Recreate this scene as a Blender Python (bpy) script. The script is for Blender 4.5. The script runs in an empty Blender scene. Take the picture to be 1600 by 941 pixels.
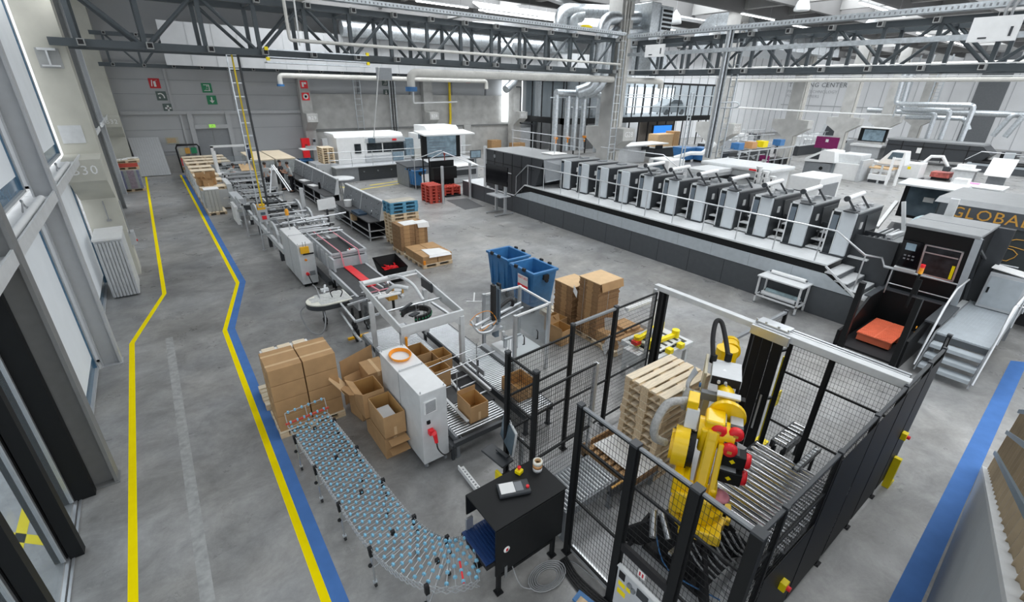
import bpy, math, random
from mathutils import Vector as V, Matrix as Mx
R = random.Random(7)
SC = bpy.context.scene
COL = SC.collection
PI = math.pi
MAT = {}
WM = {}          # object name -> world matrix of things built so far

# ------------------------------------------------------------------ materials
def mat(name, rgb, rough=.5, metal=0., var=.06, scale=6., bump=0., stretch=(1,1,1), spec=.5, trans=0., emit=0., alpha=1., coat=0., dirt=0.):
    m = bpy.data.materials.new(name); m.use_nodes = True
    nt = m.node_tree; N = nt.nodes; L = nt.links
    b = N['Principled BSDF']
    b.inputs['Metallic'].default_value = metal
    b.inputs['Roughness'].default_value = rough
    b.inputs['Specular IOR Level'].default_value = spec
    if trans: b.inputs['Transmission Weight'].default_value = trans
    if alpha < 1: b.inputs['Alpha'].default_value = alpha
    if coat: b.inputs['Coat Weight'].default_value = coat
    if emit:
        b.inputs['Emission Color'].default_value = (*rgb, 1); b.inputs['Emission Strength'].default_value = emit
    tc = N.new('ShaderNodeTexCoord'); mp = N.new('ShaderNodeMapping'); mp.inputs['Scale'].default_value = stretch
    L.new(tc.outputs['Object'], mp.inputs['Vector'])
    nz = N.new('ShaderNodeTexNoise'); nz.inputs['Scale'].default_value = scale; nz.inputs['Detail'].default_value = 5
    L.new(mp.outputs['Vector'], nz.inputs['Vector'])
    r = N.new('ShaderNodeValToRGB')
    r.color_ramp.elements[0].position = .3; r.color_ramp.elements[1].position = .7
    r.color_ramp.elements[0].color = (*[max(0, c*(1-var)) for c in rgb], 1)
    r.color_ramp.elements[1].color = (*[min(1, c*(1+var)) for c in rgb], 1)
    L.new(nz.outputs['Fac'], r.inputs['Fac'])
    L.new(r.outputs['Color'], b.inputs['Base Color'])
    if bump:
        bp = N.new('ShaderNodeBump'); bp.inputs['Strength'].default_value = bump; bp.inputs['Distance'].default_value = .01
        L.new(nz.outputs['Fac'], bp.inputs['Height']); L.new(bp.outputs['Normal'], b.inputs['Normal'])
    MAT[name] = m
    return m

mat('black', (.010,.011,.012), .5, spec=.25)
mat('blackmatte', (.010,.010,.012), .7)
mat('charcoal', (.042,.047,.053), .42)
mat('anthracite', (.075,.083,.092), .45)
mat('midgrey', (.22,.235,.25), .45)
mat('pressgrey', (.44,.485,.52), .38)
mat('lightgrey', (.52,.54,.56), .4)
mat('palegrey', (.66,.68,.69), .42)
mat('white', (.83,.84,.84), .4, var=.03)
mat('paper', (.86,.86,.85), .8, var=.03)
mat('alu', (.62,.64,.66), .34, .75)
mat('steel', (.58,.6,.62), .28, .9)
mat('chrome', (.75,.76,.77), .16, 1.)
mat('zinc', (.60,.64,.67), .36, .85, var=.16, scale=9)
mat('darksteel', (.075,.09,.10), .5, .15)
mat('colsteel', (.21,.215,.215), .5)
mat('concrete', (.50,.50,.485), .85, var=.16, scale=1.3, bump=.1)
mat('concretewarm', (.54,.535,.475), .85, var=.12, scale=1.1, bump=.1)
mat('wallpanel', (.45,.465,.48), .6, var=.04, scale=.6)
mat('wallbeam', (.47,.485,.50), .55, var=.03)
mat('doorgrey', (.27,.285,.30), .5, var=.03)
mat('yellow', (1.0,.78,.0), .45, var=.04)
mat('robotyellow', (.95,.62,.0), .35, var=.05, coat=.3)
mat('orange', (.95,.32,.02), .45)
mat('amber', (1.,.42,.03), .3)
mat('red', (.72,.03,.03), .4)
mat('brightred', (.85,.02,.03), .4)
mat('redpallet', (.55,.075,.05), .5)
mat('orangepallet', (.85,.20,.10), .5)
mat('pink', (.80,.30,.36), .5)
mat('blue', (.055,.20,.46), .42, var=.08)
mat('bluebin', (.045,.19,.42), .4, var=.1)
mat('bluewheel', (.22,.50,.68), .4)
mat('beltblue', (.012,.045,.16), .4)
mat('floorblue', (.08,.20,.50), .7, var=.08, scale=3, spec=.15)
mat('flooryellow', (1.0,.79,.0), .75, var=.03, scale=5, spec=.08)
mat('paintblue', (.10,.30,.45), .7, var=.2, scale=7)
mat('card', (.47,.285,.135), .8, var=.08, scale=5)
mat('carddark', (.30,.175,.085), .85, var=.16, scale=14)
mat('cardlight', (.66,.46,.26), .8, var=.06, scale=5)
mat('cardin', (.50,.29,.10), .8, var=.06)
mat('wood', (.70,.54,.35), .75, var=.18, scale=5, stretch=(1,7,7))
mat('woodlight', (.86,.74,.56), .72, var=.12, scale=5, stretch=(1,7,7))
mat('wooddark', (.42,.28,.15), .8, var=.2, scale=6)
mat('film', (.80,.82,.83), .18, var=.1, scale=18, bump=.8, alpha=.45)
mat('sheetstack', (.50,.50,.47), .8, var=.16, scale=3, stretch=(1,1,40))
mat('print_violet', (.25,.24,.42), .5, var=.25, scale=9)
mat('print_mauve', (.40,.27,.33), .5, var=.25, scale=9)
mat('rubber', (.02,.02,.021), .75)
mat('belt', (.055,.057,.06), .6, var=.12)
mat('green', (.02,.25,.11), .5)
mat('signred', (.55,.02,.03), .5)
mat('skin', (.50,.27,.18), .6)
mat('hair', (.03,.02,.015), .7)
mat('cloth_grey', (.40,.42,.42), .85)
mat('cloth_black', (.018,.018,.022), .85)
mat('purple', (.22,.01,.11), .5)
mat('screen', (.10,.14,.17), .12, var=.2, scale=3)
mat('screenblue', (.02,.16,.55), .3, emit=.6)
mat('screenoff', (.006,.006,.008), .1)
mat('gold', (.62,.33,.06), .45)
mat('sage', (.10,.14,.13), .5)
mat('pvcpipe', (.68,.67,.63), .5)
mat('lidgrey', (.26,.272,.28), .42)
mat('frontgrey', (.60,.645,.68), .4, var=.03)
mat('sidedark', (.07,.076,.082), .3)
mat('filmblue', (.45,.60,.64), .3, var=.25, scale=6)
mat('charcoal2', (.035,.042,.044), .5)
mat('skyprint', (.15,.38,.52), .5, var=.5, scale=3)
mat('pinkprint', (.75,.25,.55), .5)
mat('cavewall', (.20,.205,.21), .7, var=.2, scale=.8)
mat('brownwall', (.19,.17,.15), .7, var=.08)
mat('daywindow', (.93,.97,1.), .4, var=.12, scale=.5, emit=.9)
mat('stairgrey', (.50,.535,.555), .45, var=.03)
mat('steelblue', (.20,.27,.33), .4, .3)
mat('colsteel2', (.36,.37,.365), .5)
mat('yellowpipe', (.85,.62,.02), .5)
mat('floorworn', (.36,.365,.36), .5, var=.2, scale=9)
mat('palefloor', (.50,.51,.52), .45, var=.1, scale=2)
mat('ivorysteel', (.50,.46,.34), .45, .4)
mat('orange2', (.62,.33,.14), .4)
mat('orangecable', (.95,.35,.02), .5)
mat('glassblue2', (.22,.27,.32), .35, .6)
mat('bluebin2', (.03,.06,.10), .8)
mat('darkglass2', (.025,.03,.034), .25, var=.5, scale=4, spec=.2)
mat('bluegrey', (.22,.30,.36), .5, var=.2)
mat('screenlit', (.18,.25,.30), .2, var=.35, scale=3, emit=.15)
mat('greywood', (.50,.47,.40), .8, var=.15, scale=3)
mat('oxdark', (.03,.004,.005), .2)
mat('sheetstack2', (.60,.60,.58), .7, var=.2, scale=4)
mat('redwrap', (.5,.12,.10), .5, var=.4, scale=4)
mat('navy', (.012,.025,.07), .4)
mat('yellow2', (.95,.50,.02), .45)
mat('duststain', (.45,.44,.36), .8)
mat('cable', (.33,.34,.35), .5)
mat('hose', (.40,.40,.39), .55, var=.2, scale=30, bump=.6)
mat('led', (.1,1,.35), .3, emit=3.)
mat('lampwhite', (1,1,1), .4, var=0, emit=6.)
mat('exitgreen', (.35,.75,.1), .4, emit=.25)
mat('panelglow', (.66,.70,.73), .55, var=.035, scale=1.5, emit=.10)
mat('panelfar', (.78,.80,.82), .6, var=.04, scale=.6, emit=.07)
mat('panelband', (.60,.615,.63), .6, var=.05, scale=1.2)
mat('ceil', (.14,.14,.14), .8, var=.06, scale=.6)
mat('ceilbeam', (.34,.34,.335), .8, var=.08, scale=.7)
mat('glassblue', (.09,.18,.27), .12, var=.2)
mat('ivory', (.80,.79,.70), .5)
mat('oxblood', (.30,.04,.03), .4)
mat('bronze', (.42,.33,.22), .32, .55, var=.12, scale=2)

def glass(name, rgb, alpha, rough=.05):
    m = bpy.data.materials.new(name); m.use_nodes = True
    nt = m.node_tree; N = nt.nodes; L = nt.links; N.remove(N['Principled BSDF'])
    o = N['Material Output']; t = N.new('ShaderNodeBsdfTransparent'); g = N.new('ShaderNodeBsdfGlossy')
    d = N.new('ShaderNodeBsdfDiffuse'); d.inputs['Color'].default_value = (*rgb, 1)
    g.inputs['Roughness'].default_value = rough
    t.inputs['Color'].default_value = (*[.6+.4*c for c in rgb], 1)
    nz = N.new('ShaderNodeTexNoise'); nz.inputs['Scale'].default_value = 2.
    mm = N.new('ShaderNodeMath'); mm.operation = 'MULTIPLY_ADD'; mm.inputs[1].default_value = .02*alpha; mm.inputs[2].default_value = alpha*.95
    L.new(nz.outputs['Fac'], mm.inputs[0])
    a = N.new('ShaderNodeMixShader'); L.new(mm.outputs[0], a.inputs['Fac']); L.new(t.outputs[0], a.inputs[1]); L.new(d.outputs[0], a.inputs[2])
    b = N.new('ShaderNodeMixShader'); b.inputs['Fac'].default_value = .05; L.new(a.outputs[0], b.inputs[1]); L.new(g.outputs[0], b.inputs[2])
    L.new(b.outputs[0], o.inputs['Surface']); MAT[name] = m; return m
glass('plexi', (.78,.82,.84), .05)
glass('clearglass', (.55,.63,.68), .09)
glass('wrapfilm', (.82,.84,.85), .62, .25)
glass('darkglass', (.02,.03,.035), .72, .03)

def floor_mat():
    m = bpy.data.materials.new('floor_concrete'); m.use_nodes = True
    nt = m.node_tree; N = nt.nodes; L = nt.links; b = N['Principled BSDF']
    tc = N.new('ShaderNodeTexCoord')
    def noise(s, det, rough=.6, dist=0., st=(1,1,1)):
        mp = N.new('ShaderNodeMapping'); mp.inputs['Scale'].default_value = st; L.new(tc.outputs['Object'], mp.inputs['Vector'])
        n = N.new('ShaderNodeTexNoise'); n.inputs['Scale'].default_value = s; n.inputs['Detail'].default_value = det
        n.inputs['Roughness'].default_value = rough; n.inputs['Distortion'].default_value = dist
        L.new(mp.outputs['Vector'], n.inputs['Vector']); return n
    def ramp(n, p0, p1, c0, c1):
        r = N.new('ShaderNodeValToRGB'); e = r.color_ramp.elements
        e[0].position = p0; e[1].position = p1; e[0].color = (c0,c0,c0,1); e[1].color = (c1,c1,c1,1)
        L.new(n.outputs['Fac'], r.inputs['Fac']); return r
    def mix(a, c, f, mode='MULTIPLY'):
        x = N.new('ShaderNodeMixRGB'); x.blend_type = mode; x.inputs['Fac'].default_value = f
        L.new(a.outputs['Color'], x.inputs['Color1']); L.new(c.outputs['Color'], x.inputs['Color2']); return x
    big = ramp(noise(.30, 7, .62, .35), .30, .70, .205, .42)
    med = ramp(noise(1.05, 9, .72, .5, (1,1.35,1)), .30, .72, .62, 1.22)
    fine = ramp(noise(8, 9, .8, .2), .3, .7, .86, 1.08)
    spot = ramp(noise(2.1, 6, .8, .8), .18, .34, .60, 1.)
    pale = ramp(noise(.8, 8, .75, .8, (2.2,.8,1)), .55, .80, 1., 1.30)
    c = mix(mix(mix(mix(big, med, 1.), fine, 1.), spot, .8), pale, .8)
    tint = N.new('ShaderNodeMixRGB'); tint.blend_type = 'MULTIPLY'; tint.inputs['Fac'].default_value = 1
    tr = N.new('ShaderNodeValToRGB'); tr.color_ramp.elements[0].position = .35; tr.color_ramp.elements[1].position = .65
    tr.color_ramp.elements[0].color = (1.02,1.,.955,1); tr.color_ramp.elements[1].color = (.985,1.,1.01,1)
    L.new(noise(.4, 4).outputs['Fac'], tr.inputs['Fac']); L.new(tr.outputs['Color'], tint.inputs['Color2']); L.new(c.outputs['Color'], tint.inputs['Color1'])
    L.new(tint.outputs['Color'], b.inputs['Base Color'])
    rr = ramp(noise(1.3, 6, .6, .4), .3, .7, .24, .44); L.new(rr.outputs['Color'], b.inputs['Roughness'])
    b.inputs['Specular IOR Level'].default_value = .6
    MAT['floor'] = m
floor_mat()

# ------------------------------------------------------------------ mesh builder
class MB:
    """collects shapes in world coordinates; build() links them as one mesh object"""
    def __init__(s): s.v = []; s.f = []; s.mi = []; s.sm = []
    def add(s, vs, fs, m=0, smooth=False):
        o = len(s.v); s.v += [tuple(p) for p in vs]
        for f in fs: s.f.append([i+o for i in f]); s.mi.append(m); s.sm.append(smooth)
        return s
    def box(s, x0, y0, z0, x1, y1, z1, m=0):
        vs = [(x,y,z) for z in (z0,z1) for y in (y0,y1) for x in (x0,x1)]
        return s.add(vs, [(0,2,3,1),(4,5,7,6),(0,1,5,4),(2,6,7,3),(0,4,6,2),(1,3,7,5)], m)
    def cbox(s, c, d, m=0, rot=None):
        """box by centre and size, optionally turned by a 3x3 matrix or a z angle"""
        if rot is None: M = Mx.Identity(3)
        elif isinstance(rot, (int, float)): M = Mx.Rotation(rot, 3, 'Z')
        else: M = rot
        c = V(c); h = V(d)/2
        vs = [c + M @ V((x*h.x, y*h.y, z*h.z)) for z in (-1,1) for y in (-1,1) for x in (-1,1)]
        return s.add(vs, [(0,2,3,1),(4,5,7,6),(0,1,5,4),(2,6,7,3),(0,4,6,2),(1,3,7,5)], m)
    def bar(s, p, q, w, h=None, m=0, up=(0,0,1)):
        p = V(p); q = V(q); h = h or w; d = (q-p).normalized(); u = V(up)
        if abs(d.dot(u)) > .98: u = V((0,1,0))
        a = d.cross(u).normalized(); b = a.cross(d)
        a *= w/2; b *= h/2
        vs = [e + i*a + j*b for e in (p,q) for j in (-1,1) for i in (-1,1)]
        return s.add(vs, [(0,2,3,1),(4,5,7,6),(0,1,5,4),(2,6,7,3),(0,4,6,2),(1,3,7,5)], m)
    def cyl(s, p, q, r, n=12, r2=None, m=0, cap=True, smooth=True):
        p = V(p); q = V(q); r2 = r if r2 is None else r2
        d = (q-p).normalized(); u = V((0,0,1)) if abs(d.z) < .95 else V((1,0,0))
        a = d.cross(u).normalized(); b = a.cross(d); vs = []
        for e, rr in ((p,r),(q,r2)):
            for i in range(n):
                t = 2*PI*i/n; vs.append(e + rr*(math.cos(t)*a + math.sin(t)*b))
        s.add(vs, [(i, (i+1)%n, n+(i+1)%n, n+i) for i in range(n)], m, smooth)
        if cap:
            s.add(vs[:n], [tuple(range(n))[::-1]], m); s.add(vs[n:], [tuple(range(n))], m)
        return s
    def tube(s, pts, r, n=8, m=0, closed=False, seg=0):
        pts = [V(p) for p in pts]
        if seg:                       # round the corners with a Catmull-Rom spline
            P = pts; out = []
            for i in range(len(P)-1):
                a = P[max(0,i-1)]; b = P[i]; c = P[i+1]; d = P[min(len(P)-1,i+2)]
                for k in range(seg):
                    t = k/seg
                    out.append(.5*((2*b) + (c-a)*t + (2*a-5*b+4*c-d)*t*t + (3*b-a-3*c+d)*t**3))
            pts = out + [P[-1]]
        k = len(pts); rings = []; pu = None
        for i, p in enumerate(pts):
            a = pts[i-1] if (i or closed) else p; c = pts[(i+1) % k] if (i < k-1 or closed) else p
            d = (c-a).normalized()
            if pu is None: pu = V((0,0,1)) if abs(d.z) < .9 else V((1,0,0))
            x = d.cross(pu)
            if x.length < 1e-4: x = d.cross(V((0,1,.3)))
            x.normalize(); y = x.cross(d).normalized(); pu = y
            sc = 1.
            if 0 < i < k-1:
                d1 = (p-a).normalized(); sc = 1/max(.6, abs(d.dot(d1)))
            rr = r[i] if isinstance(r, (list, tuple)) else r
            rings.append([p + rr*sc*(math.cos(2*PI*j/n)*x + math.sin(2*PI*j/n)*y) for j in range(n)])
        vs = [q for g in rings for q in g]; fs = []
        for i in range(k if closed else k-1):
            o = i*n; o2 = ((i+1) % k)*n
            fs += [(o+j, o+(j+1)%n, o2+(j+1)%n, o2+j) for j in range(n)]
        s.add(vs, fs, m, True)
        if not closed: s.add(rings[0], [tuple(range(n))[::-1]], m); s.add(rings[-1], [tuple(range(n))], m)
        return s
    def prism(s, poly, axis, a, b, m=0):
        """2-D outline pushed along an axis: 'x' takes (y,z), 'y' takes (x,z), 'z' takes (x,y)"""
        n = len(poly)
        def P(u, w, t): return (t,u,w) if axis == 'x' else ((u,t,w) if axis == 'y' else (u,w,t))
        vs = [P(u,w,a) for u,w in poly] + [P(u,w,b) for u,w in poly]
        fs = [(i, (i+1)%n, n+(i+1)%n, n+i) for i in range(n)] + [tuple(range(n))[::-1], tuple(range(n,2*n))]
        return s.add(vs, fs, m)
    def lathe(s, prof, c=(0,0,0), n=20, m=0, axis='z', smooth=True):
        vs = []; c = V(c)
        for r, z in prof:
            for i in range(n):
                t = 2*PI*i/n; p = (r*math.cos(t), r*math.sin(t), z)
                if axis == 'x': p = (p[2], p[0], p[1])
                elif axis == 'y': p = (p[0], p[2], p[1])
                vs.append(c + V(p))
        k = len(prof)
        fs = [(j*n+i, j*n+(i+1)%n, (j+1)*n+(i+1)%n, (j+1)*n+i) for j in range(k-1) for i in range(n)]
        s.add(vs, fs, m, smooth)
        s.add(vs[:n], [tuple(range(n))[::-1]], m); s.add(vs[-n:], [tuple(range(n))], m)
        return s
    def ball(s, c, r, m=0, n=12, sc=(1,1,1)):
        k = max(5, n//2); prof = [(max(1e-4, r*math.sin(PI*i/k)), -r*math.cos(PI*i/k)) for i in range(k+1)]
        o = len(s.v); s.lathe(prof, (0,0,0), n, m); c = V(c)
        for i in range(o, len(s.v)):
            p = s.v[i]; s.v[i] = (c.x+p[0]*sc[0], c.y+p[1]*sc[1], c.z+p[2]*sc[2])
        return s
    def quad(s, a, b, c, d, m=0): return s.add([a,b,c,d], [(0,1,2,3)], m)
    def slab(s, a, b, c, d, t, m=0):
        """four corners given thickness t along their normal"""
        a,b,c,d = map(V,(a,b,c,d)); n = (b-a).cross(d-a).normalized()*t
        return s.add([a,b,c,d,a+n,b+n,c+n,d+n], [(3,2,1,0),(4,5,6,7),(0,1,5,4),(1,2,6,5),(2,3,7,6),(3,0,4,7)], m)
    def xf(s, M, start=0):
        for i in range(start, len(s.v)): s.v[i] = tuple(M @ V(s.v[i]))
        return s
    def build(s, name, mats, parent=None, bevel=0., origin=None):
        me = bpy.data.meshes.new(name)
        W = WM.get(parent.name) if parent else None
        if parent is None:
            if origin is None:
                xs = [p[0] for p in s.v]; ys = [p[1] for p in s.v]; zs = [p[2] for p in s.v]
                origin = ((min(xs)+max(xs))/2, (min(ys)+max(ys))/2, min(zs))
            W = Mx.Translation(origin)
        I = W.inverted()
        me.from_pydata([tuple(I @ V(p)) for p in s.v], [], s.f)
        if isinstance(mats, str): mats = [mats]
        for k in mats: me.materials.append(MAT[k])
        me.polygons.foreach_set('material_index', s.mi); me.polygons.foreach_set('use_smooth', s.sm)
        me.update()
        import bmesh
        bm = bmesh.new(); bm.from_mesh(me); bmesh.ops.recalc_face_normals(bm, faces=bm.faces); bm.to_mesh(me); bm.free()
        o = bpy.data.objects.new(name, me); COL.objects.link(o)
        if parent: o.parent = parent
        else: o.location = origin
        WM[o.name] = W.copy()
        if bevel:
            b = o.modifiers.new('bevel', 'BEVEL'); b.width = bevel; b.segments = 2; b.limit_method = 'ANGLE'; b.harden_normals = False
        return o

def tag(o, label=None, cat=None, group=None, kind=None):
    if label: o['label'] = label
    if cat: o['category'] = cat
    if group: o['group'] = group
    if kind: o['kind'] = kind
    return o
def thing(name, label, cat, loc=(0,0,0), rz=0., group=None):
    o = bpy.data.objects.new(name, None); COL.objects.link(o); o.empty_display_size = .2
    o.location = loc; o.rotation_euler = (0,0,rz)
    WM[o.name] = Mx.Translation(loc) @ Mx.Rotation(rz, 4, 'Z')
    return tag(o, label, cat, group)
def dup(root, loc, rz=0., label=None, group=None):
    def cp(o, par):
        c = o.copy(); COL.objects.link(c); c.parent = par
        for ch in o.children: cp(ch, c)
        return c
    r = cp(root, None); r.location = loc; r.rotation_euler = (0,0,rz)
    WM[r.name] = Mx.Translation(loc) @ Mx.Rotation(rz, 4, 'Z')
    if label: r['label'] = label
    if group: r['group'] = group
    return r
def struct(o): o['kind'] = 'structure'; return o
def text(s, size, M, material, parent=None, name='lettering', extrude=.002, align='CENTER', spacing=1.):
    """lettering as a mesh; M places the text's x/y/z axes in the world"""
    cu = bpy.data.curves.new(name, 'FONT'); cu.body = s; cu.size = size; cu.extrude = extrude
    cu.align_x = align; cu.align_y = 'CENTER'; cu.space_character = spacing; cu.resolution_u = 2
    t = bpy.data.objects.new(name, cu); COL.objects.link(t)
    bpy.context.view_layer.update()
    me = bpy.data.meshes.new_from_object(t.evaluated_get(bpy.context.evaluated_depsgraph_get()))
    bpy.data.objects.remove(t); bpy.data.curves.remove(cu)
    W = WM[parent.name] if parent else Mx.Identity(4)
    me.transform(W.inverted() @ M); me.materials.clear(); me.materials.append(MAT[material])
    o = bpy.data.objects.new(name, me); COL.objects.link(o)
    if parent: o.parent = parent
    WM[o.name] = W.copy()
    return o
def axes(o, x, y):
    """matrix whose x and y run along the given directions, z out of the face"""
    x = V(x).normalized(); y = V(y); y = (y - x*y.dot(x)).normalized(); z = x.cross(y)
    M = Mx((x,y,z)).transposed().to_4x4(); M.translation = V(o); return M

# ------------------------------------------------------------------ camera
F = 724.606; YAW, PITCH, ROLL = .647696388, .428762287, .0214801429
fw = V((math.sin(YAW)*math.cos(PITCH), math.cos(YAW)*math.cos(PITCH), -math.sin(PITCH)))
rt = V((math.cos(YAW), -math.sin(YAW), 0)); up = rt.cross(fw)
r2 = math.cos(ROLL)*rt + math.sin(ROLL)*up; u2 = -math.sin(ROLL)*rt + math.cos(ROLL)*up
cd = bpy.data.cameras.new('camera'); cam = bpy.data.objects.new('camera', cd); COL.objects.link(cam)
cd.sensor_width = 36; cd.lens = F/1600*36; cd.clip_start = .05; cd.clip_end = 500
M4 = Mx((r2, u2, -fw)).transposed().to_4x4(); M4.translation = V((0,0,6)); cam.matrix_world = M4
SC.camera = cam
# ------------------------------------------------------------------ the hall
def tagd(o, l, c, g=None): return tag(o, l, c, g)
fl = MB(); fl.box(-9, -6, -.2, 125, 50, 0); struct(fl.build('floor', 'floor', origin=(0,0,0)))
# floor slab joints, thin dark saw cuts
for i, (a, b) in enumerate((((-2,19.12),(14.7,19.16)), ((-2,31.2),(14.7,31.2)), ((10.9,7.2),(10.9,30)))):
    j = MB(); j.bar((*a,.0005), (*b,.0005), .012, .002); struct(j.build(f'trim_{20+i}', 'midgrey'))

def strip(name, label, pts, w, m, cat='floor marking', group=None):
    """painted line on the floor along a polyline of left-edge points; w goes to the right"""
    o = MB(); n = len(pts)
    for i in range(n-1):
        (x0,y0),(x1,y1) = pts[i], pts[i+1]
        o.add([(x0,y0,.003),(x0+w,y0,.003),(x1+w,y1,.003),(x1,y1,.003),(x0,y0,0),(x0+w,y0,0),(x1+w,y1,0),(x1,y1,0)],
              [(0,1,2,3),(0,4,5,1),(2,6,7,3),(1,5,6,2),(3,7,4,0)])
    return tag(o.build(name, m), label, cat, group)
strip('yellow_line', 'yellow painted aisle line on the floor nearest the window wall', [(-1.575,-2),(-1.575,13.77),(-.765,16.98),(-.765,41.2)], .11, 'flooryellow')
strip('yellow_line', 'yellow painted aisle line running directly beside a blue line', [(.385,-2),(.40,13.25),(1.215,16.7),(1.215,40.8)], .11, 'flooryellow')
strip('blue_line', 'blue painted floor line bordering the yellow line along the aisle', [(.495,-2),(.51,13.25),(1.325,16.7),(1.325,40.7)], .185, 'floorblue')
t_ = MB(); t_.add([(5,-.21,.003),(5,.06,.003),(16.2,.47,.003),(16.45,.2,.003),(5,-.21,0),(5,.06,0),(16.2,.47,0),(16.45,.2,0)],[(0,1,2,3),(1,5,6,2),(0,4,5,1)])
tag(t_.build('blue_line', 'floorblue'), 'wide blue painted floor line beside the black robot fence, running to the grey step platform', 'floor marking')
for a, b, l in (((9.9,29.5),(19.5,31.6),'thin yellow floor line further from the white machine platform'), ((11.1,30.6),(19.6,32.4),'thin yellow floor line nearest the white machine platform'), ((9.9,29.5),(8.6,33.2),'short thin yellow floor line behind the tool wall bench')):
    o = MB(); o.bar((*a,.002),(*b,.002),.10,.003); tag(o.build('yellow_line','flooryellow'), l, 'floor marking')
o = MB(); o.bar((-2.81,6.5,.002),(-2.81,9.6,.002),.13,.003); tag(o.build('yellow_line','flooryellow'), 'yellow painted floor line seen through the glass gate', 'floor marking')
o = MB(); o.bar((-2.2,7.3,.002),(-3.6,8.6,.002),.13,.003); tag(o.build('yellow_line','flooryellow'), 'slanting yellow floor line outside, behind the black gate post', 'floor marking')
# pale worn traces of removed tape
o = MB(); o.box(-.84,2,.0005,-.68,13.6,.0012); struct(o.build('trim_30','floorworn'))

# ---- left wall: translucent glazing between steel columns and concrete pillars
XW = -2.16
def column(y, label, m='colsteel', zt=11.5):
    o = MB()
    o.box(-1.745, y-.13, 0, -1.70, y+.13, zt); o.box(-2.06, y-.13, 0, -2.03, y+.13, zt); o.box(-2.03, y-.02, 0, -1.745, y+.02, zt)
    o.box(-2.06, y-.16, 0, -1.68, y+.16, .015)
    return tag(o.build('steel_column', m), label, 'column', 'steel columns along the window wall')
column(8.5, 'grey steel column at the window wall, nearest the camera beside the black gate')
column(12.93, 'grey steel column at the window wall, between the gate and the pale pillar', 'wallbeam')
column(27.3, 'light grey steel column at the window wall just beyond the pillar marked B30', 'wallbeam')
column(31.0, 'dark grey steel column at the window wall beside the printed sheet pallet', 'colsteel')
column(35.2, 'light grey steel column at the window wall farthest from the camera', 'wallbeam')
nwin = [0]
def glazing(y0, y1, z0, z1, nm=2):
    nwin[0] += 1
    root = thing(f'window_{nwin[0]}', None, None, (XW, (y0+y1)/2, z0)); struct(root)
    fr = MB()
    for z in (z0, z1): fr.box(XW-.04, y0, z-.03 if z == z1 else z, XW+.05, y1, z+.0 if z == z1 else z+.05)
    for y in (y0, y1-.04): fr.box(XW-.04, y, z0, XW+.05, y+.04, z1)
    fr.build('window_frame', 'wallbeam', root)
    mu = MB()
    for k in range(1, nm): y = y0+(y1-y0)*k/nm; mu.box(XW-.02, y-.03, z0+.05, XW+.035, y+.03, z1)
    mu.build('mullion', 'charcoal', root)
    ed = MB(); ed.box(XW-.01, y1-.075, z0+.05, XW+.03, y1-.04, z1); ed.build('gasket', 'glassblue', root)
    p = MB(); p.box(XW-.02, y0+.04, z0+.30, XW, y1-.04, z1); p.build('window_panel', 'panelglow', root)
    g = MB(); g.box(XW-.015, y0+.04, z0+.05, XW-.005, y1-.04, z0+.30); g.build('window_pane', 'glassblue', root)
bays = [(-1.0,4.0),(4.1,8.35),(8.66,12.77),(13.1,18.9),(20.6,25.4),(25.6,30.85),(33.1,37.4),(37.6,42.3)]
for i, (a, b) in enumerate(bays):
    if i > 1: glazing(a, b, .03, 3.78)
    glazing(a, b, 4.02, 10.6)
# horizontal beam carrying the upper glazing, with its fluorescent tubes lying on top
tubes_done = []
for i, (a, b) in enumerate(bays[1:]):
    o = MB(); o.prism([(XW-.05,3.80),(-1.72,3.80),(-1.72,4.0),(-1.75,4.0),(-1.75,3.86),(XW-.05,3.86)], 'y', a-.15, b+.15)
    o.box(XW-.05, a-.15, 3.85, -1.75, b+.15, 3.90)
    struct(o.build(f'trim_{i+1}', 'palegrey'))
for y, l in ((10.6,'white pipe lamp on the window ledge nearest the camera'), (15.6,'white pipe lamp on the window ledge beside the concrete pillar')):
    t = thing('ledge_lamp', l, 'lamp', (-1.9, y, 3.9))
    o = MB(); o.cyl((-1.86,y-1.55,3.97),(-1.86,y+1.6,3.97),.06,12); o.build('lamp_tube','white',t)
    o = MB()
    for d in (-1.4,0,1.5): o.box(-1.93,y+d-.03,3.9,-1.79,y+d+.03,3.93)
    o.build('bracket','ivory',t)
    o = MB(); o.tube([(-2.0,y+.6,3.93),(-1.98,y+.75,4.08),(-2.03,y+.95,4.06),(-2.0,y+1.0,3.93),(-1.95,y+.8,3.97)],.015,6,seg=4); o.build('cable','cable',t)
# ---- concrete pillars with corbels; front face towards the camera
def pillar(x1, yf, code, label, name='concrete_pillar', w=.86, d=.9, zt=11.8, mt='concrete', base=True):
    r = thing(name, label, 'pillar', (x1-w/2, yf+d/2, 0), group='concrete pillars with painted codes')
    o = MB(); o.box(x1-w, yf, 0, x1, yf+d, zt); o.build('shaft', mt, r)
    o = MB(); o.prism([(yf,2.62),(yf-1.05,3.32),(yf-1.05,3.92),(yf,3.98)], 'x', x1-w, x1); o.build('corbel', mt, r)
    text(code, .36, axes((x1-w/2, yf-1.052, 3.62),(1,0,0),(0,0,1)), 'white', r, 'painted_code', .001, spacing=1.15)
    return r
p30 = pillar(-1.25, 19.35, 'B30', 'concrete pillar at the window wall with stencilled code B30 on its corbel', mt='concretewarm')
o = MB(); o.box(-2.0,18.26,3.28,-1.26,18.29,3.3); 
o = MB(); o.box(-2.02,19.33,4.28,-1.5,19.36,4.78); o.build('cover_plate','palegrey',p30)
o = MB(); o.tube([(-1.6,19.3,2.55),(-1.6,19.3,1.95)],.02,6); o.box(-1.66,19.3,1.9,-1.54,19.36,1.96); o.build('conduit','cable',p30)
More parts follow.
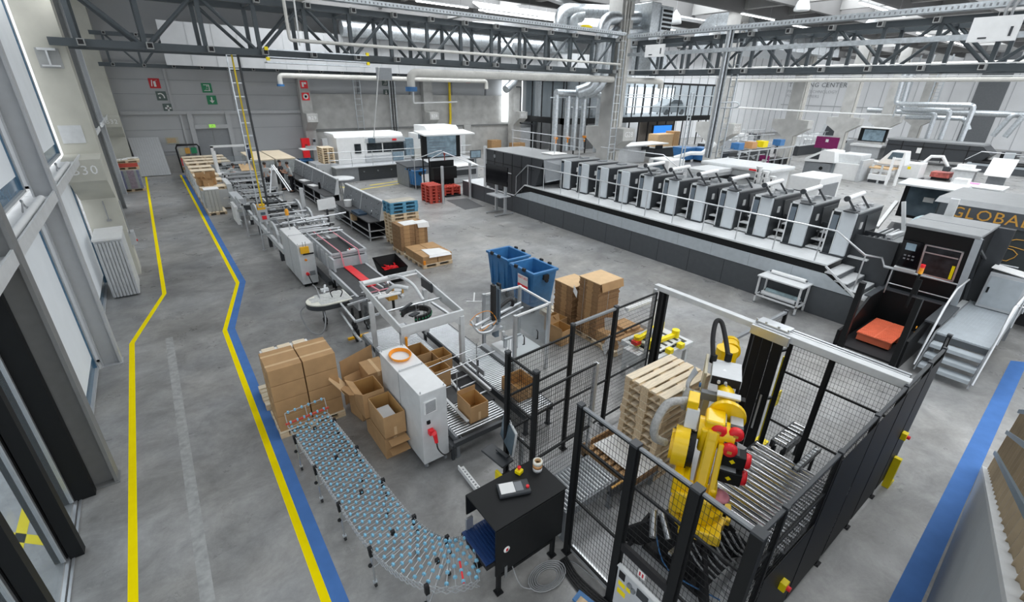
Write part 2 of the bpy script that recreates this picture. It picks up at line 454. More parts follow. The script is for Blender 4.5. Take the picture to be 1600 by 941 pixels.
pillar(-1.15, 41.2, 'B32', 'concrete pillar in the far left corner beside the leaning panel', mt='concretewarm')
# ---- radiator cabinet in front of the pillar
r = thing('radiator', 'tall pale grey ribbed radiator in front of the pillar marked B30', 'radiator', (-1.62,17.9,0))
o = MB(); o.box(-1.95,17.32,.05,-1.3,18.65,1.80); o.build('body','palegrey',r)
o = MB()
for k in range(8): x = -1.93+.08*k; o.box(x,17.27,.06,x+.055,17.32,1.74)
o.build('rib','lightgrey',r)
o = MB(); o.box(-1.97,17.26,1.80,-1.28,18.67,1.86); o.build('top_cover','white',r)
o = MB()
for y in (17.4,18.5): o.box(-1.9,y,0,-1.35,y+.08,.05)
o.build('foot','midgrey',r)
r = thing('switch_box', 'small grey switch box on the pillar side, above the floor by the radiator', 'switch box', (-1.2,19.6,.9))
o = MB(); o.box(-1.25,19.45,1.0,-1.10,19.8,1.45); o.build('housing','lightgrey',r)
o = MB(); o.cyl((-1.10,19.6,1.12),(-1.07,19.6,1.12),.04); o.build('knob','red',r)
o = MB(); o.tube([(-1.2,19.4,2.5),(-1.2,19.45,1.4)],.02,6); o.build('cable','cable',r)
# ---- black gate at the near end of the wall
gt = thing('door_1', None, None, (-2.2,6.5,0)); struct(gt)
for y0, y1, x0, x1 in ((8.22,8.36,-2.42,-1.98),(7.02,7.16,-2.36,-2.22),(7.0,7.14,-2.20,-2.05),(5.56,5.7,-2.36,-2.22),(5.54,5.68,-2.20,-2.05),(3.2,3.4,-2.4,-2.05)):
    o = MB(); o.box(x0,y0,.01,x1,y1,3.55); o.build('frame_post','black',gt)
o = MB(); o.box(-2.42,3.2,3.50,-1.98,8.36,3.80); o.build('frame_head','black',gt)
for a, b in ((3.4,5.55),(5.7,7.0),(7.16,8.22)):
    o = MB(); o.box(-2.26,a,.05,-2.245,b,3.5); o.build('glass_leaf','clearglass',gt)
    o = MB(); o.box(-2.28,b-.05,.05,-2.23,b,3.5); o.build('leaf_edge','alu',gt)
o = MB(); o.box(-2.24,3.2,0,-2.20,8.5,.03); o.box(-2.18,3.2,0,-2.15,8.5,.02); o.build('floor_track','alu',gt)
# ---- back wall
YB = 42.45
w = MB(); w.box(-3,YB,0,50,YB+.3,12.4); struct(w.build('wall_back','wallpanel'))
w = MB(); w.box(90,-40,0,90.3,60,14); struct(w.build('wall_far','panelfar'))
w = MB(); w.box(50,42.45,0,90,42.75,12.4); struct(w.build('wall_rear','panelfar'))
k = 40
def trim(b, m):
    global k
    k += 1; return struct(b.build(f'trim_{k}', m))
o = MB()
for z in (4.05, 7.05): o.box(-1.1,YB-.16,z-.13,10.6,YB,z+.09)
trim(o,'wallbeam')
o = MB()
for x in (1.95,5.85): o.box(x-.07,YB-.1,4.1,x+.07,YB,7)
for x in (2.25,5.95): o.box(x-.06,YB-.1,0,x+.06,YB,4)
trim(o,'wallbeam')
for z in (1.2,2.9,5.2,6.1):      # panel joints
    o = MB(); o.box(-1.1,YB-.012,z,10.5,YB,z+.02); trim(o,'midgrey')
o = MB(); o.box(-1.0,YB-.06,0,1.9,YB,1.15); trim(o,'concrete')
o = MB(); o.box(-1,YB-.05,1.45,2.6,YB-.01,1.5); trim(o,'lightgrey')
# concrete lower wall right of the B29 pillar
o = MB(); o.box(11,YB-.2,0,32.3,YB,5.35); trim(o,'concrete')
o = MB(); o.box(11,YB-.30,2.55,32.3,YB-.2,2.68); trim(o,'colsteel')
for x in (15.3,20,24.3,28.2):
    o = MB(); o.box(x-.07,YB-.1,5.35,x+.07,YB,7.9); trim(o,'midgrey')
o = MB(); o.box(25.4,YB-.42,0,26.2,YB-.2,2.7); trim(o,'concrete')
# pale corrugated band high in front of the back wall
o = MB(); o.box(2.1,40.1,6.98,46,40.2,9.5)
for i in range(31): x = 2.1+1.45*i; o.box(x,40.06,6.98,x+.05,40.1,9.5)
struct(o.build('wall_cladding','panelband'))
pillar(11.15, 41.7, 'B29', 'concrete pillar on the back wall marked B29, beside the two square red signs', w=.8, d=.7)
pillar(21.9, 41.7, 'B28', 'concrete pillar on the back wall behind the white machine, below the pale pipe', w=.9, d=.7)
pillar(31.6, 40.9, 'B27', 'concrete pillar at the right end of the back wall', w=1.0, d=.9)
# double door with frame
d = thing('door_2', None, None, (4.0,YB-.1,0)); struct(d)
o = MB()
for a, b in ((2.62,2.92),(5.0,5.3)): o.box(a,YB-.2,0,b,YB,4.05)
o.box(2.9,YB-.2,2.92,5.0,YB,3.2); o.build('door_frame','wallbeam',d)
for a, b in ((2.92,3.95),(3.97,5.0)):
    q = MB(); q.box(a,YB-.08,.02,b,YB-.03,2.92); q.build('door_leaf','doorgrey',d)
o = MB(); o.box(3.99,YB-.12,1.1,4.03,YB-.08,1.25); o.build('door_handle','steel',d)
# signs on the back wall
def sign(name, label, x, z, s, base, draw, y=YB, h=None):
    h = h or s; r = thing(name, label, 'sign', (x, y-.03, z-h/2))
    o = MB(); o.box(x-s/2,y-.035,z-h/2,x+s/2,y-.005,z+h/2); o.build('plate', base, r)
    q = MB(); draw(q, x, y-.037, z, s); q.build('symbol', 'paper', r); return r
def d_ext(q,x,y,z,s): q.box(x-.1*s,y,z-.34*s,x+.12*s,y-.004,z+.2*s); q.bar((x-.02*s,y,z+.2*s),(x+.28*s,y,z+.34*s),.05,.01); q.bar((x-.3*s,y,z-.3*s),(x-.2*s,y,z+.33*s),.05,.01)
def d_arrow(q,x,y,z,s): q.box(x-.07*s,y,z-.1*s,x+.07*s,y-.004,z+.34*s); q.prism([(x-.26*s,z-.05*s),(x+.26*s,z-.05*s),(x,z-.36*s)],'y',y,y-.004)
def d_cross(q,x,y,z,s): q.box(x-.1*s,y,z-.32*s,x+.1*s,y-.004,z+.32*s); q.box(x-.32*s,y,z-.1*s,x+.32*s,y-.004,z+.1*s)
def d_curve(q,x,y,z,s): q.tube([(x-.3*s,y,z+.2*s),(x,y,z+.25*s),(x+.22*s,y,z+.02*s),(x+.25*s,y,z-.25*s)],.07*s,6,seg=4); q.ball((x-.2*s,y,z-.2*s),.1*s)
def d_run(q,x,y,z,s): q.box(x-.32*s,y,z-.32*s,x+.32*s,y-.003,z-.26*s); q.box(x+.2*s,y,z-.32*s,x+.28*s,y-.004,z+.34*s); q.box(x-.3*s,y,z+.28*s,x+.28*s,y-.004,z+.34*s); q.bar((x-.15*s,y,z-.25*s),(x+.02*s,y,z+.05*s),.09*s,.01); q.bar((x+.02*s,y,z),(x+.12*s,y,z-.22*s),.08*s,.01); q.ball((x+.05*s,y,z+.18*s),.07*s)
def d_phone(q,x,y,z,s): q.box(x-.3*s,y,z-.3*s,x-.05*s,y-.004,z+.3*s); q.box(x,y,z+.05*s,x+.3*s,y-.004,z+.3*s)
def d_ring(q,x,y,z,s): q.lathe([(.3*s,-.003),(.36*s,-.003),(.36*s,.003),(.3*s,.003)],(x,y,z),20,0,'y'); q.lathe([(.001,-.003),(.17*s,-.003),(.17*s,.003),(.001,.003)],(x,y,z),16,0,'y')
sign('fire_sign','red fire extinguisher sign, top of three on the grey back wall',1.25,5.88,.62,'signred',d_ext)
sign('phone_sign','green emergency phone sign, middle of three on the grey back wall',1.45,5.1,.58,'sage',d_curve)
sign('first_aid_sign','dark sign with white cross, lowest of three on the grey back wall',1.65,4.3+.02,.56,'sage',d_cross)
sign('exit_sign','green escape sign with running figure above a down arrow, left of the cable ladder',4.25,5.65,.62,'green',d_run)
sign('arrow_sign','green sign with white down arrow above the grey double door',4.4,4.85,.6,'green',d_arrow)
sign('fire_alarm_sign','red sign with white block at the top of the pillar marked B29',10.75,6.0,.55,'brightred',d_phone,41.68)
sign('hose_sign','red sign with a white ring lower on the pillar marked B29',10.75,5.15,.55,'brightred',d_ring,41.68)
sign('exit_sign','dark green escape sign behind the hanging pipes on the back wall',17.7,6.6-.3,.5,'sage',d_run)
sign('arrow_sign','green down arrow sign behind the hanging pipes on the back wall',17.75,5.7-.2,.5,'sage',d_arrow)
sign('fire_sign','red fire sign right of the yellow pipe on the back wall',26.2,6.7,.5,'signred',d_ext)
r = thing('exit_lamp','lit green exit lamp above the grey double door','exit lamp',(4.0,YB-.25,3.05))
o = MB(); o.box(3.82,YB-.28,3.0,4.22,YB-.2,3.22); o.build('lamp_body','exitgreen',r)
o = MB(); o.bar((3.95,YB-.29,3.05),(4.05,YB-.29,3.17),.05,.01); o.bar((4.05,YB-.29,3.17),(4.12,YB-.29,3.04),.03,.01); o.build('symbol','green',r)
r = thing('notice_board','small yellow notice on the grey back wall','notice',(1.1,YB-.05,2.0)); 
o = MB(); o.box(1.0,YB-.04,1.95,1.75,YB-.01,2.4); o.build('plate','duststain',r)
o = MB()
for i in range(4): o.box(1.08,YB-.045,2.05+.08*i,1.6,YB-.04,2.08+.08*i)
o.build('lines','gold',r)
# leaning corrugated panel
r = thing('leaning_panel','pale corrugated metal panel leaning on the back wall','panel',(.2,41.7,0))
o = MB(); o.slab((-.95,41.2,.02),(.75,41.2,.02),(.62,42.3,2.45),(-1.1,42.3,2.45),.05); o.build('sheet','wallbeam',r)
o = MB()
for i in range(12): x = -.88+i*.14; o.bar((x,41.17,.04),(x-.14,42.25,2.44),.03,.05)
o.build('rib','lightgrey',r)
# poster frame with rounded black tube
r = thing('board_frame','black rounded frame with coloured leaflets standing by the double door','board',(2.2,41.9,0))
o = MB(); o.tube([(1.5,41.95,0),(1.45,41.95,1.7),(1.55,41.95,1.9),(2.75,41.95,1.9),(2.85,41.95,1.75),(2.8,41.95,0)],.05,8); o.build('frame','blackmatte',r)
for x,z,m,w_,h_ in ((1.75,1.45,'duststain',.36,.5),(2.1,1.5,'gold',.3,.4),(2.5,1.5,'green',.35,.4),(1.75,.75,'red',.36,.55),(2.2,.7,'paper',.3,.4),(1.75,.3,'wooddark',.4,.2)):
    o = MB(); o.box(x-w_/2,41.9,z-h_/2,x+w_/2,41.93,z+h_/2); o.build('leaflet',m,r)
# ---- far concrete pillars on the right, each with corbels both ways
def pillar2(x, code, label, yf=20.3):
    r = thing('concrete_pillar', label, 'pillar', (x, yf+.5, 0), group='concrete pillars with painted codes')
    o = MB(); o.box(x-.5,yf,0,x+.5,yf+1.0,11.8); o.build('shaft','concrete',r)
    o = MB(); o.prism([(yf,2.62),(yf-1.05,3.32),(yf-1.05,3.98),(yf,4.02)],'x',x-.5,x+.5)
    o.prism([(yf+1,2.62),(yf+2.05,3.32),(yf+2.05,3.98),(yf+1,4.02)],'x',x-.5,x+.5); o.build('corbel','concrete',r)
    if code: text(code,.42,axes((x,yf-1.055,3.66),(1,0,0),(0,0,1)),'white',r,'painted_code',.001)
    o = MB()
    for i in (-.3,-.1,.12): o.cyl((x+i,yf-.09,.2),(x+i,yf-.09,2.6),.045,8); o.cyl((x+i,yf-.09,4.0),(x+i,yf-.09,10.5),.05,8)
    o.build('riser_pipe','pvcpipe',r)
    return r
pillar2(23.0,'G28','concrete pillar marked G28 beside the vertical exhaust ducts')
pillar2(35.0,'D27','concrete pillar marked D27 behind the lattice cable ladder')
pillar2(47.0,'','wide concrete pillar left of the training center lettering, riser pipes on its face')
pillar2(58.6,'','concrete pillar right of the training center lettering')
pillar2(70.5,'','concrete pillar between the lettering and the far silver ducts')
pillar2(83.0,'','most distant concrete pillar, half hidden by the far silver ducts')
# ---- ceiling: slabs between long roof light openings, deep beams
for i, y in enumerate((-4,3.5,11,18.5,26,33.5,41)):
    o = MB(); o.box(-3,y-1.9,12.2,95,y+1.9,12.6); o.box(-3,y-1.9,11.0,95,y-1.6,12.2); o.box(-3,y+1.6,11.0,95,y+1.9,12.2)
    struct(o.build(f'ceiling_{i+1}','ceil'))
for i in range(9):
    x = -1.5+12*i
    o = MB(); o.box(x-.25,-5,11.2,x+.25,44,12.2); o.box(x+5.8,-5,11.4,x+6.1,44,12.2); struct(o.build(f'ceiling_beam_{i+1}','ceilbeam'))
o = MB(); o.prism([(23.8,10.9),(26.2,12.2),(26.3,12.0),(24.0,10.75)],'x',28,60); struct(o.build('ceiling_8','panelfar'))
o = MB(); o.bar((20,24,10.9),(44,34,11.0),.5,.3); o.bar((24,38,10.9),(40,28,11.0),.4,.3); struct(o.build('ceiling_beam_20','palegrey'))
o = MB(); o.slab((20,30,10.6),(34,30,10.6),(34,33,11.9),(20,33,11.9),.1); struct(o.build('window_50','daywindow'))
# ---- far wall lettering and framing
for st_, sz, z in (('TRAINING CENTER',.95,7.55),('PRINTING TECHNOLOGY',.62,6.55),('FOR CUSTOMERS',.62,5.85)):
    q = text(st_,sz,axes((89.93,41.9,z),(0,-1,0),(0,0,1)),'midgrey' if z > 7 else 'lightgrey',None,'wall_lettering',.01,'LEFT',1.1)
    tag(q,{7.55:'dark grey TRAINING CENTER lettering on the pale far wall',6.55:'faint upper small line of lettering under TRAINING CENTER',5.85:'faint lowest line of lettering under TRAINING CENTER'}[z],'lettering')
o = MB()
for i in range(48): y = 58-2*i; o.box(89.93,y,0,89.98,y+.06,13.5)
for z in (4.4,8.4): o.box(89.88,-38,z,89.96,60,z+.12)
struct(o.build('trim_90','lightgrey'))
o = MB(); o.box(89.84,14.6,0,89.92,17.6,13.8); struct(o.build('trim_91','midgrey'))
o = MB()
for i in range(20): x = 50.5+2*i; o.box(x,42.38,0,x+.06,42.45,12)
struct(o.build('trim_92','lightgrey'))
# ------------------------------------------------------------------ daylight and lamps
w = bpy.data.worlds.new('sky'); SC.world = w; w.use_nodes = True
nt = w.node_tree; bg = nt.nodes['Background']
tc = nt.nodes.new('ShaderNodeTexCoord'); nz = nt.nodes.new('ShaderNodeTexNoise'); nz.inputs['Scale'].default_value = .8
rp = nt.nodes.new('ShaderNodeValToRGB'); rp.color_ramp.elements[0].color = (.86,.93,1,1); rp.color_ramp.elements[1].color = (1,1,1,1)
nt.links.new(tc.outputs['Generated'], nz.inputs['Vector']); nt.links.new(nz.outputs['Fac'], rp.inputs['Fac']); nt.links.new(rp.outputs['Color'], bg.inputs['Color'])
bg.inputs['Strength'].default_value = .8
SC.view_settings.view_transform = 'Standard'; SC.view_settings.look = 'None'; SC.view_settings.gamma = 1
SC.view_settings.use_curve_mapping = False; SC.view_settings.exposure = 1.0
c = SC.cycles
c.max_bounces = 6; c.diffuse_bounces = 3; c.glossy_bounces = 3; c.transparent_max_bounces = 16; c.transmission_bounces = 3
c.use_denoising = True; c.caustics_reflective = False; c.caustics_refractive = False
# daylight entering through the roof lights
for i, y in enumerate((-.25,7.25,14.75,22.25,29.75,37.25)):
    l = bpy.data.lights.new('roof_light','AREA'); l.shape = 'RECTANGLE'; l.size = 70; l.size_y = 3.2; l.energy = (1500,1750,1750,1700,1900,2300)[i]; l.color = (.95,.98,1)
    o = bpy.data.objects.new('roof_light', l); COL.objects.link(o); o.location = (42,y,12.15)
# ------------------------------------------------------------------ pallets
def make_pallet(name, label, cat='pallet', lx=1.2, ly=.8, m='wood', mtop=None, group=None, h=.144):
    r = thing(name, label, cat, (0,0,0), 0, group); s = h/.144; tz = .022*s
    o = MB(); ws = [.145,.1,.145,.1,.145]; gap = (ly-sum(ws))/4; y = -ly/2
    for w_ in ws: o.box(-lx/2, y, h-tz, lx/2, y+w_, h); y += w_+gap
    o.build('deck', mtop or m, r, .003)
    o = MB()
    for x in (-lx/2, -.0725, lx/2-.145): o.box(x, -ly/2, h-2*tz, x+.145, ly/2, h-tz)
    o.build('crossboard', m, r)
    for y in (-ly/2, -.0725, ly/2-.145):
        w_ = .1 if y != -.0725 else .145
        o = MB(); yy = y if y < .1 else ly/2-w_
        for x in (-lx/2, -.0725, lx/2-.145): o.box(x, yy, tz, x+.145, yy+w_, h-2*tz)
        o.box(-lx/2, yy, 0, lx/2, yy+w_, tz); o.build('skid', m, r)
    return r
used = set()
def place(proto, loc, rz=0, label=None, group=None):
    """the first call moves the prototype itself, later ones copy it"""
    if proto.name not in used:
        used.add(proto.name); proto.location = loc; proto.rotation_euler = (0,0,rz)
        WM[proto.name] = Mx.Translation(loc) @ Mx.Rotation(rz,4,'Z')
        if label: proto['label'] = label
        if group: proto['group'] = group
        return proto
    return dup(proto, loc, rz, label, group)
wood_p = make_pallet('wooden_pallet', 'x', mtop='woodlight')
NP = 12
for i in range(NP):
    top = i == NP-1
    l = 'new wooden pallet on top of the tall stack inside the robot cage' if top else ('bottom pallet of the tall stack inside the robot cage' if i == 0 else 'wooden pallet within the tall stack of empty pallets inside the robot cage')
    place(wood_p, (6.03+R.uniform(-.012,.012), 3.62+R.uniform(-.012,.012), .145*i), R.uniform(-.008,.008), l, 'empty pallets stacked in the robot cage')

# ------------------------------------------------------------------ the fence of the robot cell
def wires(o, p, q, z0, z1, sx=.045, sz=.085, t=.0032):
    p = V(p); q = V(q); L = (q-p).length; n = max(2, int(L/sx))
    for i in range(n+1): c = p+(q-p)*i/n; o.bar((c.x,c.y,z0),(c.x,c.y,z1),t)
    k = max(2, int((z1-z0)/sz))
    for i in range(k+1): z = z0+(z1-z0)*i/k; o.bar((p.x,p.y,z),(q.x,q.y,z),t)
def panel(root, p, q, z0=.18, z1=2.53, rails=(1.07,2.01), m='black', name='mesh_panel', top=True):
    o = MB(); wires(o, (p[0],p[1],0), (q[0],q[1],0), z0, z1)
    for z in (z0, *rails, z1): o.bar((*p,z),(*q,z),.028)
    for c in (p,q): o.bar((*c,z0),(*c,z1),.024)
    return o.build(name, m, root)
def post(root, x, y, z1=2.59, w=.068, foot=True, m='black', name='post'):
    o = MB(); o.box(x-w/2,y-w/2,.0,x+w/2,y+w/2,z1-.004); po = o.build(name, m, root, .004)
    o = MB(); o.box(x-w/2-.003,y-w/2-.003,z1-.03,x+w/2+.003,y+w/2+.003,z1); o.build('cap','charcoal',po)
    if foot:
        o = MB(); o.box(x-.06,y-.06,0,x+.06,y+.06,.012)
        for a in (-.045,.045): o.cyl((x+a,y+a,.01),(x+a,y+a,.03),.009,6)
        o.build('foot_plate','blackmatte',po)
    return po
ff = thing('safety_fence','black mesh safety fence of the robot cell, side facing the aisle','fence',(3.43,2,0))
for y,w_ in ((3.11,.075),(2.28,.10),(1.53,.10),(.93,.11)): post(ff,3.43,y,w=w_)
for a,b in ((3.06,2.34),(2.22,1.6),(1.47,.99)): panel(ff,(3.43,a),(3.43,b))
o = MB()
for a,b in ((3.06,2.34),(2.22,1.6),(1.47,.99)): o.box(3.41,b,2.545,3.45,a,2.57)
o.build('top_rail','midgrey',ff)
o = MB(); o.box(3.45,2.34,.05,3.50,3.06,.16); o.build('kick_plate','alu',ff)
fr_ = thing('safety_fence','long black mesh safety fence of the robot cell beside the wide blue floor line','fence',(6,.93,0))
xs = [3.43,3.9,5.12,6.17,7.2,8.2,8.9]
for x in xs[1:]: post(fr_,x,.93,w=.05)
for a,b in zip(xs[:-1],xs[1:]): panel(fr_,(a+.03,.93),(b-.03,.93),.12)
o = MB()
for a,b in zip(xs[:-1],xs[1:]): o.box(a+.04,.912,2.545,b-.04,.948,2.575)
o.build('top_rail','charcoal',fr_)
for i,(a,b) in enumerate(zip(xs[1:-1],xs[2:])):
    o = MB(); o.box(a+.03,.90,.14,b-.03,.905,1.55 if i == 0 else 2.46); o.build('back_sheet','black',fr_)
fb = thing('safety_fence','black mesh safety fence at the rear of the robot cell, before the flat carton stacks','fence',(5.3,4.72,0))
post(fb,3.43,4.60); post(fb,4.80,4.70,w=.06); post(fb,5.90,4.76); 
panel(fb,(3.47,4.60),(4.76,4.69),.18,2.40,(1.15,1.8)); panel(fb,(4.84,4.72),(5.86,4.75)); panel(fb,(5.94,4.76),(7.10,4.81))
o = MB(); o.bar((4.83,4.72,2.545),(5.87,4.755,2.545),.05,.035); o.build('top_rail','midgrey',fb)
fn = thing('safety_fence','narrow black mesh return of the robot cage beside the monitor','fence',(3.43,4.3,0))
post(fn,3.44,3.97); panel(fn,(3.44,4.56),(3.44,4.01),.3,2.5,(1.2,1.75)); panel(fn,(3.48,3.98),(4.72,4.05),.15,2.2,(1.0,)); 
o = MB(); o.box(4.70,4.03,.0,4.76,4.09,2.2); o.build('post','alu',fn)
# tall door posts and the sliding gate with its beam
dg = thing('sliding_gate','black panelled sliding gate under an aluminium beam at the rear of the robot cell','gate',(7.32,2.8,0))
for y,x,w_,m in ((4.87,7.12,.06,'alu'),(4.84,7.30,.075,'black'),(4.80,7.40,.075,'black')):
    o = MB(); o.box(x-w_/2,y-w_/2,0,x+w_/2,y+w_/2,2.58); o.build('post',m,dg,.004)
o = MB(); o.box(7.25,2.9,2.50,7.37,5.0,2.60); o.box(7.23,.93,2.50,7.38,2.95,2.62); o.build('beam','palegrey',dg,.008)
for x in (7.46,7.54): o = MB(); o.box(x-.022,.98,2.52,x+.022,2.62,2.60); o.build('guide_rail','alu',dg,.004)
o = MB(); o.box(7.40,2.92,2.55,7.415,4.9,2.565); o.build('cable_duct','charcoal',dg)
o = MB(); o.box(7.18,2.42,2.44,7.24,3.02,2.60); o.build('drive_cover','alu',dg,.006)
o = MB()
for y in (2.5,2.65,2.85,3.0): o.cyl((7.3,y,2.61),(7.3,y,2.68),.02,8)
o.box(7.28,2.5,2.63,7.5,3.0,2.65); o.build('trolley','steel',dg)
for a,b in ((2.52,2.68),(2.69,2.84),(2.85,2.98)):
    o = MB(); o.prism([(a,.25),(b,.25),(b,2.47),(a,2.47)],'x',7.30,7.34); o.build('door_leaf','black',dg,.01)
o = MB(); o.box(7.28,2.60,.7,7.295,2.63,1.4); o.build('handle','alu',dg)
mf = thing('safety_fence','black mesh screen with thin rails under the aluminium beam, behind the heavy rollers','fence',(7.35,1.7,0))
for y in (2.44,1.84): post(mf,7.35,y,2.5,.05,False)
panel(mf,(7.35,2.41),(7.35,1.87),.35,2.46,(1.0,1.95)); panel(mf,(7.35,1.81),(7.35,.98),.35,2.46,(1.0,1.95))
# lower fence stub behind the gate beam
fs = thing('safety_fence','short black mesh wing fence near the rack of foil rolls','fence',(9.4,3.4,0))
for x in (8.3,9.55): post(fs,x,3.42,2.05,.06)
panel(fs,(8.33,3.42),(9.52,3.42),.2,2.0,(1.0,)); o = MB(); o.box(7.6,3.39,1.98,9.55,3.45,2.03); o.build('top_rail','midgrey',fs)
fs = thing('safety_fence','short dark mesh wing fence left of the step platform','fence',(9.3,.98,0))
post(fs,9.62,1.02,2.55,.06); panel(fs,(8.94,.95),(9.58,1.02),.12,2.5,(1.0,1.9))
# ------------------------------------------------------------------ heavy roller conveyor under the robot
def roller_conveyor(name, label, x0, x1, y0, y1, z, r, along, n, mroll='chrome', mframe='charcoal', leg=True, group=None, fw=.05):
    """rollers turn about x ('x') or y ('y') axes; frame down both ends of the rollers"""
    t = thing(name, label, 'conveyor', ((x0+x1)/2,(y0+y1)/2,0), 0, group)
    for i in range(n):
        o = MB()
        if along == 'x': y = y0+(y1-y0)*(i+.5)/n; o.cyl((x0+fw*.7,y,z-r),(x1-fw*.7,y,z-r),r,12)
        else: x = x0+(x1-x0)*(i+.5)/n; o.cyl((x,y0+fw*.7,z-r),(x,y1-fw*.7,z-r),r,12)
        o.build('roller', mroll, t)
    ends = ((x0,y0,x0+fw,y1),(x1-fw,y0,x1,y1)) if along == 'x' else ((x0,y0,x1,y0+fw),(x0,y1-fw,x1,y1))
    for a in ends: o = MB(); o.box(a[0],a[1],z-r-.13,a[2],a[3],z-r*.6); o.build('side_frame', mframe, t)
    if leg:
        for x in (x0+.03,x1-.09):
            for y in (y0+.03,y1-.09): o = MB(); o.box(x,y,.012,x+.06,y+.06,z-r-.12); o.box(x-.02,y-.02,0,x+.08,y+.08,.014); o.build('leg', mframe, t)
    return t
hc = roller_conveyor('roller_conveyor','wide conveyor of thick chrome rollers inside the robot cage, behind the yellow robot',5.35,7.2,1.12,2.45,.62,.046,'y',12,'chrome','charcoal')
hc2 = roller_conveyor('roller_conveyor','short chrome roller section behind the black mesh screen, near the yellow guide post',7.42,8.25,2.05,2.32,.62,.045,'y',7,'chrome','charcoal')
def skate_rail(label, x0, x1, y, z=.66):
    t = thing('wheel_rail', label, 'wheel rail', ((x0+x1)/2,y,0), 0, 'wheel rails beside the chrome rollers')
    o = MB(); o.box(x0,y-.045,z-.08,x1,y-.03,z); o.box(x0,y+.03,z-.08,x1,y+.045,z); o.build('channel','charcoal',t)
    n = int((x1-x0)/.085)
    for i in range(n): x = x0+.05+i*.085; o = MB(); o.cyl((x,y-.028,z-.01),(x,y+.028,z-.01),.034,10); o.build('wheel','steel',t)
    for x in (x0+.1,x1-.1): o = MB(); o.box(x-.02,y-.02,0,x+.02,y+.02,z-.06); o.build('leg','charcoal',t)
skate_rail('short wheel rail under the black mesh screen, beside the thick chrome rollers',6.95,7.8,1.72)
skate_rail('wheel rail with small steel rollers, along the long side fence in the robot cage',5.0,8.6,1.03)
yg = thing('guide_post','yellow guide post with black base behind the sliding gate','post',(7.95,2.62,0))
o = MB(); o.box(7.9,2.6,.02,7.98,2.68,1.9); o.build('post','yellow',yg,.005)
o = MB(); o.box(7.8,2.55,0,8.1,2.75,.03); o.box(7.85,2.58,.9,8.05,2.6,1.2); o.build('base','yellow',yg)
cs = thing('light_curtain_post','black angled steel brace with silver edges behind the sliding gate','brace',(7.7,3.0,0))
o = MB(); o.bar((7.55,2.95,0),(7.55,2.95,2.3),.07); o.bar((7.55,2.95,1.9),(7.9,2.6,2.1),.04); o.bar((7.55,2.95,.9),(7.95,2.6,1.1),.04); o.build('brace','charcoal',cs)
yf = thing('corner_guard','yellow steel corner guard at the foot of the robot fence','guard',(8.75,.86,0))
o = MB(); o.prism([(8.62,.0),(8.9,.0),(8.9,.04),(8.70,.10),(8.70,.62),(8.62,.62)],'y',.80,.90); o.build('guard','yellow',yf,.004)
# emergency stops on the long fence
for x,z,l in ((8.3,1.25,'yellow emergency stop box high on the long robot fence'),(4.6,.95,'orange emergency stop box on the near end of the long robot fence')):
    t = thing('emergency_stop',l,'emergency stop',(x,.86,z))
    o = MB(); o.box(x-.05,.83,z-.06,x+.05,.90,z+.06); o.build('housing','yellow',t,.006)
    o = MB(); o.cyl((x,.83,z),(x,.79,z),.03,12); o.build('button','brightred',t)
# ------------------------------------------------------------------ small roller lane and dunnage in the cage
roller_conveyor('roller_conveyor','small roller conveyor leading from the black tunnel into the robot cage',3.48,4.56,3.24,3.88,.62,.027,'y',17,'steel','midgrey')
o_ = thing('conveyor_motor','yellow edged drive unit under the small roller conveyor in the cage','motor',(4.6,3.3,.3))
o = MB(); o.box(4.40,3.20,.36,4.66,3.235,.55); o.cyl((4.5,3.3,.33),(4.5,3.62,.33),.06); o.build('motor','charcoal',o_)
o = MB(); o.box(4.36,3.17,.575,4.7,3.20,.60); o.build('edge','gold',o_)
st = thing('pallet_stand','grey metal stand holding the carton pallet in the robot cage','stand',(5.1,3.6,0))
o = MB()
for x in (4.72,5.42):
    for y in (3.22,4.05): o.box(x-.03,y-.03,0,x+.03,y+.03,.30)
o.box(4.66,3.14,.28,5.48,3.2,.32); o.box(4.66,4.05,.28,5.48,4.11,.32); o.build('frame','midgrey',st)
tr = thing('carton_tray','shallow cardboard tray on a stand in the robot cage, covered by a white sheet','tray',(5.1,3.65,.32))
o = MB(); o.box(4.70,3.16,.32,5.48,4.16,.44); o.build('stack','carddark',tr)
o = MB(); o.box(4.68,3.14,.44,4.71,4.18,.53); o.box(5.47,3.14,.44,5.50,4.18,.53); o.box(4.68,4.15,.44,5.5,4.18,.53); o.box(4.68,3.14,.44,5.5,3.17,.53); o.build('rim','card',tr)
o = MB()
for i in range(6): y = 3.3+i*.14; o.box(4.72,y,.442,4.95,y+.09,.50)
o.build('partition','card',tr)
o = MB(); o.slab((4.86,3.12,.535),(5.52,3.12,.535),(5.52,4.0,.54),(4.86,4.05,.54),.008); tag(o.build('paper_sheet','paper'),'white sheet lying over the cardboard tray in the robot cage','sheet')
# floor pan of the cell
o = MB(); o.box(3.5,1.0,.002,7.2,4.6,.012); tag(o.build('floor_plate','palefloor'),'smooth pale floor plate under the robot inside the cage','floor plate')
sg = thing('warning_tag','small white warning tag hanging on the front fence mesh','tag',(3.42,1.9,.9)); 
o = MB(); o.box(3.408,1.86,.86,3.412,1.96,.96); o.build('plate','paper',sg)
o = MB(); o.box(3.404,1.88,.88,3.408,1.90,.94); o.box(3.404,1.92,.88,3.408,1.94,.94); o.build('symbol','signred',sg)
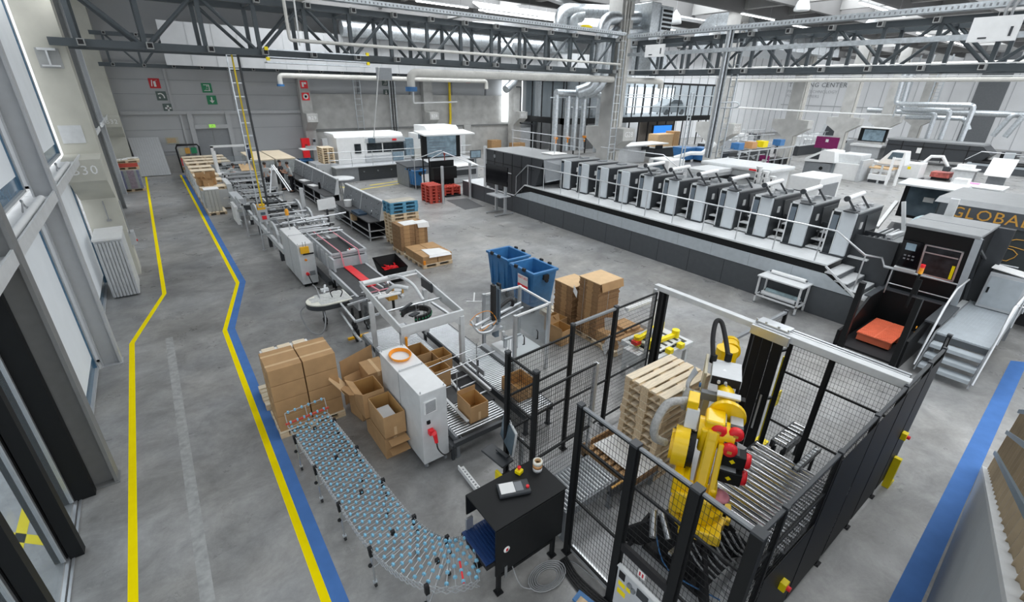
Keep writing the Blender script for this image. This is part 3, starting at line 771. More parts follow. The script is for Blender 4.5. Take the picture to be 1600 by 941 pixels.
# rear gripper station outside the cage
gs = thing('gripper_station','white steel table with slatted top parked behind the cage','table',(8.1,5.3,0))
for x in (7.65,8.75):
    for y in (4.95,5.75): o = MB(); o.box(x-.04,y-.04,0,x+.04,y+.04,.80); o.build('leg','palegrey',gs)
o = MB(); o.box(7.55,4.85,.76,8.85,4.95,.88); o.box(7.55,5.75,.76,8.85,5.85,.88); o.box(7.55,4.95,.76,7.65,5.75,.88); o.box(8.75,4.95,.76,8.85,5.75,.88); o.build('frame','palegrey',gs,.006)
o = MB()
for i in range(9): x = 7.72+i*.12; o.box(x,4.95,.83,x+.06,5.75,.86)
o.build('slat','charcoal',gs)
o = MB(); o.box(8.55,5.8,.88,8.63,5.9,1.65); o.box(7.6,5.8,1.58,8.63,5.9,1.66); o.build('portal','white',gs,.006)
o = MB(); o.box(7.35,5.2,.5,7.55,5.6,.85); o.build('control_box','palegrey',gs)
gr = thing('vacuum_gripper','yellow robot gripper resting on the white station behind the cage','gripper',(8.1,5.3,.9))
o = MB(); o.prism([(7.75,4.95),(8.55,4.98),(8.7,5.6),(7.7,5.6)],'z',.93,.96); o.build('plate','palegrey',gr)
for a,b in (((7.6,5.45,1.05),(8.55,5.62,1.05)),((7.65,5.2,1.02),(8.5,5.15,1.02))): o = MB(); o.bar(a,b,.09); o.build('arm','yellow',gr,.01)
for x,y in ((7.6,5.45),(8.6,5.6),(8.55,5.15),(7.7,5.2)): o = MB(); o.cyl((x,y,.93),(x,y,1.14),.085,14); o.build('suction_head','yellow',gr)
for x in (7.95,8.35): o = MB(); o.box(x-.05,4.80,.87,x+.09,4.93,.99); o.build('buffer','yellow',gr,.012)
o = MB(); o.ball((8.05,5.38,1.08),.14); o.box(7.9,5.3,.96,8.25,5.5,1.05); o.build('motor','steel',gr)
o = MB(); o.box(7.45,5.35,.98,7.62,5.5,1.06); o.build('coupling','red',gr)
o = MB()
for i in range(4): o.bar((7.85+.2*i,5.0,.965),(7.85+.2*i,5.55,.965),.05,.02)
o.build('slat','charcoal',gr)
# ------------------------------------------------------------------ the yellow palletising robot
B0 = V((4.78,2.08,0)); U = V((.873,.488,0)); W_ = V((-.488,.873,0))
def P(a, b, z): return B0 + a*U + b*W_ + V((0,0,z))
RM = Mx((U, W_, V((0,0,1)))).transposed()          # box axes turned with the arm
rb = thing('robot_arm','large yellow palletising robot with red motor caps inside the black fence','robot',tuple(B0))
o = MB(); o.prism([(4.35,1.62),(5.25,1.62),(5.25,2.52),(4.35,2.52)],'z',.0,.03)
o.prism([(4.5,1.8),(5.06,1.8),(5.06,2.36),(4.5,2.36)],'z',.03,.80)
for a,b in (((4.25,2.75,.03),(4.6,2.25,.6)),((5.4,1.6,.03),(5.0,1.85,.6)),((4.3,1.5,.03),(4.6,1.85,.6)),((5.35,2.6,.03),(5.0,2.3,.6))): o.bar(a,b,.05,.34)
ped = o.build('pedestal','blackmatte',rb)
o = MB(); o.cyl(tuple(P(0,0,.80)),tuple(P(0,0,.92)),.36,28); o.cbox(tuple(P(-.28,-.05,.88)),(.30,.50,.16),0,RM); o.cbox(tuple(P(.12,-.34,.86)),(.30,.16,.12),0,RM); o.build('base','robotyellow',rb,.02)
o = MB(); o.cyl(tuple(P(0,0,.92)),tuple(P(0,0,.97)),.29,28); o.build('turntable_ring','black',rb)
o = MB(); o.cyl(tuple(P(0,0,.97)),tuple(P(0,0,1.10)),.31,28); o.cbox(tuple(P(.0,.24,1.28)),(.46,.12,.46),0,RM); o.cbox(tuple(P(.05,-.12,1.22)),(.36,.09,.36),0,RM); o.cbox(tuple(P(-.24,.10,1.18)),(.12,.46,.34),0,RM); o.build('carousel','robotyellow',rb,.03)
o = MB(); o.bar(tuple(P(.02,.04,1.25)),tuple(P(.30,.02,2.05)),.16,.30,up=U); o.build('lower_arm','robotyellow',rb,.035)
o = MB(); o.bar(tuple(P(-.12,-.10,1.2)),tuple(P(.14,-.10,1.95)),.07,.10,up=U); o.build('parallel_link','robotyellow',rb,.012)
o = MB(); o.cyl(tuple(P(.14,.28,1.74)),tuple(P(.14,.46,1.74)),.265,30); o.cyl(tuple(P(.14,.46,1.74)),tuple(P(.14,.50,1.74)),.20,30); o.build('gear_disc','robotyellow',rb,.015)
o = MB(); o.cyl(tuple(P(.14,.20,1.74)),tuple(P(.14,.28,1.74)),.235,30)
for i in range(16): t = 2*PI*i/16; o.cyl(tuple(P(.14+.25*math.cos(t),.262,1.74+.25*math.sin(t))),tuple(P(.14+.25*math.cos(t),.28,1.74+.25*math.sin(t))),.013,6)
o.build('gear_ring','black',rb)
o = MB(); o.prism([(-.22,1.22),(.24,1.20),(.30,1.58),(-.20,1.55)],'y',.26,.38); o.xf(Mx.Translation(B0) @ RM.to_4x4()); o.build('side_cover','robotyellow',rb,.03)
o = MB(); o.cbox(tuple(P(.34,.30,2.08)),(.18,.16,.26),0,RM @ Mx.Rotation(.4,3,'Y')); o.build('counter_cover','palegrey',rb,.01)
o = MB(); o.cbox(tuple(P(.46,.32,2.25)),(.26,.14,.17),0,RM); o.build('hose_bracket','robotyellow',rb,.01)
o = MB(); o.cbox(tuple(P(.36,.02,2.0)),(.32,.24,.40),0,RM); o.cyl(tuple(P(.32,-.24,1.98)),tuple(P(.32,.20,1.98)),.16,22); o.cbox(tuple(P(.20,.12,1.9)),(.10,.10,.36),0,RM); o.build('elbow','robotyellow',rb,.03)
o = MB(); o.cyl(tuple(P(.52,-.12,2.10)),tuple(P(.58,-.12,2.105)),.235,26); o.cyl(tuple(P(.58,-.12,2.105)),tuple(P(.70,-.11,2.11)),.19,24,.14); o.build('forearm_flange','robotyellow',rb,.01)
o = MB(); o.cyl(tuple(P(.66,-.11,2.11)),tuple(P(1.05,-.09,2.14)),.125,22,.115); o.cyl(tuple(P(1.0,-.08,2.14)),tuple(P(2.2,-.05,2.17)),.10,18); o.build('forearm','robotyellow',rb)
o = MB(); o.cbox(tuple(P(.80,-.11,2.26)),(.13,.30,.03),0,RM); o.build('terminal_plate','palegrey',rb,.008)
for a_,b,z in ((.40,-.04,2.08),(.42,-.24,2.07),(.30,-.20,1.90)):
    o = MB(); o.cbox(tuple(P(a_,b,z)),(.30,.155,.155),0,RM); mo = o.build('motor','lightgrey',rb,.015)
    o = MB(); o.lathe([(.02,-.05),(.07,-.05),(.095,-.02),(.095,.03),(.08,.045)],(0,0,0),20,0,'x'); o.xf(Mx.Translation(P(a_-.18,b,z)) @ RM.to_4x4()); o.build('motor_cap','brightred',mo)
    o = MB(); o.cbox(tuple(P(a_-.235,b,z)),(.006,.055,.04),0,RM); o.build('rating_plate','gold',mo)
    o = MB(); o.cbox(tuple(P(a_-.12,b,z+.075)),(.06,.15,.012),0,RM); o.build('motor_top','charcoal',mo)
def side_motor(a, z, b=-.26):
    o = MB(); o.cbox(tuple(P(a,b,z)),(.19,.30,.19),0,RM); mo = o.build('motor','black',rb,.012)
    o = MB(); o.lathe([(.02,-.03),(.09,-.03),(.10,.0),(.10,.03)],(0,0,0),18,0,'y'); o.xf(Mx.Translation(P(a,b-.18,z)) @ RM.to_4x4()); o.build('motor_cap','brightred',mo)
    o = MB(); o.cbox(tuple(P(a-.097,b,z)),(.004,.05,.05),0,RM @ Mx.Rotation(.785,3,'X')); o.build('warning_label','yellow',mo)
    o = MB(); o.cbox(tuple(P(a,b+.03,z+.098)),(.15,.2,.008),0,RM); o.build('motor_top','lightgrey' if z < 1.6 else 'charcoal',mo)
side_motor(.18,1.76); side_motor(.14,1.52)
o = MB(); o.cyl(tuple(P(.02,-.22,1.0)),tuple(P(.02,-.22,1.20)),.085,18); o.build('base_motor','black',rb)
o = MB(); o.lathe([(.02,0),(.115,0),(.125,.02),(.10,.05),(.05,.06),(.045,.09),(.01,.09)],tuple(P(.02,-.22,1.20)),22); o.build('motor_cap','pink',rb)
for i,(da,m) in enumerate(((2.22,.15),(2.34,.13),(2.46,.13))): o = MB(); o.cyl(tuple(P(da,-.12+.0*i,2.20)),tuple(P(da+.08,-.12,2.20)),m,22); o.build('wrist_disc','robotyellow',rb,.008)
o = MB(); o.cyl(tuple(P(2.0,-.05,1.92)),tuple(P(2.0,-.05,2.36)),.16,22); o.build('wrist','robotyellow',rb,.02)
o = MB(); o.cyl(tuple(P(2.0,-.05,2.02)),tuple(P(2.0,-.05,2.05)),.165,22); o.build('wrist_seal','black',rb)
o = MB(); o.cbox(tuple(P(1.36,-.06,2.27)),(.50,.40,.14),0,RM); cb = o.build('control_box','palegrey',rb,.008)
o = MB(); o.cbox(tuple(P(1.106,-.06,2.27)),(.012,.38,.13),0,RM); o.build('front_panel','blackmatte',cb)
o = MB(); o.prism([(1.36,-.03),(1.30,-.06),(1.30,.0)],'z',2.3405,2.342); o.xf(Mx.Translation(B0) @ RM.to_4x4()); o.build('arrow_mark','white',cb)
for b in (-.06,.03): o = MB(); o.cyl(tuple(P(1.10,b,2.27)),tuple(P(1.06,b,2.27)),.022,10); o.build('cable_gland','palegrey',cb)
o = MB(); o.tube([tuple(P(*q)) for q in ((1.06,-.06,2.27),(1.0,-.12,2.2),(1.0,-.2,2.18),(1.04,-.28,2.1),(1.06,-.30,1.85))],.014,6,seg=5); o.build('cable','cable',cb)
o = MB(); o.cbox(tuple(P(1.40,.22,2.12)),(.60,.04,.46),0,RM); o.cbox(tuple(P(1.06,.30,1.98)),(.10,.34,.10),0,RM); o.build('gripper_beam','ivorysteel',rb,.006)
o = MB(); o.cbox(tuple(P(1.0,-.02,2.06)),(.10,.50,.12),0,RM); o.build('flange_plate','midgrey',rb,.006)
o = MB(); o.cbox(tuple(P(.98,.30,1.72)),(.10,.10,.6),0,RM); o.build('gripper_arm','alu',rb,.006)
o = MB(); o.cbox(tuple(P(1.0,.14,1.75)),(.08,.09,.55),0,RM); o.build('gripper_arm','alu',rb,.006)
o = MB(); o.cbox(tuple(P(1.06,-.30,1.72)),(.11,.11,.75),0,RM); o.build('gripper_column','black',rb,.006)
o = MB()
for k in range(5): o.tube([tuple(P(1.2+.03*k,.32+.012*k,2.28)),tuple(P(1.15,.40+.01*k,2.1)),tuple(P(1.02+.03*k,.40,1.9))],.012,6,seg=3)
o.build('valve_hoses','steel',rb)
o = MB(); o.cyl(tuple(P(1.2,.24,2.08)),tuple(P(1.2,.27,2.08)),.035,12); o.build('blue_port','blue',rb)
for pts,r_,m,nm in (
    ([(1.55,.14,2.36),(1.75,.20,2.6),(1.92,.20,2.80),(1.94,.12,2.80),(1.80,.02,2.6),(1.62,-.06,2.40)],.036,'rubber','hose'),
    ([(.44,.40,2.26),(.26,.62,2.26),(.06,.72,2.06),(.04,.70,1.84),(.14,.56,1.72)],.055,'hose','sleeved_hose'),
    ([(1.0,.38,2.1),(.90,.42,1.95),(.94,.40,1.80)],.055,'hose','sleeved_hose')):
    o = MB(); o.tube([tuple(P(*q)) for q in pts],r_,10,seg=8); o.build(nm,m,rb)
for q in ((1.55,.14,2.30),(1.62,-.06,2.34)): o = MB(); o.cyl(tuple(P(*q)),tuple(P(q[0]+.02,q[1],q[2]+.12)),.05,14); o.build('hose_coupling','black',rb)
o = MB()
for k in range(9):
    a = R.uniform(0,1)
    o.tube([(4.45+.07*k,2.1-.06*k,.75),(4.38+.09*k,1.75-.03*k,.5+.05*a),(4.5+.1*k,1.5,.25+.1*a),(4.65+.12*k,1.35+.05*k,.05)],.014,6,seg=4)
o.build('cable_bundle','cable',rb)
o = MB(); o.tube([(4.3,2.35,.6),(4.2,2.0,.25),(4.5,1.4,.1)],.01,6,seg=5); o.build('blue_cable','blue',rb)
o = MB(); o.box(4.2,2.0,.50,4.55,2.05,.54); o.cyl((4.2,2.3,.55),(4.45,2.5,.7),.05); o.cyl((4.35,2.15,.55),(4.5,2.4,.7),.05); o.build('gland_plate','steel',rb)
wp = thing('wedge_guide','black wedge-shaped steel guide standing right of the robot foot','guide',(5.6,1.35,0))
o = MB(); o.prism([(4.95,0),(5.95,0),(5.5,.55)],'y',1.06,1.10); o.prism([(1.06,0),(1.5,0),(1.1,.5)],'x',5.2,5.24); o.build('plate','blackmatte',wp)
wp = thing('wedge_guide','black jagged steel guide standing left of the robot foot','guide',(4.3,2.75,0))
o = MB(); o.prism([(3.95,0),(4.6,0),(4.6,.42),(4.35,.3),(4.3,.12)],'y',2.62,2.66); o.build('plate','blackmatte',wp)
# ------------------------------------------------------------------ electrical box on the front fence
eb = thing('control_cabinet','grey electrical cabinet with yellow stickers and green lamp at the front fence foot','cabinet',(3.37,1.9,0))
o = MB(); o.box(3.365,1.56,.1,3.405,2.20,.78); o.build('body','lightgrey',eb,.004)
o = MB(); o.box(3.355,1.55,.775,3.41,2.21,.79); o.build('lid','palegrey',eb)
o = MB()
for y in (1.62,2.14): o.box(3.37,y-.02,0,3.40,y+.02,.1)
o.build('foot','charcoal',eb)
def stick(y0,z0,y1,z1,m,nm):
    o = MB(); o.box(3.360,y0,z0,3.366,y1,z1); o.build(nm,m,eb)
stick(2.08,.62,2.17,.74,'blackmatte','display'); stick(2.06,.50,2.16,.57,'yellow','sticker'); stick(1.98,.52,2.04,.58,'yellow','sticker'); stick(2.04,.36,2.16,.44,'yellow','sticker'); stick(1.74,.60,1.9,.73,'charcoal','switch_panel')
for y,z in ((2.0,.66),(1.94,.63),(1.82,.5)): o = MB(); o.cyl((3.366,y,z),(3.335,y,z),.032,14); o.build('knob','midgrey',eb)
o = MB(); o.cyl((3.366,1.70,.56),(3.35,1.70,.56),.012,10); o.build('green_lamp','led',eb)
o = MB(); o.box(3.395,1.58,1.0,3.44,2.23,1.12); o.build('rail_cover','blackmatte',eb)
bd = thing('blue_board','blue edged board of brown fibre lying on the floor under the front fence','board',(3.1,2.5,0))
o = MB(); o.cbox((3.12,2.42,.02),(.16,.3,.03),0,.2); o.build('edge','blue',bd)
o = MB(); o.cbox((3.08,2.38,.038),(.13,.24,.01),0,.2); o.build('fibre','wood',bd)
cbl = MB()
for k in range(5): cbl.tube([(3.36-.03*k,3.05,.02+.0*k),(3.30-.035*k,2.75,.02),(3.33-.04*k,2.4,.02),(3.36-.02*k,2.25,.02)],.014,6,seg=5)
tag(cbl.build('floor_cable','rubber'),'bundle of black cables along the foot of the front fence','cable')
# ------------------------------------------------------------------ black tunnel at the end of the wheel conveyor
t = thing('scanner_tunnel','black sheet metal tunnel housing over a blue belt, joined to the front fence','tunnel',(2.78,3.47,0))
o = MB(); o.box(2.2,3.13,1.25,3.34,3.80,1.27); o.build('top_plate','black',t,.004)
o = MB(); o.box(2.2,3.12,.47,3.30,3.14,1.25); sp = o.build('side_panel','black',t)
o = MB(); o.lathe([(.001,-.004),(.045,-.004),(.045,.004),(.001,.004)],(2.36,3.115,.86),20,0,'y'); bd_ = o.build('round_badge','paper',sp)
o = MB(); o.box(2.345,3.106,.84,2.375,3.112,.88); o.build('badge_mark','signred',bd_)
o = MB(); o.box(2.33,3.108,.36,2.37,3.116,.56); o.build('steel_hinge','steel',sp)
o = MB(); o.box(2.2,3.79,.92,3.34,3.81,1.25); o.build('side_panel','black',t)
o = MB(); o.box(2.08,3.14,.66,3.3,3.74,.72); o.build('belt_table','blackmatte',t)
o = MB(); o.box(2.08,3.16,.72,3.3,3.72,.755)
for i in range(26): x = 2.1+i*.046; o.box(x,3.17,.755,x+.022,3.71,.765)
o.build('blue_belt','beltblue',t)
for x,y in ((2.3,3.2),(3.22,3.2),(2.3,3.68),(3.22,3.68)):
    o = MB(); o.box(x-.025,y-.025,.02,x+.025,y+.025,.66); o.box(x-.05,y-.05,0,x+.05,y+.05,.02); o.build('leg','black',t)
o = MB(); o.box(2.3,3.18,.3,3.25,3.22,.35); o.build('crossbar','black',t)
o = MB(); o.box(2.14,3.70,.74,2.24,3.73,.95); o.build('bracket','alu',t)
tn = thing('teach_pendant','black robot teach pendant with pale screen lying on the black tunnel','pendant',(2.72,3.5,1.27))
o = MB(); o.cbox((2.74,3.50,1.30),(.42,.22,.055),0,-.38); o.build('body','charcoal',tn,.015)
o = MB(); o.cbox((2.66,3.535,1.331),(.19,.17,.006),0,-.38); o.build('screen','paper',tn)
o = MB(); o.cbox((2.80,3.475,1.331),(.10,.15,.006),0,-.38); o.build('keypad','midgrey',tn)
o = MB(); o.cyl((2.89,3.40,1.32),(2.89,3.40,1.35),.022,12); o.build('stop_button','brightred',tn)
es = thing('emergency_stop','yellow emergency stop box with red button on the black tunnel top','emergency stop',(3.0,3.75,1.27))
o = MB(); o.cbox((2.98,3.70,1.30),(.09,.09,.06),0,.3); o.build('housing','yellow',es,.01)
o = MB(); o.lathe([(.012,0),(.012,.03),(.026,.03),(.026,.05),(.005,.055)],(2.98,3.70,1.33),14); o.build('button','brightred',es)
for z,l,m in ((1.27,'clear roll of packing tape at the bottom of the tape pile on the black tunnel','palegrey'),(1.325,'brown roll of packing tape in the middle of the pile on the black tunnel','orange2'),(1.38,'white roll of packing tape on top of the pile on the black tunnel','ivory')):
    q = thing('tape_roll',l,'tape',(3.2,3.6,z),0,'tape rolls piled on the black tunnel')
    o = MB(); o.lathe([(.045,0),(.066,0),(.066,.05),(.045,.05),(.045,0)],(3.22,3.60,z+.001),22); o.build('tape',m,q)
    o = MB(); o.lathe([(.040,0),(.045,0),(.045,.052),(.040,.052),(.040,0)],(3.22,3.60,z+.001),22); o.build('core','cardlight',q)
o = MB()
for k in range(5):
    r_ = .13+.025*k; o.tube([(2.95+r_*math.cos(a)*1.25,2.98+r_*math.sin(a)*.8,.012+.006*k) for a in [2*PI*i/18 for i in range(18)]],.008,6,closed=True)
o.tube([(3.15,2.9,.01),(3.3,3.0,.01),(3.4,2.9,.01),(3.45,2.6,.01)],.008,6,seg=4); o.tube([(2.5,3.2,.4),(2.55,3.05,.1),(2.7,2.95,.012)],.008,6,seg=4)
tag(o.build('cable_coil','cable'),'grey cable coil lying on the floor under the black tunnel','cable')
# monitor arm terminal between conveyor and fence
mt = thing('terminal','flat monitor and keyboard on a black pedestal between roller lane and fence','terminal',(3.25,4.45,0))
o = MB(); o.box(3.08,4.15,0,3.3,4.35,.62); o.build('pedestal','black',mt,.006)
o = MB(); o.box(3.06,4.12,.55,3.1,4.38,.72); o.build('yellow_edge','yellow',mt)
o = MB(); o.cbox((3.22,4.55,.80),(.24,.50,.035),0,.12); o.build('keyboard','charcoal',mt,.008)
o = MB(); o.slab((3.26,4.36,.86),(3.32,4.36,.86),(3.30,4.62,.84),(3.24,4.62,.84),.02); o.build('mouse_shelf','charcoal',mt)
o = MB(); o.slab((3.30,4.28,.92),(3.46,4.80,.92),(3.52,4.80,1.34),(3.36,4.28,1.34),.035); mo = o.build('monitor','palegrey',mt,.006)
o = MB(); o.slab((3.297,4.29,.94),(3.452,4.79,.94),(3.512,4.79,1.325),(3.357,4.29,1.325),-.006); o.build('screen','screen',mo)
o = MB(); o.bar((3.44,4.5,1.1),(3.6,4.42,1.0),.05); o.bar((3.6,4.42,1.02),(3.60,4.42,.0),.05); o.build('monitor_arm','alu',mt)
rl = thing('floor_rail','perforated white steel angle lying on the floor beside the monitor pedestal','rail',(3.2,5.0,0))
o = MB(); o.bar((3.02,5.35,.02),(2.98,4.2,.02),.10,.04); o.bar((2.97,5.35,.06),(2.93,4.2,.06),.02,.10); o.build('angle','white',rl)
o = MB()
for i in range(16): y = 5.28-.068*i; o.box(2.985,y-.015,.041,3.03,y+.015,.044)
o.build('slot','midgrey',rl)
# ------------------------------------------------------------------ extending wheel conveyor
ctr = [(1.10,7.22),(1.19,6.2),(1.27,5.2),(1.33,4.5),(1.45,3.93),(1.70,3.52),(2.06,3.36)]
def crpt(P, t):
    n = len(P)-1; i = min(int(t*n), n-1); u = t*n-i
    a,b,c,d = [V((*P[max(0,min(n,k))],0)) for k in (i-1,i,i+1,i+2)]
    p = .5*((2*b)+(c-a)*u+(2*a-5*b+4*c-d)*u*u+(3*b-a-3*c+d)*u**3)
    q = .5*((c-a)+2*(2*a-5*b+4*c-d)*u+3*(3*b-a-3*c+d)*u*u); return p, q.normalized()
wc = thing('wheel_conveyor','curved extending conveyor of blue skate wheels on castors, from carton pallet to black tunnel','conveyor',(1.3,5,0))
smp = [crpt(ctr,i/600) for i in range(601)]; L_ = [0]
for i in range(600): L_.append(L_[-1]+(smp[i+1][0]-smp[i][0]).length)
NA = 62; ZW = .75; axl = []; j = 0
for k in range(NA):
    s = L_[-1]*k/(NA-1)
    while j < 600 and L_[j] < s: j += 1
    p, d = smp[j]; axl.append((p, V((d.y,-d.x,0)), d))      # normal points to the right-hand side
HW = .335
wl = []
for k,(p,n,d) in enumerate(axl):
    o = MB(); o.cyl(tuple(p-n*HW+V((0,0,ZW-.03))),tuple(p+n*HW+V((0,0,ZW-.03))),.0055,6); o.build('axle','steel',wc)
    m = 5 if k % 2 == 0 else 4; off = [(-.28+.14*i) for i in range(5)] if m == 5 else [(-.21+.14*i) for i in range(4)]
    for a in off: wl.append((p+n*a, n))
def wheel(o, p, n):
    c = p+V((0,0,ZW-.03)); o.cyl(tuple(c-n*.011),tuple(c+n*.011),.026,10); o.cyl(tuple(c-n*.018),tuple(c+n*.018),.013,8)
wl.sort(key=lambda w: w[0].y)
for p,n in wl[:96]: o = MB(); wheel(o,p,n); o.build('wheel','bluewheel',wc)
o = MB()
for p,n in wl[96:]: wheel(o,p,n)
o.build('wheel','bluewheel',wc)['kind'] = 'stuff'
for s in (-1,1):
    o = MB()
    for k in range(0,NA-2,1):
        a = axl[k][0]+axl[k][1]*s*(HW-.01); b = axl[k+2][0]+axl[k+2][1]*s*(HW-.01)
        o.bar((a.x,a.y,ZW-.02),(b.x,b.y,ZW-.15),.004,.016); o.bar((a.x,a.y,ZW-.15),(b.x,b.y,ZW-.02),.004,.016)
    o.build('scissor_side','alu',wc)
for q in (4,17,30,43,54):
    p,n,d = axl[q]
    for s in (-1,1):
        c = p+n*s*(HW-.005)
        o = MB(); o.cyl((c.x,c.y,.09),(c.x,c.y,.42),.013,8); o.cyl((c.x,c.y,.38),(c.x,c.y,.68),.017,8); lg = o.build('leg','steel',wc)
        o = MB(); o.cbox((c.x,c.y,.64),(.05,.05,.12)); o.ball((c.x-.03*s,c.y,.42),.028); o.build('clamp','black',lg)
        o = MB(); o.cyl((c.x-.015,c.y,.04),(c.x+.015,c.y,.04),.04,14); o.build('castor','rubber',lg)
        o = MB(); o.cbox((c.x,c.y,.085),(.05,.05,.02)); o.build('castor_fork','zinc',lg)
    o = MB(); o.cyl(tuple(p-n*HW+V((0,0,.35))),tuple(p+n*HW+V((0,0,.35))),.008,6); o.build('tie_rod','steel',wc)
    o = MB()
    for a in (-HW,0,HW): c = p+n*a; o.cbox((c.x,c.y,ZW-.04),(.05,.04,.07))
    o.build('joint_block','blackmatte',wc)
p,n,d = axl[0]
o = MB(); a = p-n*HW; b = p+n*HW
for z in (.97,): o.cyl((a.x,a.y+.08,z),(b.x,b.y+.08,z),.007,6)
for c in (a,(a+b)/2,b): o.cyl((c.x,c.y,.72),(c.x,c.y+.08,.97),.007,6)
o.build('end_stop','steel',wc)
o = MB()
for i in range(6): c = a+(b-a)*(.08+.168*i); o.cbox((c.x,c.y+.08,.97),(.03,.035,.035)); o.cbox((c.x,c.y+.02,.80),(.03,.035,.035))
o.build('stop_wheel','bluewheel',wc)
o = MB(); o.bar((a.x+.03,a.y+.02,.79),(b.x-.03,b.y+.02,.79),.03); o.build('red_bar','redpallet',wc)
p,n,d = axl[58]; o = MB(); a = p-n*.30; b = p-n*.08; 
a = p+n*.31; b = p+n*.02; o.bar((a.x,a.y,ZW-.03),(b.x,b.y,ZW-.03),.022,.012); o.build('red_marker','brightred',wc)
# ------------------------------------------------------------------ cartons
def closed_carton(name, label, x0,y0,z0,x1,y1,z1, group=None, tape='y', cat='box'):
    t = thing(name,label,cat,((x0+x1)/2,(y0+y1)/2,z0),0,group)
    o = MB(); o.box(x0,y0,z0,x1,y1,z1); o.build('carton','card',t,.006)
    o = MB()
    if tape == 'x':
        n = max(1,int((y1-y0)/.30)); 
        for i in range(n): y = y0+(y1-y0)*(i+.5)/n; o.box(x0-.002,y-.03,z0+.02 if False else z1-.10,x1+.002,y+.03,z1+.002)
    else:
        x = (x0+x1)/2; o.box(x-.03,y0-.002,z1-.10,x+.03,y1+.002,z1+.002)
    o.build('tape','cardlight',t); return t
def open_carton(name, label, x0,y0,z0,x1,y1,z1, rz=0., flaps=(), group=None, th=.012, tape=True, cat='box'):
    c = ((x0+x1)/2,(y0+y1)/2,z0); t = thing(name,label,cat,c,rz,group); WMs = WM[t.name]; WM[t.name] = Mx.Translation(c)
    o = MB(); o.box(x0,y0,z0,x1,y0+th,z1); o.box(x0,y1-th,z0,x1,y1,z1); o.box(x0,y0+th,z0,x0+th,y1-th,z1); o.box(x1-th,y0+th,z0,x1,y1-th,z1); o.box(x0,y0,z0,x1,y1,z0+th)
    o.build('carton','card',t)
    o = MB(); o.box(x0+th,y0+th,z0+.02,x0+th+.003,y1-th,z1-.005); o.box(x1-th-.003,y0+th,z0+.02,x1-th,y1-th,z1-.005); o.box(x0+th,y1-th-.003,z0+.02,x1-th,y1-th,z1-.005); o.box(x0+th,y0+th,z0+.02,x1-th,y0+th+.003,z1-.005); o.box(x0+th,y0+th,z0+th,x1-th,y1-th,z0+th+.004)
    o.build('lining','cardin',t)
    for f,w_,a in flaps:            # side, flap length, how far it is folded outwards (radians from upright)
        o = MB(); dx,dz = math.sin(a)*w_, math.cos(a)*w_
        if f == '-x': o.slab((x0,y0,z1),(x0,y1,z1),(x0-dx,y1,z1+dz),(x0-dx,y0,z1+dz),.008)
        if f == '+x': o.slab((x1,y0,z1),(x1,y1,z1),(x1+dx,y1,z1+dz),(x1+dx,y0,z1+dz),.008)
        if f == '-y': o.slab((x0,y0,z1),(x1,y0,z1),(x1,y0-dx,z1+dz),(x0,y0-dx,z1+dz),.008)
        if f == '+y': o.slab((x0,y1,z1),(x1,y1,z1),(x1,y1+dx,z1+dz),(x0,y1+dx,z1+dz),.008)
        o.build('flap','card',t)
    if tape: o = MB(); xm = (x0+x1)/2; o.box(xm-.025,y0-.002,z0+.03,xm+.025,y0,z0+.2); o.build('tape','cardlight',t)
    WM[t.name] = WMs; return t
# carton pallet at the head of the wheel conveyor: four layers, two cartons each
place(wood_p,(1.29,8.31,0),0,'wooden pallet under the stack of taped cartons at the head of the wheel conveyor','carton pallets')
for k in range(4):
    z = .146+.329*k
    for i,(a,b) in enumerate(((.71,1.28),(1.30,1.87))):
        closed_carton('carton',('left' if i == 0 else 'right')+' sealed carton in the '+('bottom','second','third','top')[k]+' layer on the pallet by the wheel conveyor',a,7.93,z,b,8.68,z+.322,'sealed cartons on the pallet','x')
place(wood_p,(1.25,9.35,0),0,'wooden pallet holding the white sheeted stack behind the sealed cartons','carton pallets')
o = MB(); o.box(.85,9.0,.146,1.7,9.68,.95); o.box(.82,8.98,.95,1.75,9.7,.975); tag(o.build('sheet_stack','paper'),'white sheet covered stack behind the sealed cartons','stack')
o = MB()
for i in range(3): o.box(.86+.3*i,9.5,.977,1.1+.3*i,9.7,1.0)
tag(o.build('fibre_slat','woodlight'),'pale slatted sheet on top of the white stack behind the cartons','slats')
# open cartons piled beside the grey control cabinet
closed_carton('carton','closed carton on the floor at the bottom of the pile beside the grey cabinet',2.07,6.30,0,2.46,7.22,.44)
open_carton('open_carton','open carton with white paper inside, on the pile beside the grey cabinet',2.08,6.28,.445,2.47,6.98,.90)
o = MB(); o.cbox((2.26,6.62,.66),(.22,.34,.20)); tag(o.build('paper_bundle','paper'),'white paper bundle inside the open carton beside the grey cabinet','paper')
open_carton('open_carton','taller open carton standing behind the paper filled one beside the grey cabinet',2.00,7.0,.445,2.40,7.52,.98,0,[('-x',.16,1.0)])
open_carton('open_carton','carton with one flap folded out, standing on the floor left of the grey cabinet foot',2.05,7.56,0,2.40,8.0,.62,.2,[('-x',.22,1.1),('+y',.2,.5)])
closed_carton('carton','tall yellowish carton behind the open cartons by the grey cabinet',2.33,7.58,0.0,2.75,8.12,.98)
o = MB(); o.slab((2.0,8.25,.0),(2.75,8.55,.0),(2.78,8.62,1.0),(2.02,8.32,1.0),.012); tag(o.build('cardboard_sheet','card'),'large brown cardboard sheet leaning behind the open cartons','cardboard')
o = MB(); o.slab((1.88,7.70,.62),(2.02,8.05,.60),(1.80,8.20,.95),(1.66,7.85,.97),.010); tag(o.build('cardboard_flap','cardlight'),'pale cardboard offcut propped on the cartons left of the grey cabinet','cardboard')
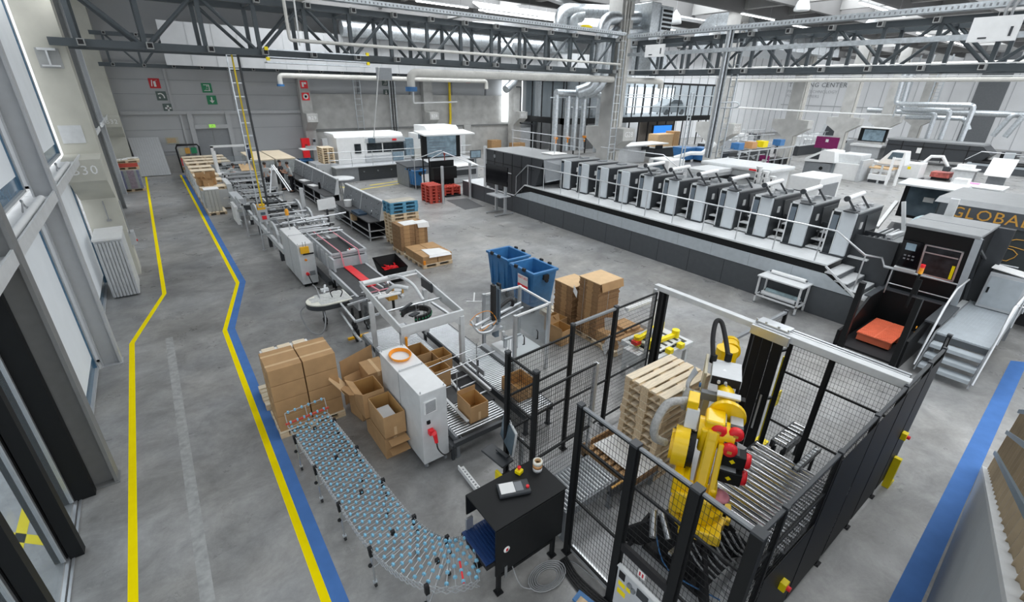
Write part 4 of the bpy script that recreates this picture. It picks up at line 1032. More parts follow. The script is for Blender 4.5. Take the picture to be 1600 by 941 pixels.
for z,w_ in ((.42,.16),(.22,.16)):
    o = MB(); o.slab((2.12,6.27,z),(2.46,6.27,z),(2.46,6.12,z-.03),(2.12,6.12,z-.03),.008); tag(o.build('cardboard_flap','card'),('upper' if z > .3 else 'lower')+' flap sticking out of the carton pile beside the grey cabinet','cardboard')
o = MB(); o.box(2.465,6.35,0,2.485,6.95,.72); tag(o.build('cardboard_sheet','carddark'),'narrow cardboard sheet wedged between carton pile and grey cabinet','cardboard')
# grey control cabinet on castors with orange cable coil
def cabinet(name, label, x0,y0,x1,y1,zb,zt, m='palegrey'):
    t = thing(name,label,'cabinet',((x0+x1)/2,(y0+y1)/2,0))
    o = MB(); o.box(x0,y0,zb,x1,y1,zt-.01); o.build('body',m,t,.006)
    o = MB(); ym = (y0+y1)/2
    for a,b in ((y0,ym-.006),(ym+.006,y1)): o.box(x0-.005,a,zt-.01,x1+.005,b,zt)
    o.build('roof','white',t)
    for x in (x0-.001,x1+.001):
        pass
    o = MB(); o.box(x0-.004,ym-.004,zb+.02,x0+.002,ym+.004,zt-.02); o.build('door_gap','midgrey',t)
    o = MB()
    for x in (x0+.03,x1-.03):
        for y in (y0+.03,ym,y1-.03): o.cyl((x,y,zt),(x,y,zt+.035),.01,8)
    o.bar((x0+.03,ym,zt+.02),(x1-.03,ym,zt+.02),.012); o.build('lifting_eye','steel',t)
    return t
cb = cabinet('control_cabinet','tall light grey control cabinet on castors with a red plug on its end',2.5,5.68,2.98,7.31,.12,1.56)
for x in (2.56,2.92):
    for y in (5.74,7.25): o = MB(); o.cyl((x-.02,y,.05),(x+.02,y,.05),.05,16); o.box(x-.03,y-.03,.09,x+.03,y+.03,.12); o.build('castor','midgrey',cb)
o = MB(); o.box(2.56,5.655,1.16,2.78,5.68,1.40); vt = o.build('vent','white',cb)
o = MB()
for i in range(9): z = 1.18+.024*i; o.bar((2.58,5.65,z),(2.76,5.65,z+.02),.008)
o.build('louvre','midgrey',vt)
o = MB(); o.cyl((2.62,5.68,.98),(2.62,5.65,.98),.03,14); o.box(2.59,5.66,.95,2.65,5.68,1.01); o.build('isolator','black',cb)
o = MB(); o.cyl((2.70,5.66,.74),(2.66,5.58,.80),.045,14); o.cyl((2.69,5.62,.76),(2.70,5.58,.58),.04,14,.03); o.cbox((2.64,5.63,.80),(.09,.08,.09)); o.build('red_plug','brightred',cb)
o = MB(); o.tube([(2.70,5.58,.58),(2.71,5.55,.45),(2.80,5.53,.30),(2.92,5.56,.26),(3.02,5.62,.25)],.012,6,seg=5); o.build('plug_cable','rubber',cb)
o = MB()
for k in range(4): o.tube([(2.74+(.165+.008*k)*math.cos(a),6.93+(.20+.008*k)*math.sin(a),1.575+.014*k) for a in [2*PI*i/26 for i in range(26)]],.010,6,closed=True)
tag(o.build('cable_coil','orangecable'),'orange cable coil lying on top of the light grey control cabinet','cable')
# ------------------------------------------------------------------ two roller lanes
lane = roller_conveyor('roller_conveyor','left lane of small steel rollers under the white portal, carrying open cartons',3.08,4.20,5.60,10.1,.50,.020,'x',70,'steel','midgrey')
lane2 = roller_conveyor('roller_conveyor','right lane of closely set steel rollers running past the clear plastic guard',4.42,5.10,5.35,9.6,.50,.021,'x',72,'steel','charcoal')
o = MB(); o.box(3.44,6.40,.505,3.84,6.93,.52); tag(o.build('belt_plate','belt'),'dark grey belt plate let into the left roller lane between the cartons','belt')
t = thing('lane_guide','white guide rails and pipe clamps standing over the roller lanes','guide rail',(3.8,6.8,.5))
o = MB(); o.bar((4.27,7.45,.60),(4.27,6.28,.60),.045); o.bar((3.40,7.4,.60),(3.40,5.72,.60),.05,.03); o.bar((3.85,7.3,.56),(3.72,6.2,.56),.04,.03); o.build('side_rail','palegrey',t)
for z,y0,y1 in ((.95,7.15,7.05),(1.05,6.70,6.55)): o = MB(); o.cyl((2.98,y0,z),(4.75,y1+.28,z),.012,8); o.build('cross_pipe','steel',t)
o = MB()
for x,y in ((3.1,7.14),(4.6,7.3),(4.35,6.9),(3.7,6.6)): o.cyl((x,y,.48),(x,y,1.06),.012,8)
o.build('upright','steel',t)
o = MB(); o.box(4.42,6.75,.60,4.45,7.35,.72); o.build('deflector','alu',t); o = MB(); o.cyl((4.44,7.0,.5),(4.44,7.0,.85),.015,8); o.build('deflector_post','black',t)
o = MB(); o.box(3.86,6.1,.44,4.24,7.3,.507); o.build('lane_well','blackmatte',t)
o = MB()
for y in (6.35,6.75,7.05): o.bar((3.86,y,.53),(4.25,y+.02,.53),.03)
o.build('well_bar','alu',t)
open_carton('open_carton','open brown carton at the near end of the left roller lane',3.46,5.72,.503,3.84,6.18,.86,0,[('+y',.10,-.05),('-x',.06,.1)])
open_carton('open_carton','open brown carton in the middle of the left roller lane, beyond the dark belt plate',3.42,6.98,.503,3.78,7.40,.93)
open_carton('open_carton','open brown carton deepest under the white portal on the left roller lane',3.40,7.75,.503,3.75,8.25,.92)
open_carton('open_carton','small open carton behind the two lane cartons, under the white portal front beam',3.78,7.48,.503,4.10,7.86,.88)
open_carton('open_carton','open carton on the right roller lane, seen through the black mesh return',4.55,5.72,.503,5.03,6.30,.80)
g = thing('end_gutter','low steel roller gutter below the near end of the left lane','gutter',(3.3,5.6,.2))
o = MB(); o.box(2.98,5.56,.28,3.06,7.2,.36); o.box(3.0,5.50,.36,4.2,5.56,.46); o.build('frame','charcoal',g)
for i in range(3): o = MB(); o.cyl((3.1+.07*i,5.6,.33),(3.1+.07*i,6.6,.33),.025,10); o.build('roller','steel',g)
o = MB(); o.box(3.0,5.6,.0,3.05,5.65,.28); o.box(3.0,7.1,0,3.05,7.15,.28); o.build('leg','charcoal',g)
# white pick and place portal
pf = thing('portal_frame','white steel portal frame with a black cable chain over the left roller lane','portal',(3.8,8.7,0))
o = MB(); o.prism([(7.66,1.75),(9.85,1.97),(9.85,1.86),(8.6,1.60),(7.66,1.56)],'x',3.08,3.12); o.build('side_plate','palegrey',pf,.006)
o = MB(); o.prism([(7.66,1.75),(9.85,1.97),(9.85,1.86),(8.6,1.60),(7.66,1.56)],'x',4.46,4.50); o.build('side_plate','palegrey',pf,.006)
o = MB(); o.box(3.08,7.62,1.56,4.50,7.68,1.75); o.prism([(3.12,1.56),(3.12,1.35),(3.28,1.53),(4.28,1.53),(4.46,1.35),(4.46,1.56)],'y',7.63,7.67); o.build('front_beam','palegrey',pf,.006)
o = MB(); o.box(3.08,9.80,1.88,4.50,9.85,1.96); o.build('rear_beam','palegrey',pf)
for x,y in ((3.08,7.64),(4.40,7.60),(3.08,9.3),(4.40,9.3)): o = MB(); o.box(x,y,.42 if x > 4 else .0,x+.10,y+.10,1.62); o.build('leg','palegrey',pf,.006)
o = MB(); o.cyl((3.12,9.72,1.90),(4.46,9.72,1.90),.025,10); o.cyl((3.12,9.7,1.96),(3.9,9.7,1.96),.05,12); o.build('axis_tube','white',pf)
o = MB(); o.cyl((3.12,8.55,1.70),(4.46,8.55,1.70),.025,10); o.bar((4.2,8.5,1.66),(4.3,7.7,1.6),.05); o.build('axis_tube','steel',pf)
o = MB(); o.bar((3.75,9.75,1.98),(3.75,9.6,2.02),.08,.04); o.tube([(3.75,9.6,2.0),(3.85,9.35,2.08),(4.0,9.0,1.98),(4.05,8.6,1.72)],.035,8,seg=6); o.tube([(3.55,9.4,1.75),(3.62,9.1,1.98),(3.85,8.9,1.95)],.045,8,seg=6); o.build('swing_arm','palegrey',pf)
o = MB(); o.slab((4.40,9.4,1.70),(4.44,9.4,1.70),(4.44,9.4,1.92),(4.40,9.4,1.92),.5); o.build('control_box','charcoal',pf)
o = MB()
for i in range(22):
    a = -2.0+i*.22; o.cbox((3.72+.30*math.cos(a),8.28+.26*math.sin(a),1.62),(.05,.055,.12),0,a)
o.build('cable_chain','rubber',pf)
o = MB()
for i in range(22):
    a = -2.0+i*.22; o.cbox((3.72+.335*math.cos(a),8.28+.295*math.sin(a),1.62),(.012,.03,.03),0,a)
o.build('chain_marks','green',pf)
o = MB(); o.bar((3.42,8.42,1.70),(3.75,8.55,1.75),.05,.03); o.cbox((3.68,8.3,1.60),(.22,.12,.03),0,.4); o.tube([(3.6,8.4,1.64),(3.7,8.3,1.68),(3.82,8.36,1.66)],.012,6,seg=4); o.build('valve_block','charcoal',pf)
o = MB(); o.cyl((3.16,7.60,1.52),(3.16,7.60,1.28),.028,10,.02); o.tube([(3.16,7.6,1.28),(3.17,7.58,1.1),(3.2,7.6,.9),(3.3,7.6,.82)],.012,6,seg=5); o.build('orange_connector','orangecable',pf)
# clear plastic case station with vertical axis
ps = thing('case_station','clear plastic guarded station with a tall linear axis and white cover beside the right lane','machine',(5.8,7.5,0))
for x,y in ((5.28,6.85),(6.30,6.95),(6.34,8.08),(5.35,8.15)): o = MB(); o.box(x-.035,y-.035,0,x+.035,y+.035,1.72); o.build('post','alu',ps,.004)
for a,b in (((5.28,6.85),(6.3,6.95)),((6.3,6.95),(6.34,8.08)),((5.35,8.15),(6.34,8.08))):
    o = MB(); o.bar((*a,1.15),(*b,1.15),.01,1.1); o.build('clear_panel','plexi',ps)
    o = MB(); o.bar((*a,1.69),(*b,1.69),.04); o.build('rail','white',ps)
for x,y in ((5.9,6.90),(5.5,6.87)): o = MB(); o.tube([(x,y-.02,.95),(x,y-.07,.98),(x,y-.07,1.15),(x,y-.02,1.18)],.012,6); o.build('door_handle','rubber',ps)
o = MB(); o.box(5.28,6.95,.05,6.15,7.75,.62); o.build('base_cover','white',ps,.01)
o = MB(); o.box(5.15,7.5,.05,5.28,8.0,.52); o.box(5.16,6.9,.35,5.28,7.5,.52); o.build('base_frame','lightgrey',ps)
o = MB(); o.box(5.34,7.66,.80,5.44,7.80,2.05); o.box(5.40,7.60,1.2,5.44,7.66,2.0); ax_ = o.build('vertical_axis','glassblue2',ps)
o = MB(); o.box(5.27,7.64,1.25,5.34,7.76,2.10); o.box(5.44,7.66,1.75,5.49,7.78,2.10); o.build('cable_chain','rubber',ps)
o = MB(); o.tube([(5.45,7.75,1.45),(5.9,7.9,1.52),(6.02,7.92,1.42),(5.95,7.92,1.30),(5.5,7.80,1.25)],.04,8,seg=6); o.build('cable_chain','rubber',ps)
o = MB(); o.cyl((4.75,7.6,1.30),(6.3,8.0,1.30),.04,10); o.cyl((4.85,7.52,1.24),(6.3,7.9,1.22),.03,10); o.box(4.95,7.45,1.10,5.4,7.6,1.16); o.build('horizontal_axis','alu',ps)
o = MB(); o.tube([(4.72,7.75,1.35),(4.95,7.8,1.45),(5.2,7.7,1.5),(5.32,7.6,1.3),(5.2,7.55,1.22)],.008,6,seg=5); o.tube([(4.7,7.72,1.32),(4.85,7.5,1.2),(5.1,7.55,1.25)],.008,6,seg=5); o.build('orange_cable','orangecable',ps)
o = MB(); o.tube([(4.75,7.75,1.36),(4.8,7.5,1.18),(5.05,7.45,1.15),(5.3,7.62,1.15)],.03,8,seg=5); o.cyl((4.9,7.72,1.3),(4.9,7.72,1.45),.04,10); o.build('gripper','alu',ps)
o = MB()
for i in range(5): o.cyl((5.35+.08*i,7.25,.62),(5.35+.08*i,7.25,.95),.008,6)
o.box(5.3,7.22,.93,5.75,7.28,.97); o.box(5.42,7.4,.62,5.5,7.46,.92); o.build('pusher','steel',ps)
o = MB(); o.bar((5.1,8.5,1.45),(5.35,8.2,1.5),.03); o.bar((5.2,8.35,1.47),(5.35,8.55,1.6),.03); o.build('sensor_arm','white',ps)
o = MB(); o.box(5.44,7.5,.75,5.5,7.56,.98); o.build('valve','white',ps)
# ------------------------------------------------------------------ blue wheelie bins
def wheelie(label, cx, cy, rz, lx, ly, h=1.3, lettered=False):
    t = thing('wheeled_bin', label, 'bin', (cx,cy,0), rz)
    M = WM[t.name]
    def q(o): return o.xf(M)
    o = MB(); a,b = lx/2,ly/2; k = .80
    o.add([(-a*k,-b*k,.22),(a*k,-b*k,.22),(a*k,b*k,.22),(-a*k,b*k,.22),(-a,-b,h),(a,-b,h),(a,b,h),(-a,b,h)],[(3,2,1,0),(0,1,5,4),(1,2,6,5),(2,3,7,6),(3,0,4,7)])
    e = .045; o.add([(-a*k+e,-b*k+e,.27),(a*k-e,-b*k+e,.27),(a*k-e,b*k-e,.27),(-a*k+e,b*k-e,.27),(-a+e,-b+e,h),(a-e,-b+e,h),(a-e,b-e,h),(-a+e,b-e,h)],[(0,1,2,3),(4,5,1,0),(5,6,2,1),(6,7,3,2),(7,4,0,3)])
    q(o).build('tub','bluebin',t)
    o = MB()
    for x0,y0,x1,y1 in ((-a-.04,-b-.04,a+.04,-b+.045),(-a-.04,b-.045,a+.04,b+.04),(-a-.04,-b+.045,-a+.045,b-.045),(a-.045,-b+.045,a+.04,b-.045)): o.box(x0,y0,h-.05,x1,y1,h+.02)
    q(o).build('rim','bluebin',t,.01)
    o = MB()
    for x in (-a-.05,a+.05):
        for y in (-.3*b,.4*b): o.box(x-.03,y-.06,h-.02,x+.03,y+.06,h+.07)
    o.box(-.08,-b-.06,h-.24,.1,-b+.03,h-.10); o.cyl((0.02,-b-.03,h-.27),(0.02,-b-.07,h-.27),.06,10); q(o).build('hinge_lug','rubber',t)
    o = MB()
    for s in (-1,1):
        for y in (-.6*b,0,.6*b): o.box(s*(a*.93)-.02,y-.03,.3,s*(a*.93)+.02,y+.03,h-.08)
    q(o).build('rib','bluebin',t)
    for x in (-a*.7,a*.7):
        for y in (-b*.7,b*.7):
            o = MB(); o.cyl((x-.025,y,.09),(x+.025,y,.09),.09,16); o.box(x-.04,y-.03,.12,x+.04,y+.03,.23); q(o).build('wheel','rubber',t)
    return t
bn = wheelie('blue wheeled bin with a white and red notice, nearer of the two open bins',8.2,9.83,0,.86,1.08)
o = MB(); o.slab((7.715,9.92,.78),(7.715,9.46,.78),(7.70,9.46,1.16),(7.70,9.92,1.16),.006); lb = o.build('notice','paper',bn)
o = MB(); o.slab((7.712,9.92,.78),(7.712,9.46,.78),(7.708,9.46,.87),(7.708,9.92,.87),.012); o.build('notice_stripe','brightred',lb)
text('VERTURO',.10,axes((7.694,9.69,1.08),(0,-1,0),(.03,0,1)),'brightred',lb,'notice_text',.001)
wheelie('blue wheeled bin standing open directly behind the lettered one',8.27,11.18,0,.84,1.08)
# ------------------------------------------------------------------ stacks of flat cartons on pallets by the rear fence
def flat_stack(name_label, x0,y0,z0,x1,y1,z1, n, group, top=None):
    """every folded carton is a board of its own"""
    th = (z1-z0)/n; first = None
    me = []
    for v in range(3):
        o = MB(); w_ = (x1-x0); d_ = (y1-y0); s = (.0,.04,.02)[v]
        o.box(-w_/2,-d_/2,0,w_/2,-d_/2+d_*.33,th*.93,1); o.box(-w_/2+s*.2,-d_/2+d_*.33,0,w_/2-s*.2,-d_/2+d_*.62,th*.93,0); o.box(-w_/2,-d_/2+d_*.62,0,w_/2,d_/2,th*.93,1)
        me.append(o)
    protos = []
    for v,o in enumerate(me):
        c = ((x0+x1)/2+R.uniform(-.012,.012),(y0+y1)/2+R.uniform(-.012,.012),z0+th*v)
        b = o.build('flat_carton',['card','carddark'],None,0,(0,0,0)); b.location = c; b.rotation_euler.z = R.uniform(-.012,.012)
        tag(b,name_label,'flat carton',group); protos.append(b)
    for i in range(3,n):
        p = protos[R.choice((0,0,1,2))].copy(); COL.objects.link(p)
        p.location = ((x0+x1)/2+R.uniform(-.014,.014),(y0+y1)/2+R.uniform(-.014,.014),z0+th*i); p.rotation_euler.z = R.uniform(-.014,.014)
flat_stack('folded brown carton within the tallest flat carton stack behind the robot fence',8.07,7.10,.146,8.83,7.80,1.66,54,'folded cartons in the tall stack')
flat_stack('folded brown carton within the shorter flat carton stack beside the blue bin',8.07,8.02,.146,8.80,8.72,1.26,40,'folded cartons in the shorter stack')
place(wood_p,(8.47,7.48,0),PI/2,'wooden pallet under the tallest flat carton stack','carton pallets')
place(wood_p,(8.46,8.70,0),PI/2,'wooden pallet under the shorter flat carton stack by the blue bin','carton pallets')
t = thing('cardboard_cover','pale carton sheet with a folded down front flap on top of the tallest stack','cardboard',(8.45,7.45,1.67))
o = MB(); o.box(8.06,7.08,1.665,8.86,7.82,1.685); o.build('sheet','cardlight',t); o = MB(); o.slab((8.09,7.06,1.68),(8.88,7.06,1.68),(8.9,7.03,1.47),(8.12,7.03,1.47),.012); o.build('flap','card',t)
o = MB(); o.box(8.06,8.0,1.265,8.81,8.74,1.28); tag(o.build('cardboard_cover','cardlight'),'pale carton sheet on top of the shorter flat stack','cardboard')
o = MB(); o.slab((8.05,7.84,1.05),(8.05,7.98,1.18),(8.06,7.98,1.36),(8.06,7.84,1.22),.01); tag(o.build('paper_slip','paper'),'white slip hanging between the two flat carton stacks','paper')
o = MB(); o.bar((8.40,7.08,.15),(8.40,7.08,1.66),.006); o.bar((8.05,7.6,.15),(8.05,7.6,1.66),.006); tag(o.build('strap','alu'),'thin pale strap around the tallest flat carton stack','strap')
open_carton('open_carton','open carton on the floor in front of the flat carton stacks',7.25,7.50,0,7.70,8.0,.42,.1,[('+y',.2,.3),('-x',.12,.4)])
open_carton('open_carton','second open carton half hidden at the foot of the flat carton stacks',7.55,8.05,0,7.98,8.5,.4,.15,[('-x',.25,.6)])
# film wrapped pallet
place(wood_p,(8.62,6.75,0),0,'wooden pallet carrying the torn film and carton pile behind the robot fence','carton pallets')
t = thing('film_pallet_load','half unpacked cartons under torn clear film behind the robot fence','load',(8.6,6.75,.146))
o = MB(); o.box(8.1,6.4,.15,9.15,7.1,.42); o.box(8.6,6.5,.42,9.1,7.05,.5); o.build('cartons','card',t)
o = MB(); o.box(8.2,6.5,.425,8.5,6.6,.47); o.box(8.75,6.45,.505,9.0,6.55,.52); o.build('slot','carddark',t)
o = MB()
pts = [(8.05,6.3),(8.6,6.2),(9.2,6.3),(9.25,6.8)]
for i in range(3):
    (a,b),(c,d) = pts[i],pts[i+1]
    n = 6; g = [[(a+(c-a)*u/n+R.uniform(-.05,.05), b+(d-b)*u/n+R.uniform(-.05,.05), .06+.40*w_/3+R.uniform(-.04,.04)) for u in range(n+1)] for w_ in range(4)]
    v = [p for r_ in g for p in r_]; o.add(v,[(w_*(n+1)+u,w_*(n+1)+u+1,(w_+1)*(n+1)+u+1,(w_+1)*(n+1)+u) for w_ in range(3) for u in range(n)],0,True)
o.build('film','wrapfilm',t)
o = MB(); o.slab((8.0,6.75,.1),(7.85,6.5,.05),(7.95,6.4,.42),(8.1,6.65,.5),.01); o.slab((8.25,6.95,.45),(8.35,6.75,.45),(8.3,6.75,.85),(8.2,6.95,.80),.006); o.build('film_flap','wrapfilm',t)
# ------------------------------------------------------------------ mid stacks: low load, carton load, empty pallets
place(wood_p,(7.51,14.88,0),0,'wooden pallet under the low carton load with a white sheet','mid hall pallets')
place(wood_p,(7.51,15.72,0),0,'wooden pallet under the rear half of the low carton load','mid hall pallets')
k = 0
for z in (.148,.30):
    for i,(x0,x1) in enumerate(((6.93,7.50),(7.53,8.10))):
        for j,(y0,y1) in enumerate(((14.5,15.25),(15.28,16.0))):
            o = MB(); o.box(x0,y0,z,x1,y1,z+.145,0)
            o.box(x0-.002,y0-.002,z+.07,x1+.002,y1+.002,z+.075,1)
            tag(o.build('carton_bundle',['card','carddark']),('lower' if z < .2 else 'upper')+' '+('near' if j == 0 else 'far')+' '+('left' if i == 0 else 'right')+' bundle of folded cartons in the low load','bundle','bundles in the low load')
o = MB(); o.slab((7.2,14.52,.452),(8.02,14.50,.455),(7.9,15.1,.46),(7.25,15.3,.458),.01); o.slab((7.2,14.52,.455),(8.02,14.5,.458),(8.05,14.40,.38),(7.15,14.44,.40),.006); tag(o.build('paper_sheet','paper'),'white paper sheet draped over the low carton load','sheet')
o = MB(); o.box(6.92,14.44,.16,7.0,14.5,.30); tag(o.build('orange_label','orange'),'orange label at the front corner of the low carton load','label')
place(wood_p,(7.5,16.75,0),0,'wooden pallet under the waist high carton load','mid hall pallets')
for i,(x0,x1) in enumerate(((6.92,7.52),(7.54,8.06))):
    for kz in range(6):
        z = .148+.168*kz; o = MB(); o.box(x0,16.32,z,x1,17.12,z+.16,1); o.box(x0+.15,16.318,z,x0+.38,17.122,z+.161,0)
        tag(o.build('carton_bundle',['card','carddark']),('left' if i == 0 else 'right')+' bundle, layer '+('one','two','three','four','five','six')[kz]+' from the bottom of the waist high carton load','bundle','bundles in the waist high load')
o = MB(); o.slab((7.1,16.33,1.158),(7.75,16.33,1.158),(7.75,16.95,1.158),(7.1,16.95,1.158),.008); tag(o.build('paper_sheet','paper'),'white paper square on top of the waist high carton load','sheet')
o = MB(); o.slab((7.62,16.28,1.17),(8.1,16.28,1.17),(8.1,16.7,1.17),(7.62,16.7,1.17),.01); o.slab((7.62,16.27,1.17),(8.1,16.27,1.17),(8.12,16.24,.98),(7.64,16.24,1.02),.008); tag(o.build('paper_sheet','paper'),'white crumpled paper hanging off the waist high carton load','sheet')
for i in range(9):
    place(wood_p,(7.74+R.uniform(-.015,.015),17.98+R.uniform(-.01,.01),.146*i),R.uniform(-.01,.01),'plain wooden pallet in the stack topped by blue pallets','pallets under the blue ones')
blue_p = make_pallet('blue_pallet','x',m='paintblue',mtop='paintblue')
for i in range(3):
    place(blue_p,(7.72+R.uniform(-.02,.02),17.98,.146*9+.147*i),R.uniform(-.015,.015),('lowest','middle','topmost')[i]+' of the three blue painted pallets on the wooden stack','blue pallets')
o = MB(); o.box(7.15,17.66,1.757,8.32,18.32,1.772); tag(o.build('plywood_sheet','greywood'),'weathered grey sheet on top of the blue pallets','sheet')
red_p = make_pallet('red_plastic_pallet','x',lx=.8,ly=1.1,m='redpallet',h=.165)
for i in range(6): place(red_p,(12.38,24.2,.167*i),0,('lowest','second','third','fourth','fifth','topmost')[i]+' red plastic pallet in the taller red stack','red pallets, tall stack')
for i in range(3): place(red_p,(14.05,25.15,.10+.167*i),PI/2,('lowest','middle','topmost')[i]+' red plastic pallet in the low stack under the black lift','red pallets, low stack')
o = MB(); o.box(13.55,24.7,0,14.6,25.6,.10); tag(o.build('lift_plate','blackmatte'),'black lift plate under the low red pallet stack','plate')
# ------------------------------------------------------------------ tool benches with slanted pegboards
def bench(label, x0, x1, y0, y1, secs, drawer_end):
    t = thing('tool_bench', label, 'bench', ((x0+x1)/2,(y0+y1)/2,0))
    o = MB(); o.box(x0,y0,.78,x1-.25,y1,.82); o.build('worktop','belt',t)
    n = secs
    for i in range(n+1):
        y = y0+.04+(y1-y0-.08)*i/n
        for x in (x0+.03,x1-.05): o = MB(); o.box(x-.025,y-.025,0,x+.025,y+.025,.80); o.build('leg','lightgrey',t)
    for z in (.40,.12):
        o = MB(); o.box(x0,y0,z,x0+.04,y1,z+.04); o.box(x1-.06,y0,z,x1-.02,y1,z+.04); o.box(x0,y0,z,x1,y0+.04,z+.04); o.build('shelf_rail','lightgrey',t)
        o = MB(); o.box(x0+.04,y0+.04,z,x1-.06,y1-.04,z+.015); o.build('shelf','blackmatte',t)
    o = MB(); o.box(x1-.05,y0+.05,.1,x1-.03,y1-.05,.78); o.build('back','blackmatte',t)
    o = MB(); o.prism([(x1-.30,.82),(x1-.06,.82),(x1-.02,1.60),(x1-.10,1.60)],'y',y0,y0+.03); o.prism([(x1-.30,.82),(x1-.06,.82),(x1-.02,1.60),(x1-.10,1.60)],'y',y1-.03,y1); o.build('end_plate','palegrey',t)
    o = MB(); o.slab((x1-.28,y0+.03,.83),(x1-.28,y1-.03,.83),(x1-.09,y1-.03,1.58),(x1-.09,y0+.03,1.58),-.02); pg = o.build('pegboard','midgrey',t)
    o = MB(); o.box(x1-.13,y0,1.585,x1-.0,y1,1.63); o.build('top_cap','palegrey',t)
    o = MB(); o.box(x1-.12,y1-.0,.82,x1-.1,y1+.01,1.55); 
    o = MB(); o.slab((x1-.005,y0+.03,.83),(x1-.005,y1-.03,.83),(x1-.005,y1-.03,1.58),(x1-.005,y0+.03,1.58),.004); o.build('rear_panel','palegrey',t)
    for i in range(1,n): 
        y = y0+(y1-y0)*i/n; o = MB(); o.bar((x1-.30,y,.83),(x1-.11,y,1.58),.05,.03); o.build('divider','palegrey',t)
    for i in range(int((y1-y0)*9)):
        y = y0+.12+R.uniform(0,1)*(y1-y0-.24); u = R.uniform(.12,.9); l = R.uniform(.06,.22)
        b = V((x1-.295+.19*u,y,.83+.75*u)); e = b+V((.19*.0,R.uniform(-.06,.10),-.0))+V((-.055*l,0,-.21*l*2))
        o = MB(); o.bar(tuple(b),tuple(e),R.uniform(.018,.04),.02); o.build('hanging_tool',R.choice(['blackmatte','steel','charcoal','charcoal','alu']),t)
    if drawer_end is not None:
        ya,yb = drawer_end; o = MB(); o.box(x0-.01,ya,.06,x0+.45,yb,.78); dc = o.build('drawer_cabinet','lightgrey',t)
        o = MB()
        for i in range(5): o.box(x0-.02,ya+.05,.14+.125*i,x0-.01,yb-.05,.155+.125*i)
        o.build('drawer_pull','charcoal',dc)
    return t
bench('tool bench with slanted pegboard nearest the pallet stacks, blue cloth on its top',6.56,7.36,18.7,23.4,2,(22.7,23.35))
bench('longer tool bench further back beside the two talking men',6.58,7.40,24.8,33.2,4,(24.85,25.6))
o = MB(); o.box(6.6,20.0,.82,7.0,20.9,.90); o.ball((6.85,20.3,.88),.12,0,10,(1,1.4,.7)); tag(o.build('tool_bag','bluebin2'),'dark blue cloth heap on the nearer tool bench','cloth')
o = MB(); o.cyl((6.85,22.0,.82),(6.85,22.0,1.12),.16,14,.18); tag(o.build('bucket','white'),'white bucket standing on the nearer tool bench','bucket')
o = MB(); o.box(6.58,20.8,.42,6.8,21.1,.70); tag(o.build('carton','cardlight'),'small pale carton on the middle shelf of the nearer tool bench','box')
for y,l in ((29.6,'white paper tray on the longer tool bench, further one'),(27.8,'white paper tray on the longer tool bench, nearer one')): o = MB(); o.cbox((6.85,y,.85),(.36,.7,.05),0,.2); tag(o.build('paper_tray','paper'),l,'tray')
o = MB(); o.cyl((6.95,26.9,.82),(6.95,26.9,1.15),.06,12); tag(o.build('bottle','blackmatte'),'black bottle standing on the longer tool bench','bottle')
# round table and white die cutting machine behind it
t = thing('round_table','round grey high table between bench and white machine','table',(8.6,28.7,0))
o = MB(); o.lathe([(.01,.98),(.78,.98),(.78,1.03),(.01,1.03)],(8.6,28.4,0),32); o.build('table_top','palegrey',t)
for a in (0,2.1,4.2): o = MB(); o.cyl((8.7+.2*math.cos(a),28.5+.2*math.sin(a),0),(8.6+.15*math.cos(a),28.4+.15*math.sin(a),.98),.03,8); o.build('leg','midgrey',t)
pl = thing('machine_platform','dark fronted platform carrying the long white machine','platform',(13.5,34,0))
o = MB(); o.box(9.6,32.45,0,11.1,36,.92); o.build('grey_end','midgrey',pl)
o = MB(); o.box(11.1,32.5,0,20.5,36,.90); o.build('dark_front','charcoal',pl)
o = MB(); o.box(9.55,32.4,.92,20.6,36.4,.98); o.build('deck','lightgrey',pl)
o = MB()
for i in range(8): x = 11.5+1.0*i; o.cyl((x,32.5,.6),(x,32.46,.6),.05,10)
o.build('knob','midgrey',pl)
o = MB(); P0 = [(8.6,33.2),(9.6,32.5),(20,32.45)]
for z in (1.45,1.95):
    o.tube([(9.2,32.6,z),(10.2,32.5,z),(20.2,32.45,z)],.025,6)
for i in range(8): x = 9.3+1.45*i; o.cyl((x,32.5,.95),(x,32.5,1.95),.022,6)
o.build('handrail','alu',pl)
wm = thing('die_cutter','long white die cutting machine with dark windows and a small red logo','machine',(13,35,.98))
o = MB(); o.box(10.3,33.9,.98,12.2,36.0,2.72); o.prism([(33.9,2.72),(36.2,2.72),(36.2,2.95),(34.2,2.95)],'x',10.2,15.2); o.box(12.2,33.9,.98,15.2,36.0,2.72); o.build('housing','white',wm,.03)
o = MB(); o.box(12.2,33.8,1.0,14.2,33.92,1.45); o.box(12.3,33.82,2.35,15.3,33.9,2.62); o.build('fascia','lightgrey',wm)
for a,b in ((11.5,11.95),(12.4,13.5),(13.6,15.2)): o = MB(); o.box(a,33.86,1.65,b,33.9,2.28); o.build('window','darkglass2',wm)
o = MB(); o.box(12.5,33.74,2.3,13.0,33.8,2.65); o.build('display','screen',wm)
o = MB(); o.box(14.3,33.77,2.42,14.62,33.8,2.54); o.build('logo','brightred',wm)
o = MB(); o.box(14.25,33.8,1.0,15.1,33.88,1.6); o.build('stack_door','bluegrey',wm)
d2 = thing('delivery_module','tall white delivery module at the right end of the white machine','machine',(17.6,35,.98))
o = MB(); o.box(16.6,33.9,.98,17.2,36,2.75); o.prism([(33.95,1.75),(36.2,1.75),(36.2,3.3),(34.3,3.3),(33.95,3.05)],'x',17.2,20.0); o.box(17.2,34.5,.98,20,36,1.75); o.build('housing','white',d2,.04)
